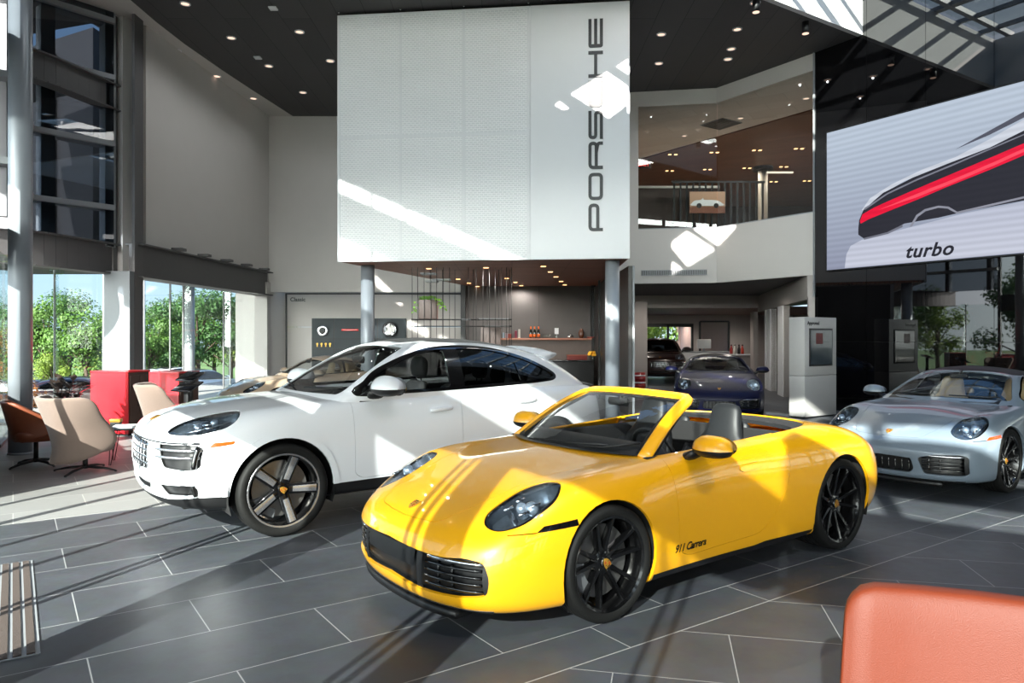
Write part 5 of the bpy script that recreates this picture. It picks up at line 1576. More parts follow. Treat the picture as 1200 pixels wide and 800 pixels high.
    # door handles
    for sd in (1, -1):
        for x, z in ((1.52, .965), (2.54, 1.0)):
            q, n = s.on(x, z, 'y'); b = MB(); R = []
            for f, k in ((-1, .35), (-.94, .8), (-.6, 1), (0, 1.05), (.6, 1), (.94, .8), (1, .35)):
                c = Vector((x + .125 * f, (q.y + .018 + .014 * (1 - abs(f) ** 3)) * sd, z + .006 * f))
                R.append(super_ring(c, (0, 0, 1), (0, sd, 0), .019 * k, .014 * k, 2.5, 12))
            rings(b, R); b.build('door_handle', B, car)
            b = MB(); b.sphere((x, (q.y - .002) * sd, z - .008), .03, 16, 8, (2.2, .12, .85)); b.build('handle_cup', B, car)
    b = MB(); b.span((-.70, -.6, .26), (3.6, .6, .32)); b.span((.46, -.84, .27), (2.42, .84, .36)); b.build('underbody', M['liner'], car)
    wheel_well(car, 0, WR, .45, .94, .55); wheel_well(car, WB, WR, .45, .94, .55)
    w1 = make_wheel(car, WR, .298, .29, 'five'); wheel_at(w1, 0, .812, WR, True, .28)
    w2 = copy_tree(w1, car); wheel_at(w2, 0, -.812, WR, False, .9)
    w3 = copy_tree(w1, car); wheel_at(w3, WB, .82, WR, True, .6)
    w4 = copy_tree(w1, car); wheel_at(w4, WB, -.82, WR, False, .2)
    for sd in (1, -1): wing_mirror(car, (.87, sd * 1.05, 1.185), B, sd, 1.5)
    # glasshouse
    gk = Skin(g, 6, 6)
    wsc = round_poly([(0, 1.0), (2.62, 1.0), (2.78, 1.2), (2.78, 3.6), (2.6, 4.0), (0, 4.1)], [0, .1, .2, .3, .2, 0])
    gk.cut('windscreen', [(-.2, 1.0)] + wsc + [(-.2, 4.1)])
    dlo = smooth_poly([(.69, 1.138), (.80, 1.235), (.93, 1.325), (1.10, 1.405), (1.30, 1.475), (1.58, 1.535), (1.97, 1.552), (2.3, 1.52), (2.66, 1.43), (2.9, 1.335), (3.05, 1.25), (3.03, 1.21), (2.9, 1.19), (2.4, 1.168), (1.8, 1.153), (1.2, 1.142)], 4)
    gk.cut('side_trim', g.inv(ring_poly(dlo, .017), 'y'))
    ins = lambda q: g.inv(dens(q, .06), 'y')
    def shrink(x0, x1, lean0=.0, lean1=.0):
        top = {}
        P = ring_poly(dlo, -.016); out = []
        for x, z in P: out.append((min(max(x, x0 + lean0 * (z - 1.12)), x1 + lean1 * (z - 1.12)), z))
        return out
    gk.cut('side_glass', ins(round_poly(shrink(.74, 1.66, 0, .04), .0, 0) if False else shrink(.74, 1.66, 0, .04)))
    gk.cut('rear_side_glass', ins(shrink(1.83, 2.55, .03, -.10)))
    gk.cut('quarter_glass', ins(shrink(2.635, 3.2, -.42, 0)))
    gk.cut('roof', round_poly([(2.6, 4.95), (3.6, 4.8), (7, 4.72), (8.3, 4.72), (8.5, 5.2), (8.5, 7.6), (-.2, 7.6), (-.2, 4.45), (1.5, 4.4)], [.2, .3, .3, .2, .2, 0, 0, 0, .1]))
    gk.cut('rear_glass', round_poly([(10.3, 4.2), (10.4, 1.9), (11, 1.5), (13, 1.5), (13, 4.4)], .2))
    gk.ids['shell'] = 0; p = gk.piece
    p('shell', 'roof_frame', B, car, skirt=.02)
    p('windscreen', 'windscreen', M['car_glass'], car, off=-.006, skirt=0)
    p('side_trim', 'window_trim', M['gloss_black'], car, off=.001, mirror='pair', skirt=.02)
    p('side_glass', 'front_side_window', M['car_glass'], car, off=-.008, mirror='pair', skirt=0)
    p('rear_side_glass', 'rear_side_window', M['dark_glass'], car, off=-.008, mirror='pair', skirt=0)
    p('quarter_glass', 'quarter_window', M['dark_glass'], car, off=-.008, mirror='pair', skirt=0)
    p('roof', 'roof_panel', M['roof_black'], car, off=.001)
    p('rear_glass', 'rear_window', M['dark_glass'], car, off=-.004, skirt=0)
    # roof spoiler and its lower lip
    b = MB(); P = []
    for y in np.linspace(-.56, .56, 21):
        a = abs(y) / .56; k = 1 - .35 * a ** 3
        x0, z0 = 2.95 + .02 * a, 1.56 - .10 * a ** 2.5
        x1, z1 = 3.38 - .10 * a ** 2, 1.508 - .045 * a ** 2
        P.append([(x0, y, z0 - .02), (x0 + .15, y, (z0 * 2 + z1) / 3 + .008), ((x0 + x1) / 2 + .08, y, (z0 + 2 * z1) / 3 + .012), (x1, y, z1 + .004), (x1 + .003, y, z1 - .012), (x1 - .03, y, z1 - .055 * k), (x1 - .14, y, z1 - .075), (x1 - .3, y, z1 - .03)])
    rings(b, [[Vector(q) for q in r] for r in P]); b.build('roof_spoiler', B, car)
    b = MB(); R = []
    for y in np.linspace(-.66, .66, 15):
        a = abs(y) / .66
        R.append([Vector((3.78 - .12 * a ** 2, y, 1.115 - .02 * a)), Vector((3.93 - .16 * a ** 2, y, 1.125 - .03 * a)), Vector((3.935 - .16 * a ** 2, y, 1.105 - .03 * a)), Vector((3.82 - .12 * a ** 2, y, 1.06 - .02 * a))])
    rings(b, R); b.build('deck_spoiler', M['trim_black'], car)
    b = MB()
    for (ua, va), (ub, vb) in (((.5, 1.15), (2.7, 1.3)), ):
        for sd in (1, -1):
            P0, _ = g.at(ua, va); P1, _ = g.at(ub, vb)
            b.tube([Vector((P0.x, P0.y * sd, P0.z)) + Vector((-.02, 0, .016)), Vector((P1.x, P1.y * sd, P1.z)) + Vector((-.015, 0, .014))], .009, 6)
    b.build('wiper', M['trim_black'], car)
    b = MB(); R = []
    for f in (-.12, -.115, -.06, .06, .115, .12): R.append(super_ring((1.10, f, 1.42), (0, 0, 1), (1, 0, 0), .035 * (1 if abs(f) < .118 else .4), .015, 2.6, 12))
    rings(b, R); b.cyl((1.10, 0, 1.43), (1.17, 0, 1.52), .014, n=8); b.build('rear_view_mirror', M['trim_black'], car)
    # cabin
    b = MB(); b.span((.60, -.80, .38), (3.4, .80, .46)); b.span((.60, -.82, .4), (.68, .82, 1.0)); b.span((2.95, -.80, .4), (3.05, .80, 1.1))
    for sd in (1, -1): b.span((.7, sd * .78, .42), (3.2, sd * .86, 1.09), bev=.02)
    b.span((.7, -.16, .44), (1.8, .16, .78), bev=.03); b.build('cabin_tub', M['cabin'], car)
    b = MB(); R = []
    for y in (-.78, -.7, -.3, 0, .3, .7, .78):
        dx = .10 * (abs(y) > .5)
        R.append([Vector(q) for q in ((.46 + dx, y, 1.0), (.54 + dx, y, 1.10), (.78, y, 1.135), (.92, y, 1.115), (1.0, y, 1.05), (1.0, y, .85), (.85, y, .7), (.6 + dx, y, .75))])
    rings(b, R); b.build('dashboard', M['leather_black'], car)
    steering_wheel(car, 1.17, -.38, 1.03)
    for sd in (1, -1):
        bucket_seat(car, 1.82, sd * .39, .56, 'leather_black', sport=False, scale=1.02)
        bucket_seat(car, 2.68, sd * .40, .58, 'leather_black', sport=False, scale=.92, name='rear_seat')
    bucket_seat(car, 2.68, 0, .58, 'leather_black', sport=False, scale=.84, name='rear_seat')
    return car
M['paint_yellow'] = pbr('racing yellow paint', (250, 178, 16), .35, 0, coat=1.0, var=.01, vscale=2)
M['paint_white'] = pbr('white paint', (238, 241, 245), .3, 0, coat=1.0, var=.008, vscale=2)
M['paint_grey'] = pbr('chalk blue grey paint', (118, 130, 142), .3, 0, coat=1.0, var=.01, vscale=2)
M['paint_blue'] = pbr('deep blue metallic paint', (5, 8, 44), .5, .0, coat=.12, spec=.2, var=.03, vscale=300)
# car frames: x runs from nose to tail, so the heading angle is that of the x axis
YA = math.atan2(.5929, .8053)
yellow = sport_car('convertible_car', 'bright yellow open-top sports convertible with black wheels', 'paint_yellow', (.05, 4.85, 0), YA, True, 'leather_grey', 'ten', script='911 Carrera')
M['paint_tan'] = pbr('tan classic paint', (168, 146, 124), .3, 0, coat=1.0, var=.01, vscale=2)
M['paint_maroon'] = pbr('dark maroon paint', (34, 14, 11), .3, 0, coat=1.0, var=.02, vscale=2)
M['paint_black'] = pbr('black paint', (10, 10, 11), .25, 0, coat=1.0, var=.02, vscale=2)

def tree_of(o):
    r = [o]
    for c in _children.get(o.name, []): r += tree_of(c)
    return r
def recolor(root, old, new):
    for o in tree_of(root):
        if o.type == 'MESH':
            for sl in o.material_slots:
                if sl.material == M[old]:
                    sl.link = 'OBJECT'; sl.material = M[new]
def place(o, x, y, rz, label, z=0.0):
    o.location = (x, y, z); o.rotation_euler = (0, 0, rz); o['label'] = label
    return o

suv = suv_car('suv_car', 'white coupe-roofed SUV with black roof and five-spoke wheels beside the yellow convertible', 'paint_white', (-2.45, 6.70, 0), math.radians(37))
grey = sport_car('sports_car', 'pale blue-grey sports coupe with black roof parked before the black glass wall', 'paint_grey', (4.75, 8.32, 0), math.radians(36.7), False, 'leather_beige', 'why', 'turbo', amber=True)
blue = copy_tree(grey); recolor(blue, 'paint_grey', 'paint_blue'); recolor(blue, 'leather_beige', 'leather_black'); recolor(blue, 'amber', 'gloss_black')
place(blue, 4.32, 15.1, math.radians(76), 'deep blue sports coupe facing forward in the passage under the gallery')
tan = copy_tree(grey); recolor(tan, 'paint_grey', 'paint_tan'); recolor(tan, 'roof_black', 'paint_tan')
place(tan, -5.0, 14.6, math.radians(40), 'tan classic coupe half hidden behind the white SUV'); tan.scale = (.93, .88, .98)
maroon = copy_tree(suv); recolor(maroon, 'paint_white', 'paint_maroon'); recolor(maroon, 'car_glass', 'dark_glass')
place(maroon, 5.45, 26.6, math.radians(80), 'dark maroon SUV in the far room before the bright doorway')
# ------------------------------------------------------------------ big white sign volume, gallery and passage
def mesh_panel_material():
    m, nt, out = newmat('white perforated metal'); L = nt.links.new
    p = N(nt, 'ShaderNodeBsdfPrincipled'); L(p.outputs[0], out.inputs[0]); p.inputs['Roughness'].default_value = .5
    tc = N(nt, 'ShaderNodeTexCoord')
    mp = N(nt, 'ShaderNodeMapping'); mp.inputs['Rotation'].default_value = (PI / 2, 0, 0); L(tc.outputs['Object'], mp.inputs['Vector'])
    br = N(nt, 'ShaderNodeTexBrick'); br.offset = .5
    L(mp.outputs[0], br.inputs['Vector'])
    br.inputs['Scale'].default_value = 1; br.inputs['Brick Width'].default_value = .085; br.inputs['Row Height'].default_value = .042; br.inputs['Mortar Size'].default_value = .013; br.inputs['Mortar Smooth'].default_value = .6
    br.inputs['Color1'].default_value = (.72, .73, .74, 1); br.inputs['Color2'].default_value = (.75, .76, .77, 1); br.inputs['Mortar'].default_value = (.88, .88, .88, 1)
    L(br.outputs['Color'], p.inputs['Base Color'])
    b = N(nt, 'ShaderNodeBump', i_Strength=.6, i_Distance=.01); L(br.outputs['Fac'], b.inputs['Height']); L(b.outputs[0], p.inputs['Normal'])
    return m
M['mesh_white'] = mesh_panel_material()
SA = Vector((-3.56, 14.78, 0)); SB = Vector((2.31, 14.14, 0)); SD = (SB - SA).normalized(); SN = Vector((SD.y, -SD.x, 0))   # towards the viewer
SL = (SB - SA).length; SZ0, SZ1 = 3.2, 8.24
sang = math.atan2(SD.y, SD.x)
def spt(px):      # distance along the sign face seen at a picture column
    r = (px - 600) / FPX
    return (r * SA.y - SA.x) / (SD.x - r * SD.y)
b = MB(); b.prism([(SA.x, SA.y), (SB.x, SB.y), (2.55, 21.7), (-1.25, 21.7)], SZ0 + .06, SZ1)
struct('wall_sign', b, M['sign_white'])
b = MB(); b.prism([(SA.x + .05, SA.y + .06), (SB.x - .02, SB.y + .06), (2.55, 21.7), (-1.25, 21.7)], SZ0, SZ0 + .055)
struct('ceiling_wood', b, M['wood_dark'])
Tm = Matrix.Translation(SA) @ Matrix.Rotation(sang, 4, 'Z')     # local: x along face, -y towards viewer
cols = [spt(398), spt(470), spt(544), spt(619.5), SL]
zm = 5.73
frame_t = .035
for i in range(3):
    for z0, z1 in ((SZ0, zm), (zm, SZ1)):
        b = MB(); b.span((cols[i] + .03, -.05, z0 + .03), (cols[i + 1] - .03, -.035, z1 - .03), M=None)
        o = b.build('wall_sign_mesh', M['mesh_white'], kind='structure'); o.matrix_world = Tm
b = MB()
for c in cols[:4]: b.span((c - .028, -.055, SZ0), (c + .028, 0, SZ1))
b.span((0, -.055, zm - .03), (cols[3], 0, zm + .03))
b.span((0, -.055, SZ0), (cols[3], 0, SZ0 + .04)); b.span((0, -.055, SZ1 - .04), (cols[3], 0, SZ1))
for c in cols[:4]:
    for k in range(7): b.cyl((c, -.062, SZ0 + .3 + k * .8), (c, -.05, SZ0 + .3 + k * .8), .016, n=8)
o = b.build('wall_sign_frame', M['sign_white'], kind='structure'); o.matrix_world = Tm
b = MB(); b.span((cols[3] + .035, -.06, SZ0), (SL, 0, SZ1)); o = b.build('wall_sign_panel', M['sign_white'], kind='structure'); o.matrix_world = Tm

def stroke(b, pts, w, z0, z1, T, closed=False):
    P = [np.array(p, float) for p in pts]; m = len(P); Lp = []; Rp = []
    for i in range(m):
        a = P[i - 1] if (i > 0 or closed) else P[i]; c = P[(i + 1) % m] if (i < m - 1 or closed) else P[i]
        t1 = P[i] - a; t2 = c - P[i]
        t1 = t1 / np.linalg.norm(t1) if np.linalg.norm(t1) > 1e-9 else t2 / np.linalg.norm(t2)
        t2 = t2 / np.linalg.norm(t2) if np.linalg.norm(t2) > 1e-9 else t1
        t = t1 + t2; t /= np.linalg.norm(t); n = np.array([-t[1], t[0]])
        k = 1 / max(.5, abs(np.dot(n, np.array([-t1[1], t1[0]]))))
        Lp.append(P[i] + n * w / 2 * k); Rp.append(P[i] - n * w / 2 * k)
    for i in range(m if closed else m - 1):
        j = (i + 1) % m
        b.prism([tuple(Rp[i]), tuple(Rp[j]), tuple(Lp[j]), tuple(Lp[i])], z0, z1, T)
def letter(ch, w, h, s):
    a, c = s / 2, 1
    X0, X1, Y0, Y1, YM = s / 2, w - s / 2, s / 2, h - s / 2, h * .46
    r = .07
    rp = lambda pts, rr: round_poly(pts, rr, 4)
    def openp(pts, rr):
        out = [pts[0]]
        for i in range(1, len(pts) - 1):
            out += round_poly([pts[i - 1], pts[i], pts[i + 1]], [0, rr, 0], 4)[5:10]
        return out + [pts[-1]]
    if ch == 'O': return [(rp([(X0, Y0), (X1, Y0), (X1, Y1), (X0, Y1)], r), True)]
    if ch == 'P': return [(openp([(X0, 0), (X0, Y1), (X1, Y1), (X1, YM - .03), (X0, YM - .03)], r), False)]
    if ch == 'R': return [(openp([(X0, 0), (X0, Y1), (X1, Y1), (X1, YM), (X0, YM)], r), False), (openp([(w * .6, YM), (X1, YM * .75), (X1, 0)], .04), False)]
    if ch == 'S': return [(openp([(w, Y1), (X0, Y1), (X0, h / 2), (X1, h / 2), (X1, Y0), (0, Y0)], r), False)]
    if ch == 'C': return [(openp([(w, Y1), (X0, Y1), (X0, Y0), (w, Y0)], r), False)]
    if ch == 'H': return [([(X0, 0), (X0, h)], False), ([(X1, 0), (X1, h)], False), ([(X0, h / 2), (X1, h / 2)], False)]
    if ch == 'E': return [(openp([(w, Y1), (X0, Y1), (X0, Y0), (w, Y0)], .02), False), ([(X0, h / 2), (w, h / 2)], False)]
word = thing('wall_lettering', 'tall black wordmark running up the white sign panel', 'sign')
xc = spt(698); Yc = (SA + SD * xc).y
zof = lambda py: CAMZ + (HORIZ - py) / FPX * Yc
ty = [(747, 655), (643, 553), (540, 449), (440, 346), (335, 246), (235, 147), (135, 40)]
for ch, (ya, yb) in zip('PORSCHE', ty):
    za = zof(10 + ya / 2.857); zb = zof(10 + yb / 2.857)
    b = MB(); hgt = spt(706.5) - spt(689.5)
    # local reading direction is up (z); letter tops point to the left
    T = Tm @ Matrix(((0, -1, 0, spt(706.5)), (0, 0, -1, -.062), (1, 0, 0, za), (0, 0, 0, 1)))
    for pts, cl in letter(ch, zb - za, hgt, .062): stroke(b, pts, .062, 0, .02, T, cl)
    b.build('letter', M['sign_black'], word)
b = None

# round columns under the sign
round_col(2.03, 14.55, .145, SZ0 + .01); round_col(-3.10, 15.45, .145, SZ0 + .01)

# gallery parapet, frame and glass
GA, GB, GC, GD = (2.75, 19.58), (3.24, 19.5), (5.45, 19.16), (7.07, 16.8)
ZP0, ZP1 = 3.115, 4.58
b = MB()
for p, q in ((GA, GB), (GB, GC), (GC, GD)): b.wallseg(p, q, ZP0, ZP1, .15)
b.wallseg(GA, (3.42, 19.47), ZP1, H, .15)
for p, q in (((3.0, 19.54), GC), (GC, GD)): b.wallseg(p, q, 7.9, H + .05, .15)
struct('wall_gallery', b, M['white_wall'])
b = MB(); b.wallseg((3.42, 19.52), (GC[0] + .02, GC[1] + .06), ZP1, 7.9, .012); b.wallseg((GC[0] + .04, GC[1] + .04), (GD[0], GD[1] + .08), ZP1, 7.9, .012)
struct('window_gallery', b, M['glass'])
b = MB(); b.wallseg((3.42, 19.5), GC, ZP1, ZP1 + .025, .1); b.wallseg(GC, GD, ZP1, ZP1 + .025, .1); struct('trim_gallery', b, M['steel_mid'])
# gallery floor slab, back rooms
b = MB(); b.prism([(2.6, 19.66), GC, (GD[0], GD[1] + .05), (8.8, 25.2), (13, 25.2), (13, 36), (2.6, 36)], ZP0 + .001, 3.4); struct('ceiling_passage', b, M['dark_panel'])
b = MB(); b.prism([(2.6, 19.8), GC, (GD[0] + .1, GD[1] + .2), (17, 20.4), (17, 36), (2.6, 36)], 3.4, 3.42); struct('floor_gallery', b, pbr('pale gallery floor', (188, 176, 166), .5, var=.05))
b = MB(); b.prism([(2.6, 19.7), (5.5, 19.3), (7.2, 16.9), (8.4, 19.4), (4.2, 25.5), (2.6, 27.8)], 7.9, 7.95); struct('ceiling_tile', b, M['white_tile'])
b = MB(); b.prism([(2.6, 27.8), (4.2, 25.5), (8.4, 19.4), (9.2, 16.0), (17, 20), (17, 36), (2.6, 36)], 7.86, 7.95); struct('ceiling_gallery', b, M['wood_brown'])
M['brown_wall'] = pbr('dark brown gallery wall', (58, 44, 38), .7, var=.1, vscale=6)
b = MB(); b.wallseg((17, 34), (2.6, 34), 3.4, 8, .2, -.2); b.wallseg((2.6, 36), (2.6, 19.7), 3.4, 8, .2); b.wallseg((17, 20), (17, 36), 3.4, 8, .2); struct('wall_gallery_back', b, M['brown_wall'])
b = MB(); b.wallseg((9.2, 16.5), (17, 20.5), 3.2, 8.2, .2, -.3); struct('wall_gallery_side', b, M['brown_wall'])
# low partition with light top, slatted screen and picture
b = MB(); b.span((3.3, 22.0, 3.4), (6.35, 22.12, 6.22)); struct('wall_partition', b, M['brown_wall'])
b = MB(); b.span((3.3, 21.97, 6.22), (6.35, 22.15, 6.29)); struct('trim_partition', b, M['white_wall'])
sc = thing('slat_screen', 'dark slatted screen standing behind the gallery glass', 'screen', (6.2, 21.6, 3.4))
b = MB()
for k in range(15): b.span((-1.35 + k * .19, 0, 0), (-1.30 + k * .19, .05, 2.9))
b.build('slats', M['black'], sc); b = MB(); b.span((-1.4, -.005, 2.9), (1.4, .06, 2.96)); b.span((-1.4, -.005, 0), (1.4, .06, .06)); b.build('frame', M['black'], sc)
pic = thing('framed_picture', 'framed picture of a white open car hanging on the slatted gallery screen', 'picture', at(829, 237, 21.5))
M['pic_bg'] = pbr('picture backdrop', (188, 150, 122), .6, var=.05); M['pic_floor'] = pbr('picture floor boards', (128, 78, 56), .6, var=.3, vscale=14)
b = MB(); b.span((-.53, 0, -.32), (.53, .03, .32)); b.build('backing', M['pic_bg'], pic)
b = MB(); b.span((-.53, -.004, -.32), (.53, 0, -.13)); b.build('painted_floor', M['pic_floor'], pic)
b = MB()
prof = smooth_poly([(-.45, -.10), (-.46, -.02), (-.38, .05), (-.2, .075), (-.13, .13), (-.10, .075), (.12, .07), (.3, .05), (.44, -.03), (.44, -.10)], 3)
b.prism([(x, y) for x, y in prof], 0, .004, Matrix.Translation((0, -.006, 0)) @ Matrix.Rotation(PI / 2, 4, 'X')); b.build('painted_car', M['sign_white'], pic)
b = MB()
for x in (-.25, .26): b.cyl((x, -.016, -.10), (x, -.008, -.10), .075, n=20)
b.build('painted_wheels', M['black'], pic)
gc = MB(); p = at(894, 205, 26.2); gc.cyl((p[0], p[1], 3.4), (p[0], p[1], 7.86), .17, n=28); gc.build('pillar_gallery', pbr('grey gallery column', (112, 106, 100), .7, var=.03), kind='structure')
gc = MB(); gc.cyl((p[0], p[1], 7.74), (p[0], p[1], 7.86), .36, n=28); gc.build('pillar_gallery_collar', M['black'], kind='structure')
# long fluorescent strip and exit sign
o = MB(); o.box(at(914, 202, 25.0), (.9, .08, .05)); o.build('strip_light', emis('cool strip lamp', (255, 236, 214), .9), label='short bright strip lamp under the brown gallery ceiling', cat='lamp')
ex = thing('exit_sign', 'red lit exit sign beside the gallery glass', 'sign', at(754, 193, 24.6))
b = MB(); b.box((0, 0, 0), (.5, .06, .26), bev=.01); b.build('case', M['black'], ex)
text_obj('lettering', 'EXIT', .2, .004, emis('red exit letters', (255, 40, 30), 1.2), Matrix.Translation((0, -.035, 0)) @ Matrix.Rotation(PI / 2, 4, 'X'), ex)

M['lamp_warm'] = emis('warm lamp', (255, 190, 130), 3.0)
M['lamp_white'] = emis('neutral lamp', (255, 214, 190), 1.0)
def downlight(name, label, cat, group, p, r, mat, square=False, pair=False):
    t = thing(name, label, cat, p, 0, group)
    b = MB()
    if square:
        for dx in ((-.1, .1) if pair else (0,)):
            b.span((dx - r, -r, -.02), (dx + r, r, -.012))
        b.build('lamp_glass', mat, t)
        b = MB(); w = (.1 if pair else 0) + r + .02
        b.span((-w, -r - .02, -.012), (w, r + .02, 0)); b.build('trim_ring', M['black'], t)
    else:
        b = MB(); b.lathe([(r * 1.25, 0), (r * 1.25, -.015), (r, -.02), (r * .92, -.008)], n=24); b.build('trim_ring', M['sign_white'], t)
        b = MB(); b.cyl((0, 0, -.009), (0, 0, -.006), r * .95, n=24); b.build('lamp_glass', mat, t)
    return t
def on_z(px, py, z):
    Y = (z - CAMZ) * FPX / (HORIZ - py)
    return at(px, py, Y)
for x, y in ((187, 290), (343, 282), (503, 274), (660, 268), (175, 351), (317, 346), (465, 341), (603, 336), (690, 389), (565, 392)):
    downlight('gallery_downlight', 'warm twin downlight in the brown gallery ceiling', 'lamp', 'gallery ceiling downlights', on_z(730 + x / 3.2, 90 + y / 3.2, 7.86), .05, M['lamp_warm'], True, True)
for x, y in ((230, 220), (441, 154), (687, 80)):
    downlight('tile_downlight', 'round downlight in the white tiled gallery ceiling', 'lamp', 'white ceiling downlights', on_z(730 + x / 3.2, 90 + y / 3.2, 7.9), .08, M['lamp_white'])
v = thing('ceiling_vent', 'square slatted air vent in the white tiled gallery ceiling', 'vent', on_z(845, 145, 7.9), math.radians(33))
b = MB(); b.span((-.42, -.42, -.02), (.42, .42, -.002)); b.build('frame', M['steel_mid'], v)
b = MB()
for k in range(9): b.box((0, -.36 + k * .09, -.025), (.78, .05, .012))
b.build('slats', M['steel_dark'], v)
v = thing('air_vent', 'long slotted air vent low in the white gallery parapet', 'vent', Vector(mez_pt(789.5, 319.5)) + Vector((0, -.01, 0)), math.atan2(GC[1] - GB[1], GC[0] - GB[0]))
b = MB(); b.span((-.86, -.012, -.07), (.86, .0, .07)); b.build('recess', M['black'], v)
b = MB()
for k in range(40): b.span((-.84 + k * .0425, -.02, -.062), (-.822 + k * .0425, -.008, .062))
b.span((-.87, -.024, .06), (.87, -.0, .075)); b.span((-.87, -.024, -.075), (.87, -.0, -.06)); b.build('slats', M['steel_mid'], v)

# main ceiling lamps
for x, y in ((217, 4), (271, 44), (315, 77), (351, 37), (387, 71), (355, 108), (775, 40), (772, 74), (864, 34), (857, 57), (853, 69), (885, 3)):
    downlight('ceiling_downlight', 'round recessed downlight in the charcoal ceiling', 'lamp', 'charcoal ceiling downlights', on_z(x, y, H), .085, M['lamp_white'])
for x, y in ((320, 9), (302, 67)):
    t = thing('ceiling_sensor', 'small square white sensor on the charcoal ceiling', 'sensor', on_z(x, y, H), 0, 'ceiling sensors'); b = MB(); b.box((0, 0, -.015), (.16, .16, .03), bev=.008); b.build('housing', M['sign_white'], t)
for x, y in ((207, 59), (254, 89), (297, 115)):
    downlight('soffit_downlight', 'round recessed downlight in the white soffit by the windows', 'lamp', 'soffit downlights', on_z(x, y, H), .09, M['lamp_white'])
for x, y in ((944, 30), (886, 4)):
    t = thing('spot_cylinder', 'white surface mounted cylinder spotlight on the charcoal ceiling', 'lamp', on_z(x, y - 4, H), 0, 'cylinder spotlights')
    b = MB(); b.cyl((0, 0, -.24), (0, 0, 0), .075, n=20); b.build('housing', M['black'], t); b = MB(); b.cyl((0, 0, -.245), (0, 0, -.238), .068, n=20); b.build('lamp_glass', M['lamp_white'], t)
for x, y in ((145, 62), (442, 57), (740, 50), (777, 79), (297, 117), (353, 138), (397, 155), (550, 113), (595, 134), (625, 151), (806, 105), (833, 129), (852, 147)):
    downlight('wood_downlight', 'small square warm downlight in the dark wood ceiling under the sign', 'lamp', 'wood ceiling downlights', on_z(470 + x / 4.44, 300 + y / 4.44, SZ0), .055, M['lamp_warm'], True)

# ------------------------------------------------------------------ passage under the gallery and rooms behind
M['grey_wall'] = pbr('warm grey wall', (150, 142, 138), .8, var=.03, vscale=3)
M['passage_wall'] = pbr('pale passage wall', (176, 168, 163), .8, var=.03, vscale=3)
b = MB(); b.wallseg((2.75, 25.0), (8.75, 25.0), 2.69, ZP0, .2); struct('beam_passage', b, M['passage_wall'])
b = MB(); b.prism([(2.75, 25.2), (13, 25.2), (13, 36), (2.75, 36)], 2.70, 2.75); struct('ceiling_far', b, M['wood_brown'])
# partition beside the bar
b = MB(); b.span((2.42, 14.95, 0), (2.50, 21.55, 3.14)); struct('wall_bar_side', b, pbr('dark grey bar partition', (44, 42, 41), .35, var=.06))
b = MB(); b.span((2.50, 14.90, 0), (2.54, 14.99, 3.14)); struct('trim_bar_side', b, M['steel_mid'])
b = MB(); b.span((3.55, 21.9, 0), (4.12, 22.05, 2.75)); struct('wall_passage_left', b, M['grey_wall'])
# right wall of the passage with three door openings
def on_line(px, a, c):
    d = Vector((c[0] - a[0], c[1] - a[1])); r = (px - 600) / FPX
    t = (r * a[1] - a[0]) / (d.x - r * d.y)
    return (a[0] + d.x * t, a[1] + d.y * t)
RA, RB = (7.07, 16.85), (8.75, 25.2)
b = MB(); b.wallseg(RB, RA, 2.55, ZP0, .14, -.14)
for x0, x1 in ((955, 953.5), (925, 917), (909, 904), (888, 884)):
    b.wallseg(on_line(x1, RA, RB), on_line(x0, RA, RB), 0, 2.6, .14, -.14)
struct('wall_passage_right', b, M['passage_wall'])
b = MB()
for x0, x1 in ((924.5, 918), (903.5, 902), (909, 905)):
    b.wallseg(on_line(x1, RA, RB), on_line(x0, RA, RB), 0, 2.55, .18, -.16)
struct('door_2_frame', b, M['sign_white'])
b = MB(); b.wallseg((11.5, 17.5), (11.5, 26), 0, 3, .2, -.2); b.wallseg((7.4, 17.2), (11.5, 17.5), 0, 3, .1); struct('wall_side_room', b, M['grey_wall'])
b = MB(); b.prism([(7.1, 16.9), (11.6, 17.2), (11.6, 26), (8.7, 25.2)], 2.95, 3.0); struct('ceiling_side_room', b, M['grey_wall'])
# far wall with the bright doorway and an inner window
FY = 33.0
xa, xb, xc_, xd = [at(p, 396, FY)[0] for p in (757, 811, 820, 854)]
b = MB()
b.wallseg((2.75, FY), (xa, FY), 0, 2.7, .2); b.wallseg((xb, FY), (xc_, FY), 0, 2.7, .2); b.wallseg((xd, FY), (13, FY), 0, 2.7, .2)
b.wallseg((xa, FY), (xb, FY), 2.25, 2.7, .2); b.wallseg((xc_, FY), (xd, FY), 2.4, 2.7, .2); b.wallseg((xc_, FY), (xd, FY), 0, .8, .2)
struct('wall_far', b, M['passage_wall'])
b = MB()
for x in (xa, xa + .02 * 50, xb): b.span((x - .05, FY - .06, 0), (x + .05, FY + .02, 2.3))
b.span((xa, FY - .06, 2.15), (xb, FY + .02, 2.3)); struct('door_3_frame', b, M['black'])
b = MB()
for x in (xc_, xd): b.span((x - .04, FY - .05, .8), (x + .04, FY + .02, 2.4))
b.span((xc_, FY - .05, 2.36), (xd, FY + .02, 2.44)); struct('window_9_frame', b, M['black'])
b = MB(); b.wallseg((xb + .1, FY + 3), (xd + 2, FY + 3), 0, 2.7, .2); b.wallseg((xb + .15, FY + 3), (xb + .15, FY + .1), 0, 2.7, .1); struct('wall_office', b, pbr('pinkish office wall', (196, 168, 158), .8, var=.02))
b = MB(); b.span((3.0, 21.7, 0), (3.02, 33, 2.7)); b.span((12.9, 25, 0), (13, 33, 2.7)); struct('wall_far_side', b, M['grey_wall'])
dr = thing('striped_drum', 'red drum with pale bands standing by the passage wall', 'barrel', at(749.5, 396, 21.4)[:2] + (0,))
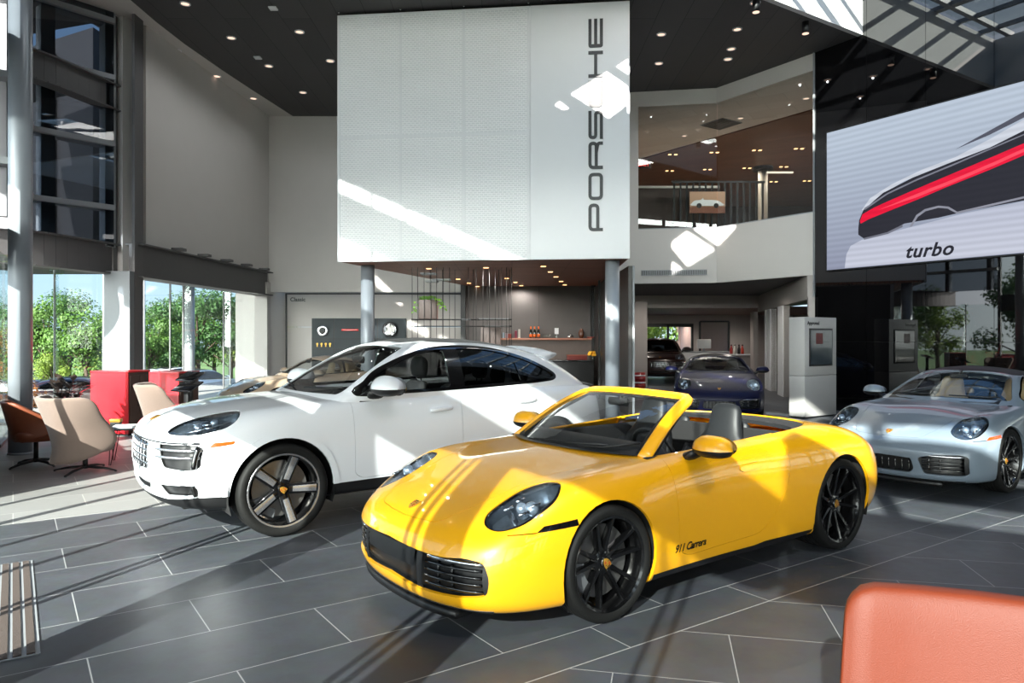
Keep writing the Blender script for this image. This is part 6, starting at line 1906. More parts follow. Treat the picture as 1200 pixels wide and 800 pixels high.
b = MB(); b.lathe([(0, .0), (.17, 0), (.172, .2), (.18, .21), (.172, .22), (.172, .42), (.18, .43), (.172, .44), (.17, .62), (0, .62)], n=28); b.build('body', pbr('red drum paint', (140, 26, 24), .4, var=.1), dr)
b = MB()
for z in (.1, .32, .53): b.lathe([(.1715, z - .02), (.1745, z - .02), (.1745, z + .02), (.1715, z + .02)], n=28, closed=True)
b.build('pale_bands', M['sign_white'], dr)
dk = thing('service_desk', 'white service desk before the office window in the far room', 'desk', at(826, 396, 31.2)[:2] + (0,))
b = MB(); b.span((-1.7, -.3, 0), (1.0, .3, 1.02), bev=.02); b.build('body', M['sign_white'], dk); b = MB(); b.span((-1.75, -.35, 1.02), (1.05, .35, 1.07), bev=.01); b.build('top', M['steel_mid'], dk)
mo = thing('desk_monitor', 'pale backed monitor on the white service desk', 'monitor', at(825, 396, 31.1)[:2] + (1.07,))
b = MB(); b.span((-.3, -.03, .12), (.3, .02, .52), bev=.015); b.build('screen', M['sign_white'], mo); b = MB(); b.box((0, .04, .1), (.06, .04, .2)); b.box((0, .02, .006), (.26, .2, .012)); b.build('stand', M['steel_mid'], mo)
for k, (px, c) in enumerate(((857, (150, 40, 34)), (861, (214, 208, 200)), (866, (36, 34, 36)), (870, (190, 60, 40)))):
    q = thing('supply_bottle', ('dark red', 'white', 'black', 'orange red')[k] + ' bottle on the low ledge along the passage wall', 'bottle', at(px, 396, 29.0)[:2] + (1.0,))
    b = MB(); b.lathe([(0, 0), (.06, 0), (.06, .2), (.03, .27), (.025, .34), (0, .34)], n=16); b.build('body', pbr('bottle colour', c, .4), q); b = MB(); b.cyl((0, 0, .33), (0, 0, .38), .03, n=12); b.build('cap', M['black'], q)
lg = thing('wall_ledge', 'narrow pale ledge along the far passage wall', 'shelf', at(863, 396, 29.1)[:2] + (0,)); b = MB(); b.span((-.5, -.2, .95), (.8, .2, 1.0)); b.build('board', M['sign_white'], lg); b = MB(); b.span((-.5, -.15, 0), (.8, .15, .95)); b.build('cupboard', M['grey_wall'], lg)
# ------------------------------------------------------------------ big screen on the black wall
def wall_px(px, py, off=.0):
    r = (px - 600) / FPX
    a = W0 + WN * off
    t = (r * a.y - a.x) / (WD.x - r * WD.y)
    P = a + WD * t
    return t, CAMZ - (py - HORIZ) / FPX * P.y
def led(name, col, st):
    m, nt, out = newmat(name); L = nt.links.new
    e = N(nt, 'ShaderNodeEmission'); e.inputs[1].default_value = st
    tc = N(nt, 'ShaderNodeTexCoord'); mp = N(nt, 'ShaderNodeSeparateXYZ'); L(tc.outputs['Object'], mp.inputs[0])
    w = N(nt, 'ShaderNodeMath', operation='SINE'); k = N(nt, 'ShaderNodeMath', operation='MULTIPLY'); k.inputs[1].default_value = 2 * PI / .125
    L(mp.outputs['Z'], k.inputs[0]); L(k.outputs[0], w.inputs[0])
    g = N(nt, 'ShaderNodeMapRange'); g.inputs['From Min'].default_value = -1; g.inputs['To Min'].default_value = .90; g.inputs['To Max'].default_value = 1.04; L(w.outputs[0], g.inputs['Value'])
    c = N(nt, 'ShaderNodeMix', data_type='RGBA', blend_type='MULTIPLY'); c.inputs[0].default_value = 1; c.inputs[6].default_value = lin(col)
    cc = N(nt, 'ShaderNodeCombineColor'); [L(g.outputs[0], cc.inputs[i]) for i in range(3)]; L(cc.outputs[0], c.inputs[7])
    L(c.outputs[2], e.inputs[0])
    ad = N(nt, 'ShaderNodeAddShader'); gl = N(nt, 'ShaderNodeBsdfGlossy', i_Roughness=.4); gl.inputs[0].default_value = (.02, .02, .02, 1)
    L(e.outputs[0], ad.inputs[0]); L(gl.outputs[0], ad.inputs[1]); L(ad.outputs[0], out.inputs[0])
    return m
SOFF = .09
t0, z1 = wall_px(969, 158, SOFF); _, z0 = wall_px(971, 317, SOFF); t1 = t0 + 5.75; z0 = 3.19; z1 = 6.32
base = W0 + WN * SOFF
scr_ = thing('video_screen', 'huge lit video screen showing a sports car tail on the black glass wall', 'screen', (base.x, base.y, 0), math.atan2(-WD.y, -WD.x) + PI)
# local x runs along the wall towards the viewer, local -y... stands off the wall
def flat(b, pts, lift):
    vs = [wall_px(px, py, SOFF) for px, py in pts]
    b.add([(t, -lift, z) for t, z in vs], [tuple(range(len(vs)))])
b = MB(); b.span((t0 - .03, .0, z0 - .03), (t1 + .03, .08, z1 + .03)); b.build('casing', M['black'], scr_)
LS = .66
def ledgrad(name, c0, c1, za, zb, st):
    m = led(name, c0, st); nt = m.node_tree; L = nt.links.new
    mx = [n for n in nt.nodes if n.bl_idname == 'ShaderNodeMix'][0]
    sp = [n for n in nt.nodes if n.bl_idname == 'ShaderNodeSeparateXYZ'][0]
    mr = N(nt, 'ShaderNodeMapRange'); mr.inputs['From Min'].default_value = za; mr.inputs['From Max'].default_value = zb; L(sp.outputs['Z'], mr.inputs['Value'])
    cm = N(nt, 'ShaderNodeMix', data_type='RGBA'); L(mr.outputs[0], cm.inputs[0]); cm.inputs[6].default_value = lin(c0); cm.inputs[7].default_value = lin(c1); L(cm.outputs[2], mx.inputs[6])
    return m
b = MB(); b.add([(t0, -.002, z0), (t1, -.002, z0), (t1, -.002, z1), (t0, -.002, z1)], [(0, 1, 2, 3)]); b.build('screen_picture', ledgrad('screen backdrop', (150, 156, 178), (190, 203, 220), 3.2, 6.0, LS), scr_, recalc=False)
def sp(name, pts, mat, lift):
    b = MB(); flat(b, pts, lift); return b.build(name, mat, scr_, recalc=False)
far = [(1300, 90), (1300, 300)]
sp('pictured_body', [(990, 314), (992, 298), (997, 288), (1010, 281), (1060, 268), (1130, 250), (1200, 236), (1330, 205), (1330, 283), (1200, 295.5), (1100, 304.5)], ledgrad('screen car body', (206, 210, 226), (188, 194, 214), 3.2, 4.6, LS), .005)
sp('pictured_roofline', [(1010, 246), (1020, 232), (1045, 216), (1080, 199), (1120, 184), (1160, 163), (1200, 140), (1330, 60), (1330, 110), (1200, 158), (1150, 178), (1100, 196), (1060, 212), (1030, 230), (1013, 247)], led('screen pale roofline', (214, 220, 232), LS), .0055)
sp('pictured_tail', [(1006, 268), (1007, 258), (1012, 246), (1035, 226), (1070, 208), (1110, 192), (1160, 173), (1200, 153), (1330, 85), (1330, 206), (1200, 235), (1130, 248), (1100, 255), (1060, 262), (1040, 272), (1012, 279), (1006, 275)], led('screen dark tail', (46, 46, 56), LS), .007)
sp('pictured_light_bar', [(1008, 259), (1011, 251), (1025, 243), (1045, 234), (1075, 221), (1120, 202), (1165, 183), (1200, 168), (1330, 105), (1330, 122), (1200, 182), (1160, 199), (1110, 219), (1075, 234), (1040, 248), (1018, 257), (1009, 262)], led('screen red light bar', (222, 18, 56), LS * 1.25), .009)
sp('pictured_light_core', [(1030, 246), (1075, 227), (1120, 209), (1165, 190), (1200, 174), (1330, 112), (1330, 116), (1200, 178), (1165, 194), (1120, 213), (1075, 231)], led('screen bright light core', (255, 70, 90), LS * 1.3), .0105)
sp('pictured_edge_line', [(1013, 244), (1040, 226), (1075, 209.5), (1115, 193), (1200, 157), (1330, 92), (1330, 94), (1200, 158.5), (1115, 195), (1075, 211.5), (1040, 228), (1014, 246)], led('screen thin edge', (130, 132, 146), LS), .0105)
sp('pictured_recess', [(1066, 266), (1074, 252), (1084, 245), (1100, 241), (1112, 242), (1122, 248), (1200, 230), (1330, 200), (1330, 202), (1200, 232.5), (1122, 250.5), (1111, 244.5), (1100, 243.5), (1085, 247.5), (1076, 254), (1069, 265.5)], led('screen recess line', (150, 152, 166), LS), .0105)
sp('pictured_grille', [(1012, 279), (1040, 272), (1058, 263), (1058, 266), (1041, 274), (1013, 281)], led('screen grille line', (120, 122, 136), LS), .0105)
sp('pictured_wing_line', [(1120, 175), (1200, 131), (1330, 55), (1330, 62), (1200, 138), (1160, 158)], led('screen wing', (88, 90, 104), LS), .0105)
b = None
tc_, zc_ = wall_px(1088, 293.5, SOFF)
me = text_mesh('turbo', .385, .004, shear=.3, bold=.008, space=1.08)
me.transform(Matrix.Translation((tc_, -.012, zc_)) @ Matrix.Rotation(math.radians(1.0), 4, 'Y') @ Matrix.Rotation(PI / 2, 4, 'X'))
me.materials.clear(); me.materials.append(led('screen lettering', (40, 40, 50), LS)); link_obj('pictured_lettering', me, scr_)

# ------------------------------------------------------------------ info kiosk before the black wall
KX, KY = 5.94, 14.6
ki = thing('info_kiosk', 'white freestanding kiosk with a portrait screen by the black glass wall', 'kiosk', (KX, KY, 0), math.atan2(E1.y, E1.x))
b = MB(); b.span((0, 0, .03), (1.14, .36, .86), bev=.008); b.span((0, 0, .868), (1.14, .36, 2.07), bev=.008); b.build('body', pbr('kiosk white', (176, 174, 172), .45, var=.02), ki)
b = MB(); b.span((.03, .03, 0), (1.11, .33, .04)); b.build('plinth', M['black'], ki)
b = MB(); b.span((.15, -.02, 1.06), (.97, .0, 1.84), bev=.006); b.build('screen_bezel', M['black'], ki)
M['kiosk_scr'] = pbr('dim kiosk screen', (44, 54, 62), .12, coat=1, var=.25, vscale=3)
b = MB(); b.span((.185, -.024, 1.095), (.935, -.019, 1.805)); b.build('screen', M['kiosk_scr'], ki)
b = MB(); b.span((.36, -.026, 1.52), (.60, -.0235, 1.74)); b.build('screen_red_tile', pbr('dim red tile', (92, 40, 42), .3), ki)
text_obj('lettering', 'Approved', .105, .002, M['script'], Matrix.Translation((.30, -.003, 1.945)) @ Matrix.Rotation(PI / 2, 4, 'X'), ki, bold=.002)

# ------------------------------------------------------------------ bar under the sign
b = MB(); b.wallseg((2.7, 21.58), (-1.38, 21.58), 0, 3.25, .1, -.1); struct('wall_bar', b, M['dark_panel'])
b = MB(); b.span((-1.52, 21.3, 0), (-1.38, 21.7, 3.25)); b.span((2.35, 21.3, 0), (2.47, 21.6, 3.25)); struct('pillar_bar', b, M['black'])
b = MB()
for x, y in ((2.28, 16.0), (2.30, 17.6), (2.33, 19.4)): b.span((x, y, 0), (x + .05, y + .06, 3.2))
struct('door_bar_frame', b, M['black'])
sh = thing('bar_shelf', 'long dark wood bar shelf along the stone wall under the sign', 'shelf', (1.15, 21.35, 0))
b = MB(); b.span((-1.55, -.2, 1.585), (1.2, .22, 1.64), bev=.004); b.build('board', M['wood_dark'], sh)
b = MB(); b.span((-1.55, -.08, .0), (1.2, .22, 1.585)); b.build('panel', pbr('brown bar front', (98, 86, 80), .6, var=.12, vscale=5), sh)
ct = thing('bar_counter', 'dark bar counter in front of the stone wall', 'counter', (1.36, 20.6, 0))
b = MB(); b.span((-.9, -.3, 0), (.95, .3, .98), bev=.01); b.build('body', M['black'], ct); b = MB(); b.span((-.95, -.33, .98), (.97, .33, 1.02), bev=.005); b.build('top', M['gloss_black'], ct)
shz = 1.64
def shx(px): return at(px, 396, 21.35)[0]
M['bottle_glass'] = pbr('dark green bottle glass', (14, 20, 12), .1, coat=1, var=.05); M['orange_label'] = pbr('orange bottle label', (226, 104, 28), .5, var=.05)
for k, px in enumerate((622, 626.5, 631)):
    q = thing('champagne_bottle', 'dark bottle with an orange label, %s of three on the bar shelf' % ('nearest the books', 'middle', 'nearest the glasses')[k], 'bottle', (shx(px), 21.3, shz), 0, 'bottles on the bar shelf')
    b = MB(); b.lathe([(0, 0), (.042, 0), (.044, .01), (.044, .17), (.036, .21), (.018, .26), (.016, .31), (.019, .315), (.018, .335), (0, .335)], n=20); b.build('body', M['bottle_glass'], q)
    b = MB(); b.lathe([(.0445, .03), (.0455, .03), (.0455, .12), (.0445, .12)], n=20, closed=True); b.build('label', M['orange_label'], q)
    b = MB(); b.lathe([(.0, .345), (.02, .343), (.0205, .27), (.0185, .26)], n=16); b.build('foil', M['orange_label'], q)
for k, (px, h, w, c) in enumerate(((590, .16, .05, (120, 140, 150)), (593.5, .14, .06, (150, 130, 140)), (597.5, .13, .10, (150, 60, 50)), (604.5, .22, .07, (120, 40, 60)), (608.5, .26, .06, (200, 196, 186)), (699, .24, .05, (206, 200, 190)))):
    q = thing('book', ('slim blue-grey', 'short mauve', 'wide red', 'tall crimson', 'tall cream', 'lone cream')[k] + ' book upright on the bar shelf', 'book', (shx(px), 21.3, shz), 0, 'books on the bar shelf')
    b = MB(); b.span((-w / 2, -.08, 0), (w / 2, .08, h)); b.build('cover', pbr('book cloth', c, .7), q); b = MB(); b.span((-w / 2 + .006, -.075, .004), (w / 2 - .006, .076, h + .002)); b.build('pages', M['sign_white'], q)
for k, px in enumerate((637, 640.5, 644, 647.5, 651)):
    q = thing('drinking_glass', 'clear drinking glass in the row on the bar shelf', 'glass', (shx(px), 21.3, shz), 0, 'glasses on the bar shelf')
    b = MB(); b.lathe([(0, .004), (.03, .004), (.036, .12), (.034, .12), (.028, .008), (0, .008)], n=16); b.build('bowl', M['glass'], q)
q = thing('brown_vase', 'round brown vase near the end of the bar shelf', 'vase', (shx(681), 21.3, shz)); b = MB(); b.lathe([(0, 0), (.05, 0), (.085, .08), (.09, .16), (.06, .24), (.045, .27), (.05, .28), (.04, .28), (.04, .2), (0, .2)], n=24); b.build('body', pbr('brown glazed clay', (92, 52, 34), .25, coat=.6, var=.15), q)
q = thing('white_card', 'small white card standing at the back of the bar shelf', 'card', (shx(652.5), 21.45, shz)); b = MB(); b.span((-.06, 0, .12), (.06, .012, .30)); b.build('card', M['sign_white'], q); b = MB(); b.span((-.02, 0, 0), (.02, .012, .12)); b.build('stand', M['steel_mid'], q)
q = thing('silver_model', 'small silver ornament on the bar shelf', 'ornament', (shx(668), 21.3, shz))
b = MB(); b.sphere((0, 0, .05), .05, 16, 10, (2.2, 1, .8)); b.sphere((.02, 0, .09), .035, 12, 8, (1.4, .8, .7)); b.build('body', M['chrome'], q)
q = thing('red_tray', 'flat red tray lying on the bar shelf', 'tray', (shx(692.5), 21.25, shz)); b = MB(); b.lathe([(0, .01), (.11, .012), (.135, .04), (.14, .04), (.12, .0), (0, 0)], n=28); b.build('dish', pbr('red lacquer', (140, 40, 34), .3, coat=.5), q)
def cx(px): return at(px, 396, 20.5)[0]
q = thing('flower_bowl', 'glass bowl of yellow flowers on the bar counter', 'flowers', (cx(694), 20.5, 1.02))
b = MB(); b.lathe([(0, 0), (.06, 0), (.09, .12), (.085, .12), (.055, .01), (0, .01)], n=20); b.build('bowl', M['glass'], q)
b = MB(); rnd = random.Random(3)
for k in range(14): b.sphere((rnd.uniform(-.09, .09), rnd.uniform(-.07, .07), .15 + rnd.uniform(-.02, .07)), .04, 10, 6)
b.build('flowers', pbr('yellow petals', (240, 176, 40), .7, var=.2), q)
q = thing('snack_box', 'low red box on the bar counter beside the flowers', 'box', (cx(676), 20.5, 1.02)); b = MB(); b.span((-.28, -.15, 0), (.28, .15, .12), bev=.01); b.build('box', pbr('red box card', (120, 44, 36), .6, var=.1), q); b = MB(); b.span((-.29, -.16, .12), (.29, .16, .145), bev=.004); b.build('lid', pbr('rust box lid', (150, 80, 60), .6), q)

# hanging rod rack with planters
RY = 15.9; sc_ = FPX / RY
rk = thing('rod_rack', 'black metal rod grid hanging from the wood ceiling under the sign', 'rack', (0, RY, 0))
rx = lambda px: (px - 600) / sc_
rz_ = lambda py: CAMZ + (HORIZ - py) / sc_
b = MB()
for px in (483, 489.6, 497, 505, 511.7, 519.5, 526.8, 549, 558, 566, 573.6, 580.4, 588, 593.4, 599.5): b.cyl((rx(px), 0, .95), (rx(px), 0, 3.2), .0065, n=6)
for px in (486, 501, 516, 531, 553, 570, 584, 597): b.cyl((rx(px), .5, .95), (rx(px), .5, 3.2), .0065, n=6)
b.build('rods', M['black'], rk)
b = MB()
for py in (374, 382, 412): b.cyl((rx(482), 0, rz_(py)), (rx(600), 0, rz_(py)), .008, n=6); b.cyl((rx(482), .5, rz_(py)), (rx(600), .5, rz_(py)), .008, n=6)
for px in (483, 505, 526.8, 558, 580.4, 599.5):
    for py in (374, 412): b.cyl((rx(px), 0, rz_(py)), (rx(px), .5, rz_(py)), .007, n=6)
b.build('cross_rods', M['black'], rk)
b = MB()
for px0, px1, py in ((492, 510, 320), (506, 527, 327), (498, 512, 329), (541, 551, 374), (561, 596, 373.5), (568, 597, 382)): b.box(((rx(px0) + rx(px1)) / 2, .2, rz_(py)), (rx(px1) - rx(px0), .36, .025))
b.build('shelf_plates', M['steel_mid'], rk)
M['planter_wood'] = plank_material('planter oak', (176, 138, 128), .09, math.radians(0), .003, (.10, .07, .06), .6, .2, 3.0)
pl = thing('wooden_planter', 'wooden box planter with a trailing green plant in the rod rack', 'planter', (rx(500.5), RY + .03, rz_(374) + .012))
b = MB(); w, h = rx(511) - rx(490), rz_(351) - rz_(374) - .012
b.span((-w / 2, 0, 0), (w / 2, .42, h), bev=.004); b.build('box', M['planter_wood'], pl)
M['leaf_bright'] = pbr('bright green leaf', (150, 215, 60), .45, var=.3, vscale=9)
def leaf(b, p, d, L, W, droop=.3):
    p = Vector(p); d = Vector(d).normalized(); s = d.cross(Vector((0, 0, 1)))
    s = s.normalized() if s.length > .05 else Vector((1, 0, 0)); u = s.cross(d)
    prof = ((0, .08), (.2, .7), (.45, 1), (.7, .72), (.9, .3), (1, .0)); P = []
    for f, k in prof:
        c = p + d * L * f - Vector((0, 0, 1)) * droop * L * f * f
        P.append([c - s * W * k + u * W * k * .25, c, c + s * W * k + u * W * k * .25])
    b.grid(P)
b = MB(); rnd = random.Random(5)
for k in range(46):
    a = rnd.uniform(0, 2 * PI); leaf(b, (rnd.uniform(-.16, .18), rnd.uniform(.05, .3), h + rnd.uniform(0, .07)), (math.cos(a), math.sin(a), rnd.uniform(.2, 1.0)), rnd.uniform(.09, .15), rnd.uniform(.035, .055), .5)
for k in range(22):
    f = rnd.random(); a = rnd.uniform(0, 2 * PI); leaf(b, (w / 2 + .02 + .16 * f, rnd.uniform(-.04, .08), h + .02 - .26 * f ** 1.5), (math.cos(a), math.sin(a), .2), .11, .04, .6)
for k in range(9):
    f = rnd.random(); a = rnd.uniform(0, 2 * PI); leaf(b, (-w / 2 - .06 - .05 * f, rnd.uniform(-.02, .08), h - .04 - .32 * f), (math.cos(a), math.sin(a), .1), .08, .03, .6)
b.build('foliage', M['leaf_bright'], pl)
pl2 = thing('wooden_planter', 'wooden box without leaves low in the rod rack beside the bar', 'planter', (rx(575), RY + .03, rz_(412) + .012))
b = MB(); w2, h2 = rx(585.5) - rx(562.5), rz_(383) - rz_(412) - .02
b.span((-w2 / 2, 0, 0), (w2 / 2, .42, h2), bev=.004); b.build('box', M['planter_wood'], pl2); b = MB(); b.span((-w2 / 2 + .02, .02, h2 - .02), (w2 / 2 - .02, .4, h2 + .004)); b.build('soil', M['black'], pl2)

# ------------------------------------------------------------------ classic display niche
M['niche'] = pbr('light grey niche panel', (188, 182, 177), .75, var=.03, vscale=3)
NY = 22.15
def nx(px): return at(px, 396, NY)[0]
def nz(py): return CAMZ + (HORIZ - py) / FPX * NY
b = MB()
x0, x1 = nx(313), nx(541)
zc = nz(383)
for xa_, xb_ in ((-6.98, -1.4),):
    b.span((xa_, NY, 0), (xb_, NY + .1, zc - .005)); b.span((xa_, NY, zc + .005), (xb_, NY + .1, 3.2))
struct('wall_niche', b, M['niche'])
b = MB(); b.span((-6.96, NY - .02, 2.98), (-1.4, NY + .01, 3.02)); b.span((-6.96, 22.1, 0), (-6.92, 22.14, 3.0)); struct('trim_niche', b, M['black'])
text_obj('niche_lettering', 'Classic', .17, .002, M['script'], Matrix.Translation((nx(349), NY - .003, nz(351))) @ Matrix.Rotation(PI / 2, 4, 'X'), None, bold=.004)
bpy.data.objects['niche_lettering']['label'] = 'small black word on the pale niche wall'; bpy.data.objects['niche_lettering']['category'] = 'sign'
M['teal'] = pbr('dark teal display board', (24, 36, 41), .55, var=.08)
bd = thing('display_board', 'dark teal display board with car parts in the pale niche', 'display board', (0, NY, 0))
b = MB(); bx0, bx1 = nx(366), nx(476)
b.span((bx0, -.06, .75), (bx1, 0, nz(373))); b.build('panel', M['teal'], bd)
b = MB()
for px in (392, 443): b.span((nx(px) - .012, -.075, .75), (nx(px) + .012, -.058, nz(373)))
for py in (397, 409): b.span((bx0, -.075, nz(py) - .01), (bx1, -.058, nz(py) + .01))
b.build('dividers', M['black'], bd)
g = thing('headlamp_disc', 'round grey lamp with a dark centre on the teal board', 'car part', (nx(379), NY - .0745, nz(387.5)))
b = MB(); T = Matrix.Rotation(PI / 2, 4, 'X'); b.lathe([(.09, .0), (.165, 0), (.17, .03), (.15, .05), (.1, .04)], T, 32); b.build('ring', M['rim_silver'], g); b = MB(); b.lathe([(0, .02), (.05, .03), (.1, .015)], T, 24); b.build('centre', M['black'], g)
g = thing('alloy_wheel', 'five-spoke classic wheel hanging on the teal board', 'wheel', (nx(457.5), NY - .125, nz(386)))
wr = make_wheel(g, .235, .20, .10, 'fuchs', 'rim_silver', name='wheel_body'); wr.rotation_euler = (PI / 2, 0, 0)
g = thing('tail_lamp', 'long red tail lamp mounted on the teal board', 'car part', (nx(411), NY - .062, nz(386.5)))
b = MB(); b.span((-.26, -.05, -.035), (.26, 0, .035), bev=.015); b.build('lens', pbr('bright red lens', (196, 26, 34), .2, coat=1), g); b = MB(); b.span((-.27, -.02, -.045), (.27, 0, .045)); b.build('base', M['black'], g)
for k, px in enumerate((372.5, 377.5, 382.5, 387.5)):
    g = thing('brass_fitting', 'small brass fitting in the row of four on the teal board', 'car part', (nx(px), NY - .06, nz(403.5)), 0, 'brass fittings on the teal board')
    b = MB(); b.cyl((0, 0, .02), (0, -.03, .02), .03, n=14); b.box((0, -.015, -.03), (.025, .02, .08)); b.build('body', M['gold'], g)
g = thing('white_emblem', 'small white and red plate low on the teal board', 'car part', (nx(402), NY - .06, nz(425)))
b = MB(); b.span((-.07, -.02, -.08), (.07, 0, .08), bev=.005); b.build('plate', M['sign_white'], g); b = MB(); b.span((-.03, -.024, -.02), (.03, -.018, .06)); b.build('mark', M['crest_red'], g)
# ------------------------------------------------------------------ lounge furniture
M['fabric_beige'] = pbr('beige woven upholstery', (118, 100, 90), .9, var=.1, vscale=120, bump=.35, bscale=400, sheen=.2)
M['leather_brown'] = pbr('cognac brown leather', (126, 66, 42), .45, var=.12, vscale=14, bump=.2, bscale=260)
M['leather_orange'] = pbr('salmon orange leather', (132, 54, 26), .5, var=.05, vscale=9, bump=.18, bscale=320)
M['red_gloss'] = pbr('red lacquered cabinet', (196, 22, 34), .3, coat=.6, var=.03)
M['wood_cab'] = pbr('dark wood cabinet side', (76, 52, 44), .45, var=.3, vscale=9)

def swivel_base(parent, z, r, col='black'):
    b = MB(); b.cyl((0, 0, .06), (0, 0, z), .028, n=16); b.cyl((0, 0, .05), (0, 0, .1), .04, n=16); b.build('post', M[col], parent)
    for k in range(4):
        a = k * PI / 2 + .5
        b = MB(); b.tube([(0, 0, .075), (r * .6 * math.cos(a), r * .6 * math.sin(a), .055), (r * math.cos(a), r * math.sin(a), .02)], [.022, .018, .012], 8); b.cyl((r * math.cos(a), r * math.sin(a), 0), (r * math.cos(a), r * math.sin(a), .02), .014, n=8); b.build('base_arm', M[col], parent)

def shell_surface(rows, t, name, mat, parent):
    """rows of points swept as a padded shell of thickness t"""
    P = [[Vector(p) for p in r] for r in rows]; a = len(P); c = len(P[0])
    Nn = [[None] * c for _ in range(a)]
    for i in range(a):
        for j in range(c):
            u = P[min(i + 1, a - 1)][j] - P[max(i - 1, 0)][j]; v = P[i][min(j + 1, c - 1)] - P[i][max(j - 1, 0)]
            n = u.cross(v); Nn[i][j] = n.normalized() if n.length > 1e-9 else Vector((0, 0, 1))
    bm = bmesh.new(); A = []; B = []
    for i in range(a):
        A.append([bm.verts.new(P[i][j] + Nn[i][j] * t / 2) for j in range(c)]); B.append([bm.verts.new(P[i][j] - Nn[i][j] * t / 2) for j in range(c)])
    for i in range(a - 1):
        for j in range(c - 1):
            bm.faces.new((A[i][j], A[i + 1][j], A[i + 1][j + 1], A[i][j + 1])); bm.faces.new((B[i][j + 1], B[i + 1][j + 1], B[i + 1][j], B[i][j]))
    for i in range(a - 1):
        bm.faces.new((A[i][0], B[i][0], B[i + 1][0], A[i + 1][0])); bm.faces.new((A[i + 1][c - 1], B[i + 1][c - 1], B[i][c - 1], A[i][c - 1]))
    for j in range(c - 1):
        bm.faces.new((A[0][j + 1], B[0][j + 1], B[0][j], A[0][j])); bm.faces.new((A[a - 1][j], B[a - 1][j], B[a - 1][j + 1], A[a - 1][j + 1]))
    bmesh.ops.recalc_face_normals(bm, faces=bm.faces)
    me = bpy.data.meshes.new(name); bm.to_mesh(me); bm.free()
    me.polygons.foreach_set('use_smooth', [True] * len(me.polygons)); me.materials.append(mat)
    o = link_obj(name, me, parent)
    md = o.modifiers.new('s', 'SUBSURF'); md.levels = 2; md.render_levels = 2
    return o

def wing_chair(loc, rz, label):
    """high-backed shell chair on a swivel base; faces local -y"""
    t = thing('wing_chair', label, 'chair', loc, rz, 'beige wing chairs')
    rows = []
    for z, half, dep, wing in ((.17, .12, .06, .06), (.23, .22, .03, .20), (.36, .29, .0, .42), (.52, .335, .02, .47), (.68, .36, .05, .40), (.84, .39, .09, .30), (.98, .425, .125, .28), (1.07, .425, .15, .24), (1.11, .37, .165, .16)):
        r = []
        for k in range(11):
            f = -1 + k / 5
            a = abs(f)
            x = half * math.sin(f * 1.15) / math.sin(1.15) * (1.0)
            y = .30 + dep - (wing + .06) * max(0.0, a - .15) ** 1.8 / (.85 ** 1.8)
            r.append((x, y, z + (.02 * a if z > 1.0 else 0) - (.03 * a * a if .44 < z < .65 else 0)))
        rows.append(r)
    shell_surface(rows, .065, 'shell', M['fabric_beige'], t)
    b = MB(); R = []
    for z, k in ((.29, .8), (.31, .96), (.40, 1), (.455, .97), (.475, .85)): R.append(super_ring((0, -.03, z), (1, 0, 0), (0, 1, 0), .265 * k, .25 * k, 2.6, 28))
    rings(b, R); b.build('seat_cushion', M['fabric_beige'], t)
    b = MB(); R = []
    for f, k in ((0, .8), (.15, 1), (.85, 1), (1, .75)): R.append(super_ring((0, .19 + .11 * f, .46 + .40 * f), (1, 0, 0), (0, .95, -.2), .20 * k, .035 * k, 2.6, 24))
    rings(b, R); b.build('back_cushion', M['fabric_beige'], t)
    swivel_base(t, .22, .36)
    t.scale = (1.06, 1.06, .84)
    return t
wing_chair((-5.25, 8.85, 0), math.radians(150), 'beige wing chair turned its back to us near the windows, before the magazine table')
wing_chair((-5.32, 11.2, 0), math.radians(120), 'beige wing chair behind the white SUV nose facing the magazine table')

def tub_chair(loc, rz, label, mat, name='tub_chair', s=1.0, group=None):
    """low leather tub chair on a swivel base; faces local -y"""
    t = thing(name, label, 'chair', loc, rz, group)
    rows = []
    for z, half, dep, wing in ((.33, .20, .0, .05), (.37, .30, .02, .25), (.47, .345, .045, .47), (.575, .355, .07, .50), (.66, .35, .09, .36), (.76, .345, .115, .20), (.82, .325, .13, .13), (.845, .28, .135, .10)):
        r = []
        for k in range(11):
            f = -1 + k / 5; a = abs(f)
            r.append((half * s * math.sin(f * 1.2) / math.sin(1.2), (.22 + dep - wing * max(0.0, a - .2) ** 1.7 / (.8 ** 1.7)) * s, z * (s if s < 1 else 1)))
        rows.append(r)
    shell_surface(rows, .05, 'shell', M[mat], t)
    b = MB(); R = []
    for z, k in ((.33, .8), (.35, .96), (.43, 1), (.46, .96), (.475, .8)): R.append(super_ring((0, -.03, z), (1, 0, 0), (0, 1, 0), .30 * s * k, .29 * s * k, 3, 28))
    rings(b, R); b.build('seat_cushion', M[mat], t)
    swivel_base(t, .35, .33)
    return t
tub_chair((-6.12, 9.25, 0), math.radians(130), 'cognac brown leather tub chair beside the round steel column', 'leather_brown')

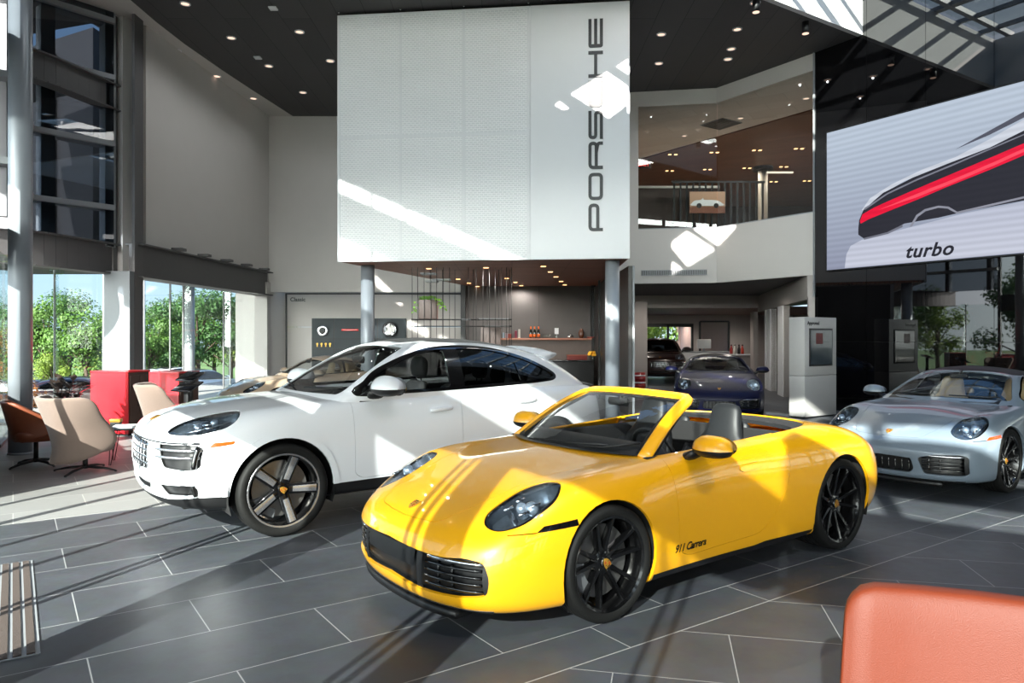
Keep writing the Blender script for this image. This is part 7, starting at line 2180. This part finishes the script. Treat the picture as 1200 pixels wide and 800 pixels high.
# near armchair: wide padded back with rounded corners, seen from behind
oc = thing('armchair', 'salmon orange leather armchair in the near corner seen from behind', 'chair', (1.36, 2.10, 0), math.radians(-21.5))
b = MB(); R = []
zb, zt, hw, cr = .36, .868, .36, .085
xs = [-hw, -hw + .006, -hw + .02, -hw + .045, -hw + .085, -hw + .16, -.15, 0, .15, hw - .16, hw - .085, hw - .045, hw - .02, hw - .006, hw]
for x in xs:
    d = max(0.0, abs(x) - (hw - cr)) / cr; top = zt - cr * (1 - math.sqrt(max(0.0, 1 - d * d)))
    th = .052 * (1 - .55 * max(0.0, abs(x) - (hw - .05)) / .05)
    wid = 1.0
    ring = super_ring((x, 0, (zb + top) / 2), (0, 0, 1), (0, 1, 0), (top - zb) / 2, th, 5.0, 40)
    for p in ring:
        f = (p.z - zb) / (zt - zb); p.x *= 1.06 - .10 * f; p.y += .10 * f - .05 * (x / hw) ** 2
    R.append(ring)
rings(b, R); b.build('backrest', M['leather_orange'], oc)
b = MB(); R = []
for z, k in ((.33, .85), (.35, .97), (.43, 1), (.46, .97), (.475, .85)): R.append(super_ring((0, -.30, z), (1, 0, 0), (0, 1, 0), .33 * k, .32 * k, 4, 28))
rings(b, R); b.build('seat_cushion', M['leather_orange'], oc)
for sd in (-1, 1):
    b = MB(); R = []
    for f, k in ((0, .75), (.06, 1), (.94, 1), (1, .75)): R.append(super_ring((sd * .325, -.06 - .5 * f, .46), (1, 0, 0), (0, 0, 1), .035 * k, .13 * k, 3.5, 20))
    rings(b, R); b.build('armrest', M['leather_orange'], oc)
    for y in (-.52, -.03):
        b = MB(); b.cyl((sd * .3, y, .34), (sd * .33, y + .0, 0), .016, .011, n=12); b.build('leg', M['black'], oc)

# magazine table with hairpin legs
tb = thing('side_table', 'small round side table with hairpin legs between the beige chairs', 'table', (-5.12, 9.45, 0))
b = MB(); b.cyl((0, 0, .455), (0, 0, .475), .29, n=36); b.build('tabletop', M['steel_dark'], tb)
for k in range(3):
    a = k * 2 * PI / 3 + .4
    b = MB()
    c, s_ = math.cos(a), math.sin(a)
    b.tube([(.16 * c - .05 * s_, .16 * s_ + .05 * c, .455), (.24 * c - .01 * s_, .24 * s_ + .01 * c, .01), (.24 * c + .01 * s_, .24 * s_ - .01 * c, .01), (.16 * c + .05 * s_, .16 * s_ - .05 * c, .455)], .006, 6); b.build('leg', M['black'], tb)
mg = thing('magazine_stack', 'stack of pale magazines on the small round table', 'magazines', (-5.03, 9.40, .475), .3)
b = MB(); b.span((-.15, -.11, 0), (.15, .11, .012)); b.build('magazine', M['sign_white'], mg); b = MB(); b.span((-.14, -.11, .012), (.16, .10, .022)); b.build('magazine', M['steel_mid'], mg); b = MB(); b.span((-.15, -.10, .022), (.14, .11, .03)); b.build('magazine', M['sign_white'], mg)
bx = thing('brass_box', 'small brass and black box on the small round table', 'box', (-5.24, 9.52, .475), .2)
b = MB(); b.span((-.06, -.05, 0), (.06, .05, .07), bev=.004); b.build('body', M['black'], bx); b = MB(); b.span((-.065, -.055, .055), (.065, .055, .095), bev=.004); b.build('lid', M['gold'], bx)

# red cabinets, plant, touch screens
def cabinet(loc, rz, w, d, h, label):
    c = thing('display_cabinet', label, 'cabinet', loc, rz, None)
    b = MB(); b.span((0, 0, .04), (w, d, h - .03), bev=.006); b.build('body', M['wood_cab'], c)
    b = MB(); b.span((-.012, -.006, .04), (.004, d + .004, h - .03)); b.build('red_side', M['red_gloss'], c)
    for k in range(2):
        b = MB(); b.span((.02 + k * (w - .04) / 2 + .006, -.018, .08), (.02 + (k + 1) * (w - .04) / 2 - .006, .0, h - .08), bev=.004); o = b.build('door', M['wood_cab'], c)
        b = MB(); b.span((w / 2 + (-.05 if k == 0 else .035), -.028, h * .45), (w / 2 + (-.035 if k == 0 else .05), -.017, h * .6)); b.build('handle', M['black'], o)
    b = MB(); b.span((-.015, -.02, h - .03), (w + .01, d + .01, h), bev=.006); b.build('top', M['red_gloss'], c)
    b = MB(); b.span((.03, .03, 0), (w - .03, d - .03, .05)); b.build('plinth', M['black'], c)
    return c
cabinet((-6.4, 12.0, 0), math.radians(80), .52, .70, 1.09, 'tall red display cabinet with dark wood front by the corner window')
cabinet((-6.3, 13.6, 0), math.radians(80), .62, .66, 1.0, 'second red display cabinet behind the first, half hidden by the post')
for k, (x, y, zz, lab) in enumerate(((-5.51, 12.2, .82, 'black tilted touch screen on a stand behind the white SUV'), (-5.95, 13.3, .93, 'second black tilted touch screen further back by the windows'))):
    ts = thing('touch_screen', lab, 'screen', (x, y, 0), math.radians(-25))
    b = MB(); T = Matrix.Translation((0, 0, zz)) @ Matrix.Rotation(math.radians(28), 4, 'X'); b.box((0, 0, 0), (.46, .32, .03), T, bev=.008); b.build('screen', M['gloss_black'], ts)
    b = MB(); b.span((-.05, -.03, .02), (.05, .03, zz - .03), bev=.006); b.build('stand', M['black'], ts); b = MB(); b.span((-.22, -.18, 0), (.22, .18, .02), bev=.006); b.build('foot', M['black'], ts)
M['leaf_dark'] = pbr('dark red-green leaf', (56, 46, 40), .3, coat=.4, var=.6, vscale=7)
pp = thing('potted_plant', 'dark leaved rubber plant behind the beige wing chair', 'plant', (-6.78, 10.9, 0))
b = MB(); b.lathe([(0, 0), (.15, 0), (.2, .42), (.185, .42), (.15, .36), (0, .36)], n=28); b.build('pot', M['steel_dark'], pp)
b = MB(); rnd = random.Random(11); st = MB()
for k in range(7):
    a = rnd.uniform(0, 2 * PI); top = Vector((.26 * math.cos(a) * rnd.random(), .2 * math.sin(a) * rnd.random(), rnd.uniform(.75, 1.0)))
    st.tube([(0, 0, .36), (top.x * .5, top.y * .5, .6), top], [.012, .01, .006], 6)
    for j in range(8):
        f = .35 + .65 * j / 7; q = Vector((top.x * f, top.y * f, .36 + (top.z - .36) * f)); aa = rnd.uniform(0, 2 * PI)
        leaf(b, q, (math.cos(aa), math.sin(aa), rnd.uniform(.3, 1.3)), rnd.uniform(.2, .28), rnd.uniform(.045, .06), .25)
b.build('foliage', M['leaf_dark'], pp); st.build('stems', M['wood_cab'], pp)

# recessed entrance mat: brown strips between metal rails
mt = thing('entrance_mat', 'brown and steel striped entrance mat beside the doors', 'mat', (-3.53, 5.295, 0), math.atan2(E1.y, E1.x))
M['mat_brown'] = pbr('brown ribbed mat strip', (82, 70, 64), .95, var=.3, vscale=150, bump=.6, bscale=500)
b = MB(); b.span((-.31, -1.9, .0), (0, 0, .006)); b.build('frame', M['steel_mid'], mt)
for k in range(5):
    b = MB(); b.span((-.30 + k * .06, -1.885, .004), (-.262 + k * .06, -.015, .013)); b.build('strip', M['mat_brown'], mt)
# ------------------------------------------------------------------ grounds outside
M['asphalt'] = pbr('asphalt', (92, 92, 94), .9, var=.15, vscale=3, bump=.2, bscale=60)
M['grass'] = pbr('lawn', (86, 112, 52), .95, var=.4, vscale=1.5, bump=.4, bscale=40)
M['paving'] = pbr('pale paving', (150, 146, 140), .85, var=.08, vscale=2)
b = MB(); b.prism([(-200, -200), (200, -200), (200, 200), (-200, 200)], -1.75, -1.6); b.build('ground', M['grass'], kind='structure')
b = MB(); b.prism([(-13, -16), (24, -16), (24, 40), (-12.5, 40), (-12.5, 16)], -1.6, -.21); b.build('terrace', M['paving'], kind='structure')
b = MB(); b.prism([(-60, -40), (-15, -20), (-12.8, 44), (-40, 60), (-60, 40)], -1.6, -1.55); b.build('parking_lot', M['asphalt'], kind='structure')
def bark(): return M.setdefault('bark', pbr('tree bark', (84, 70, 58), .9, var=.3, vscale=12, bump=.5, bscale=40))
def leafmat(name, c):
    m, nt, out = newmat(name); L = nt.links.new
    p = N(nt, 'ShaderNodeBsdfPrincipled'); p.inputs['Roughness'].default_value = .6
    tr = N(nt, 'ShaderNodeBsdfTranslucent'); mx = N(nt, 'ShaderNodeMixShader'); mx.inputs[0].default_value = .3
    tc = N(nt, 'ShaderNodeTexCoord'); nz = N(nt, 'ShaderNodeTexNoise', i_Scale=1.3, i_Detail=4.0); L(tc.outputs['Object'], nz.inputs['Vector'])
    rp = N(nt, 'ShaderNodeValToRGB'); L(nz.outputs['Fac'], rp.inputs[0]); a = lin(c)
    rp.color_ramp.elements[0].position = .35; rp.color_ramp.elements[1].position = .68
    rp.color_ramp.elements[0].color = tuple(x * .55 for x in a[:3]) + (1,); rp.color_ramp.elements[1].color = tuple(min(1, x * 1.35) for x in a[:3]) + (1,)
    L(rp.outputs[0], p.inputs['Base Color']); L(rp.outputs[0], tr.inputs[0]); L(p.outputs[0], mx.inputs[1]); L(tr.outputs[0], mx.inputs[2]); L(mx.outputs[0], out.inputs[0])
    return m
M['leaf_a'] = leafmat('green leaves', (90, 124, 52)); M['leaf_b'] = leafmat('yellow green leaves', (128, 150, 60)); M['leaf_c'] = leafmat('rusty leaves', (168, 110, 62)); M['leaf_d'] = leafmat('deep green leaves', (62, 98, 45))
def tree(label, mat, seed, h=10.0, r=3.2, nleaf=5200, size=.34, name='leafy_tree', group='trees outside'):
    t = thing(name, label, 'tree', (0, 0, 0), 0, group); rnd = random.Random(seed)
    b = MB(); b.tube([(0, 0, 0), (rnd.uniform(-.2, .2), .1, h * .3), (rnd.uniform(-.4, .4), rnd.uniform(-.3, .3), h * .75)], [h * .028, h * .02, h * .006], 8)
    blobs = []
    for k in range(16):
        a = rnd.uniform(0, 2 * PI); q = rnd.random() ** .6; z = h * rnd.uniform(.34, .95)
        lim = r * (1.0 - max(0, (z / h - .55)) * 1.5)
        c = Vector((lim * q * math.cos(a), lim * q * math.sin(a), z)); blobs.append((c, r * rnd.uniform(.28, .5)))
        b.tube([(0, 0, z * .55), c * .6 + Vector((0, 0, z * .25)), c], [h * .009, h * .006, h * .002], 5)
    b.build('trunk', bark(), t)
    vs = []; fs = []
    for k in range(nleaf):
        c, rr = blobs[rnd.randrange(len(blobs))]
        d = Vector((rnd.gauss(0, 1), rnd.gauss(0, 1), rnd.gauss(0, .8))).normalized()
        p = c + d * rr * (rnd.random() ** .35)
        n = (d + Vector((rnd.uniform(-.7, .7), rnd.uniform(-.7, .7), rnd.uniform(-.2, .9)))).normalized()
        u = n.orthogonal().normalized(); w = n.cross(u); a = rnd.uniform(0, 2 * PI); u, w = u * math.cos(a) + w * math.sin(a), w * math.cos(a) - u * math.sin(a)
        s = size * rnd.uniform(.6, 1.2); i = len(vs)
        vs += [p - u * s * .5, p + w * s * .32, p + u * s * .5, p - w * s * .32]; fs.append((i, i + 1, i + 2, i + 3))
    me = bpy.data.meshes.new('foliage'); me.from_pydata([tuple(v) for v in vs], [], fs); me.materials.append(M[mat]); link_obj('foliage', me, t)
    return t
protos = [tree('broad green tree at the edge of the parking lot', 'leaf_a', 1, 10.5, 3.6), tree('yellow-green tree at the edge of the parking lot', 'leaf_b', 2, 8.5, 3.2), tree('deep green tree at the edge of the parking lot', 'leaf_d', 3, 11.5, 3.8, 6000), tree('rust coloured young tree by the terrace', 'leaf_c', 4, 5.5, 1.9, 2600, .22)]
used = set(); rnd = random.Random(21)
def put(k, x, y, s=1.0, z=-1.6, label=None):
    o = protos[k] if k not in used else copy_tree(protos[k]); used.add(k)
    o.location = (x, y, z); o.rotation_euler = (0, 0, rnd.uniform(0, 6.28)); o.scale = (s, s, s * rnd.uniform(.92, 1.08))
    if label: o['label'] = label
    return o
# belt seen through the left windows
for px, Y, k, s in ((2, 40, 2, .85), (30, 46, 0, .8), (55, 38, 0, .86), (80, 44, 2, .9), (100, 36, 0, .84), (122, 42, 1, .95), (150, 46, 2, .85), (175, 40, 0, .78), (192, 46, 2, .88), (212, 52, 0, .98), (232, 44, 2, .86), (252, 50, 0, .96), (270, 46, 2, .95), (288, 52, 0, 1.0), (305, 46, 1, 1.1), (325, 50, 2, 1.0), (140, 44, 1, .62), (62, 36, 1, .5)):
    X = (px - 600) / FPX * Y; put(k, X, Y, s * (.56 if px < 160 else .58))
put(3, -15.6, 21, .72)
# belt along the left side, seen in the black wall; and behind the far doorway
for i in range(15):
    put((0, 2, 1)[i % 3], -48 - 6 * math.sin(i * 1.7), 34 - i * 5.2, .9)
for x, y, k, s in ((8, 47, 1, .7), (11.5, 50, 0, .8), (15, 46, 1, .7), (13.2, 41, 3, .8), (5.5, 52, 0, .8)): put(k, x, y, s)
bush0 = None
# cars on the lot, and lamp posts
def lot(src, px, Y, rz, label, z=-1.56):
    c = copy_tree(src); c.location = ((px - 600) / FPX * Y, Y, z); c.rotation_euler = (0, 0, rz); c['label'] = label
    return c
c = lot(suv, 262, 38, math.radians(250), 'white SUV parked outside beyond the long window'); recolor(c, 'car_glass', 'dark_glass')
c = lot(suv, 238, 41, math.radians(240), 'white SUV parked further off on the lot, half hidden by a window post'); recolor(c, 'car_glass', 'dark_glass')
c = lot(blue, 10, 16.5, math.radians(200), 'dark blue car parked outside behind the steel column')
c = lot(suv, 148, 30, math.radians(200), 'dark maroon SUV parked outside before the green trees'); recolor(c, 'paint_white', 'paint_maroon'); recolor(c, 'car_glass', 'dark_glass')
for px, Y, hh in ((168.5, 34, 7.2), (284, 34, 7.6), (122, 34, 7)):
    lp = thing('lamp_post', 'slim steel lamp post on the parking lot', 'lamp post', ((px - 600) / FPX * Y, Y, -1.56), 0, 'parking lot lamp posts')
    b = MB(); b.cyl((0, 0, 0), (0, 0, hh), .09, .06, n=12); b.build('pole', M['steel_mid'], lp); b = MB(); b.box((.3, 0, hh), (.8, .22, .1), bev=.02); b.build('lamp_head', M['steel_dark'], lp)

# upper wing of the building across the corner, carried on posts
b = MB(); b.prism([(-10.6, 18.2), (-19, 22.5), (-20, 25.5), (-10.0, 25.5)], 3.9, 9.5); b.build('wall_wing', pbr('grey cladding of the wing', (40, 38, 40), .55, var=.05, vscale=2), kind='structure')
b = MB()
for k in range(3): b.box((-12.2 - k * 2.4, 18.95 + k * 1.23, 6.6), (.5, .12, 5.0), rz=math.radians(-27))
b.build('wing_window_strips', M['black_glass'], kind='structure')
b = MB()
for x, y in ((-18.5, 23.5), (-11, 24.5)): b.cyl((x, y, -1.6), (x, y, 3.9), .18, n=16)
b.build('pillar_wing', M['steel_mid'], kind='structure')
# ------------------------------------------------------------------ daylight, camera, view
w = bpy.data.worlds.new('World'); S.world = w; w.use_nodes = True
nt = w.node_tree; nt.nodes.clear()
out = nt.nodes.new('ShaderNodeOutputWorld'); bg = nt.nodes.new('ShaderNodeBackground')
tc = nt.nodes.new('ShaderNodeTexCoord'); sx = nt.nodes.new('ShaderNodeSeparateXYZ'); nt.links.new(tc.outputs['Generated'], sx.inputs[0])
rp = nt.nodes.new('ShaderNodeValToRGB'); nt.links.new(sx.outputs['Z'], rp.inputs[0])
el = rp.color_ramp.elements
el[0].position = 0.0; el[0].color = (.62, .78, .92, 1); el[1].position = 1.0; el[1].color = (.16, .36, .80, 1)
e = el.new(.12); e.color = (.50, .74, 1.0, 1); e = el.new(.45); e.color = (.30, .54, .95, 1)
dt = nt.nodes.new('ShaderNodeVectorMath'); dt.operation = 'DOT_PRODUCT'; nt.links.new(tc.outputs['Generated'], dt.inputs[0]); dt.inputs[1].default_value = tuple(-SUN_D)
cl = nt.nodes.new('ShaderNodeMath'); cl.operation = 'MAXIMUM'; cl.inputs[1].default_value = 0; nt.links.new(dt.outputs['Value'], cl.inputs[0])
po = nt.nodes.new('ShaderNodeMath'); po.operation = 'POWER'; po.inputs[1].default_value = 4.0; nt.links.new(cl.outputs[0], po.inputs[0])
hz = nt.nodes.new('ShaderNodeMath'); hz.operation = 'SUBTRACT'; hz.use_clamp = True; hz.inputs[0].default_value = 1.0; nt.links.new(sx.outputs['Z'], hz.inputs[1])
h3 = nt.nodes.new('ShaderNodeMath'); h3.operation = 'POWER'; h3.inputs[1].default_value = 3.5; nt.links.new(hz.outputs[0], h3.inputs[0])
pm = nt.nodes.new('ShaderNodeMath'); pm.operation = 'MULTIPLY'; nt.links.new(po.outputs[0], pm.inputs[0]); nt.links.new(h3.outputs[0], pm.inputs[1]); po = pm
gm = nt.nodes.new('ShaderNodeMix'); gm.data_type = 'RGBA'; nt.links.new(po.outputs[0], gm.inputs[0]); gm.inputs[6].default_value = (0, 0, 0, 1); gm.inputs[7].default_value = tuple(GLOW * x for x in (1.0, .97, .92)) + (1,)
gm.clamp_result = False
ad = nt.nodes.new('ShaderNodeMix'); ad.data_type = 'RGBA'; ad.blend_type = 'ADD'; ad.inputs[0].default_value = 1; nt.links.new(rp.outputs[0], ad.inputs[6]); nt.links.new(gm.outputs[2], ad.inputs[7])
nt.links.new(ad.outputs[2], bg.inputs[0]); bg.inputs[1].default_value = SKY
nt.links.new(bg.outputs[0], out.inputs[0])
sl = bpy.data.lights.new('sun', 'SUN'); sl.energy = SUN; sl.angle = math.radians(.6); sl.color = (1.0, .96, .90)
so = bpy.data.objects.new('sun', sl); COL.objects.link(so)
so.rotation_euler = SUN_D.to_track_quat('-Z', 'Y').to_euler()
so.location = (-6, -20, 20)

def spot(p, energy, ang=150, col=(.95, .98, 1.0), r=.025, blend=.6, name='ceiling_lamp'):
    l = bpy.data.lights.new(name, 'SPOT'); l.energy = energy; l.spot_size = math.radians(ang); l.spot_blend = blend; l.color = col; l.shadow_soft_size = r
    o = bpy.data.objects.new(name, l); COL.objects.link(o); o.location = p
    return o
for x, y in ((217, 4), (271, 44), (315, 77), (351, 37), (387, 71), (355, 108), (775, 40), (772, 74), (864, 34), (857, 57), (853, 69)):
    p = on_z(x, y, H); spot((p[0], p[1], H - .06), LAMP)
for x in (-5.2, -2.6, 0.2, 3.0, 5.8):  # unseen fill lamps added beyond the visible downlights
    for y in (3.0, 6.5, 10.0):
        if .821 * x + .571 * y > 1.0 and not (x > 5 and y > 9): spot((x, y, H - .06), LAMP)
for x, y in ((8.5, 3.5), (8.5, 7.0), (11, 1)): spot((x, y, H - .06), LAMP)
def track(p, t, energy, ang):  # unseen spots added to brighten the car flanks
    o = spot(p, energy, ang, (.97, .98, 1.0), .03, 1.0, 'track_lamp')
    d = Vector(t) - Vector(p); o.rotation_euler = d.to_track_quat('-Z', 'Y').to_euler()
track((3.6, -.8, 8.1), (1.35, 4.7, .7), TRACK * .85, 34)
track((2.2, -.2, 8.1), (-.4, 6.6, .9), TRACK * .38, 36)
for x, y in ((187, 290), (343, 282), (503, 274), (660, 268), (175, 351), (317, 346), (465, 341), (603, 336)):
    p = on_z(730 + x / 3.2, 90 + y / 3.2, 7.86); spot((p[0], p[1], 7.8), GLAMP, 165, (1, .84, .68))
for x, y in ((230, 220), (441, 154), (687, 80)):
    p = on_z(730 + x / 3.2, 90 + y / 3.2, 7.9); spot((p[0], p[1], 7.84), GLAMP, 165, (1, .92, .85))
for x, y in ((442, 57), (740, 50), (777, 79), (353, 138), (550, 113), (625, 151), (833, 129)):
    p = on_z(470 + x / 4.44, 300 + y / 4.44, SZ0); spot((p[0], p[1], SZ0 - .05), BLAMP, 165, (1, .93, .87), .05)
for x, y in ((4.0, 20.5), (6.2, 20.0), (5.5, 23.5)): spot((x, y, ZP0 - .05), BLAMP, 165, (1, .92, .84), .05)  # added fill lamps without fixtures, for the passage and rooms behind
for x, y in ((5, 28), (8, 28), (6.5, 31.5), (9.5, 31)): spot((x, y, 2.65), BLAMP, 165, (1, .9, .8), .05)
spot((9.5, 21, 2.9), BLAMP, 165, (1, .9, .8), .05)
spot((7.5, 34.6, 2.6), BLAMP * 2, 165, (1, .9, .84), .05)

cam = bpy.data.cameras.new('camera'); cam.sensor_width = 36; cam.lens = FPX / 1200 * 36; cam.clip_start = .05; cam.clip_end = 500
cam.shift_y = (HORIZ - 400) / 1200
co = bpy.data.objects.new('camera', cam); COL.objects.link(co)
co.location = (0, 0, CAMZ); co.rotation_euler = (PI / 2, 0, 0)
S.camera = co
S.view_settings.view_transform = 'Standard'; S.view_settings.look = 'None'; S.view_settings.gamma = 1
S.view_settings.use_curve_mapping = False
S.view_settings.exposure = EXPO
S.cycles.max_bounces = 10; S.cycles.transparent_max_bounces = 24; S.cycles.diffuse_bounces = 5; S.cycles.glossy_bounces = 5
S.cycles.sample_clamp_indirect = 6.0; S.cycles.caustics_reflective = False; S.cycles.caustics_refractive = False
S.cycles.use_denoising = True
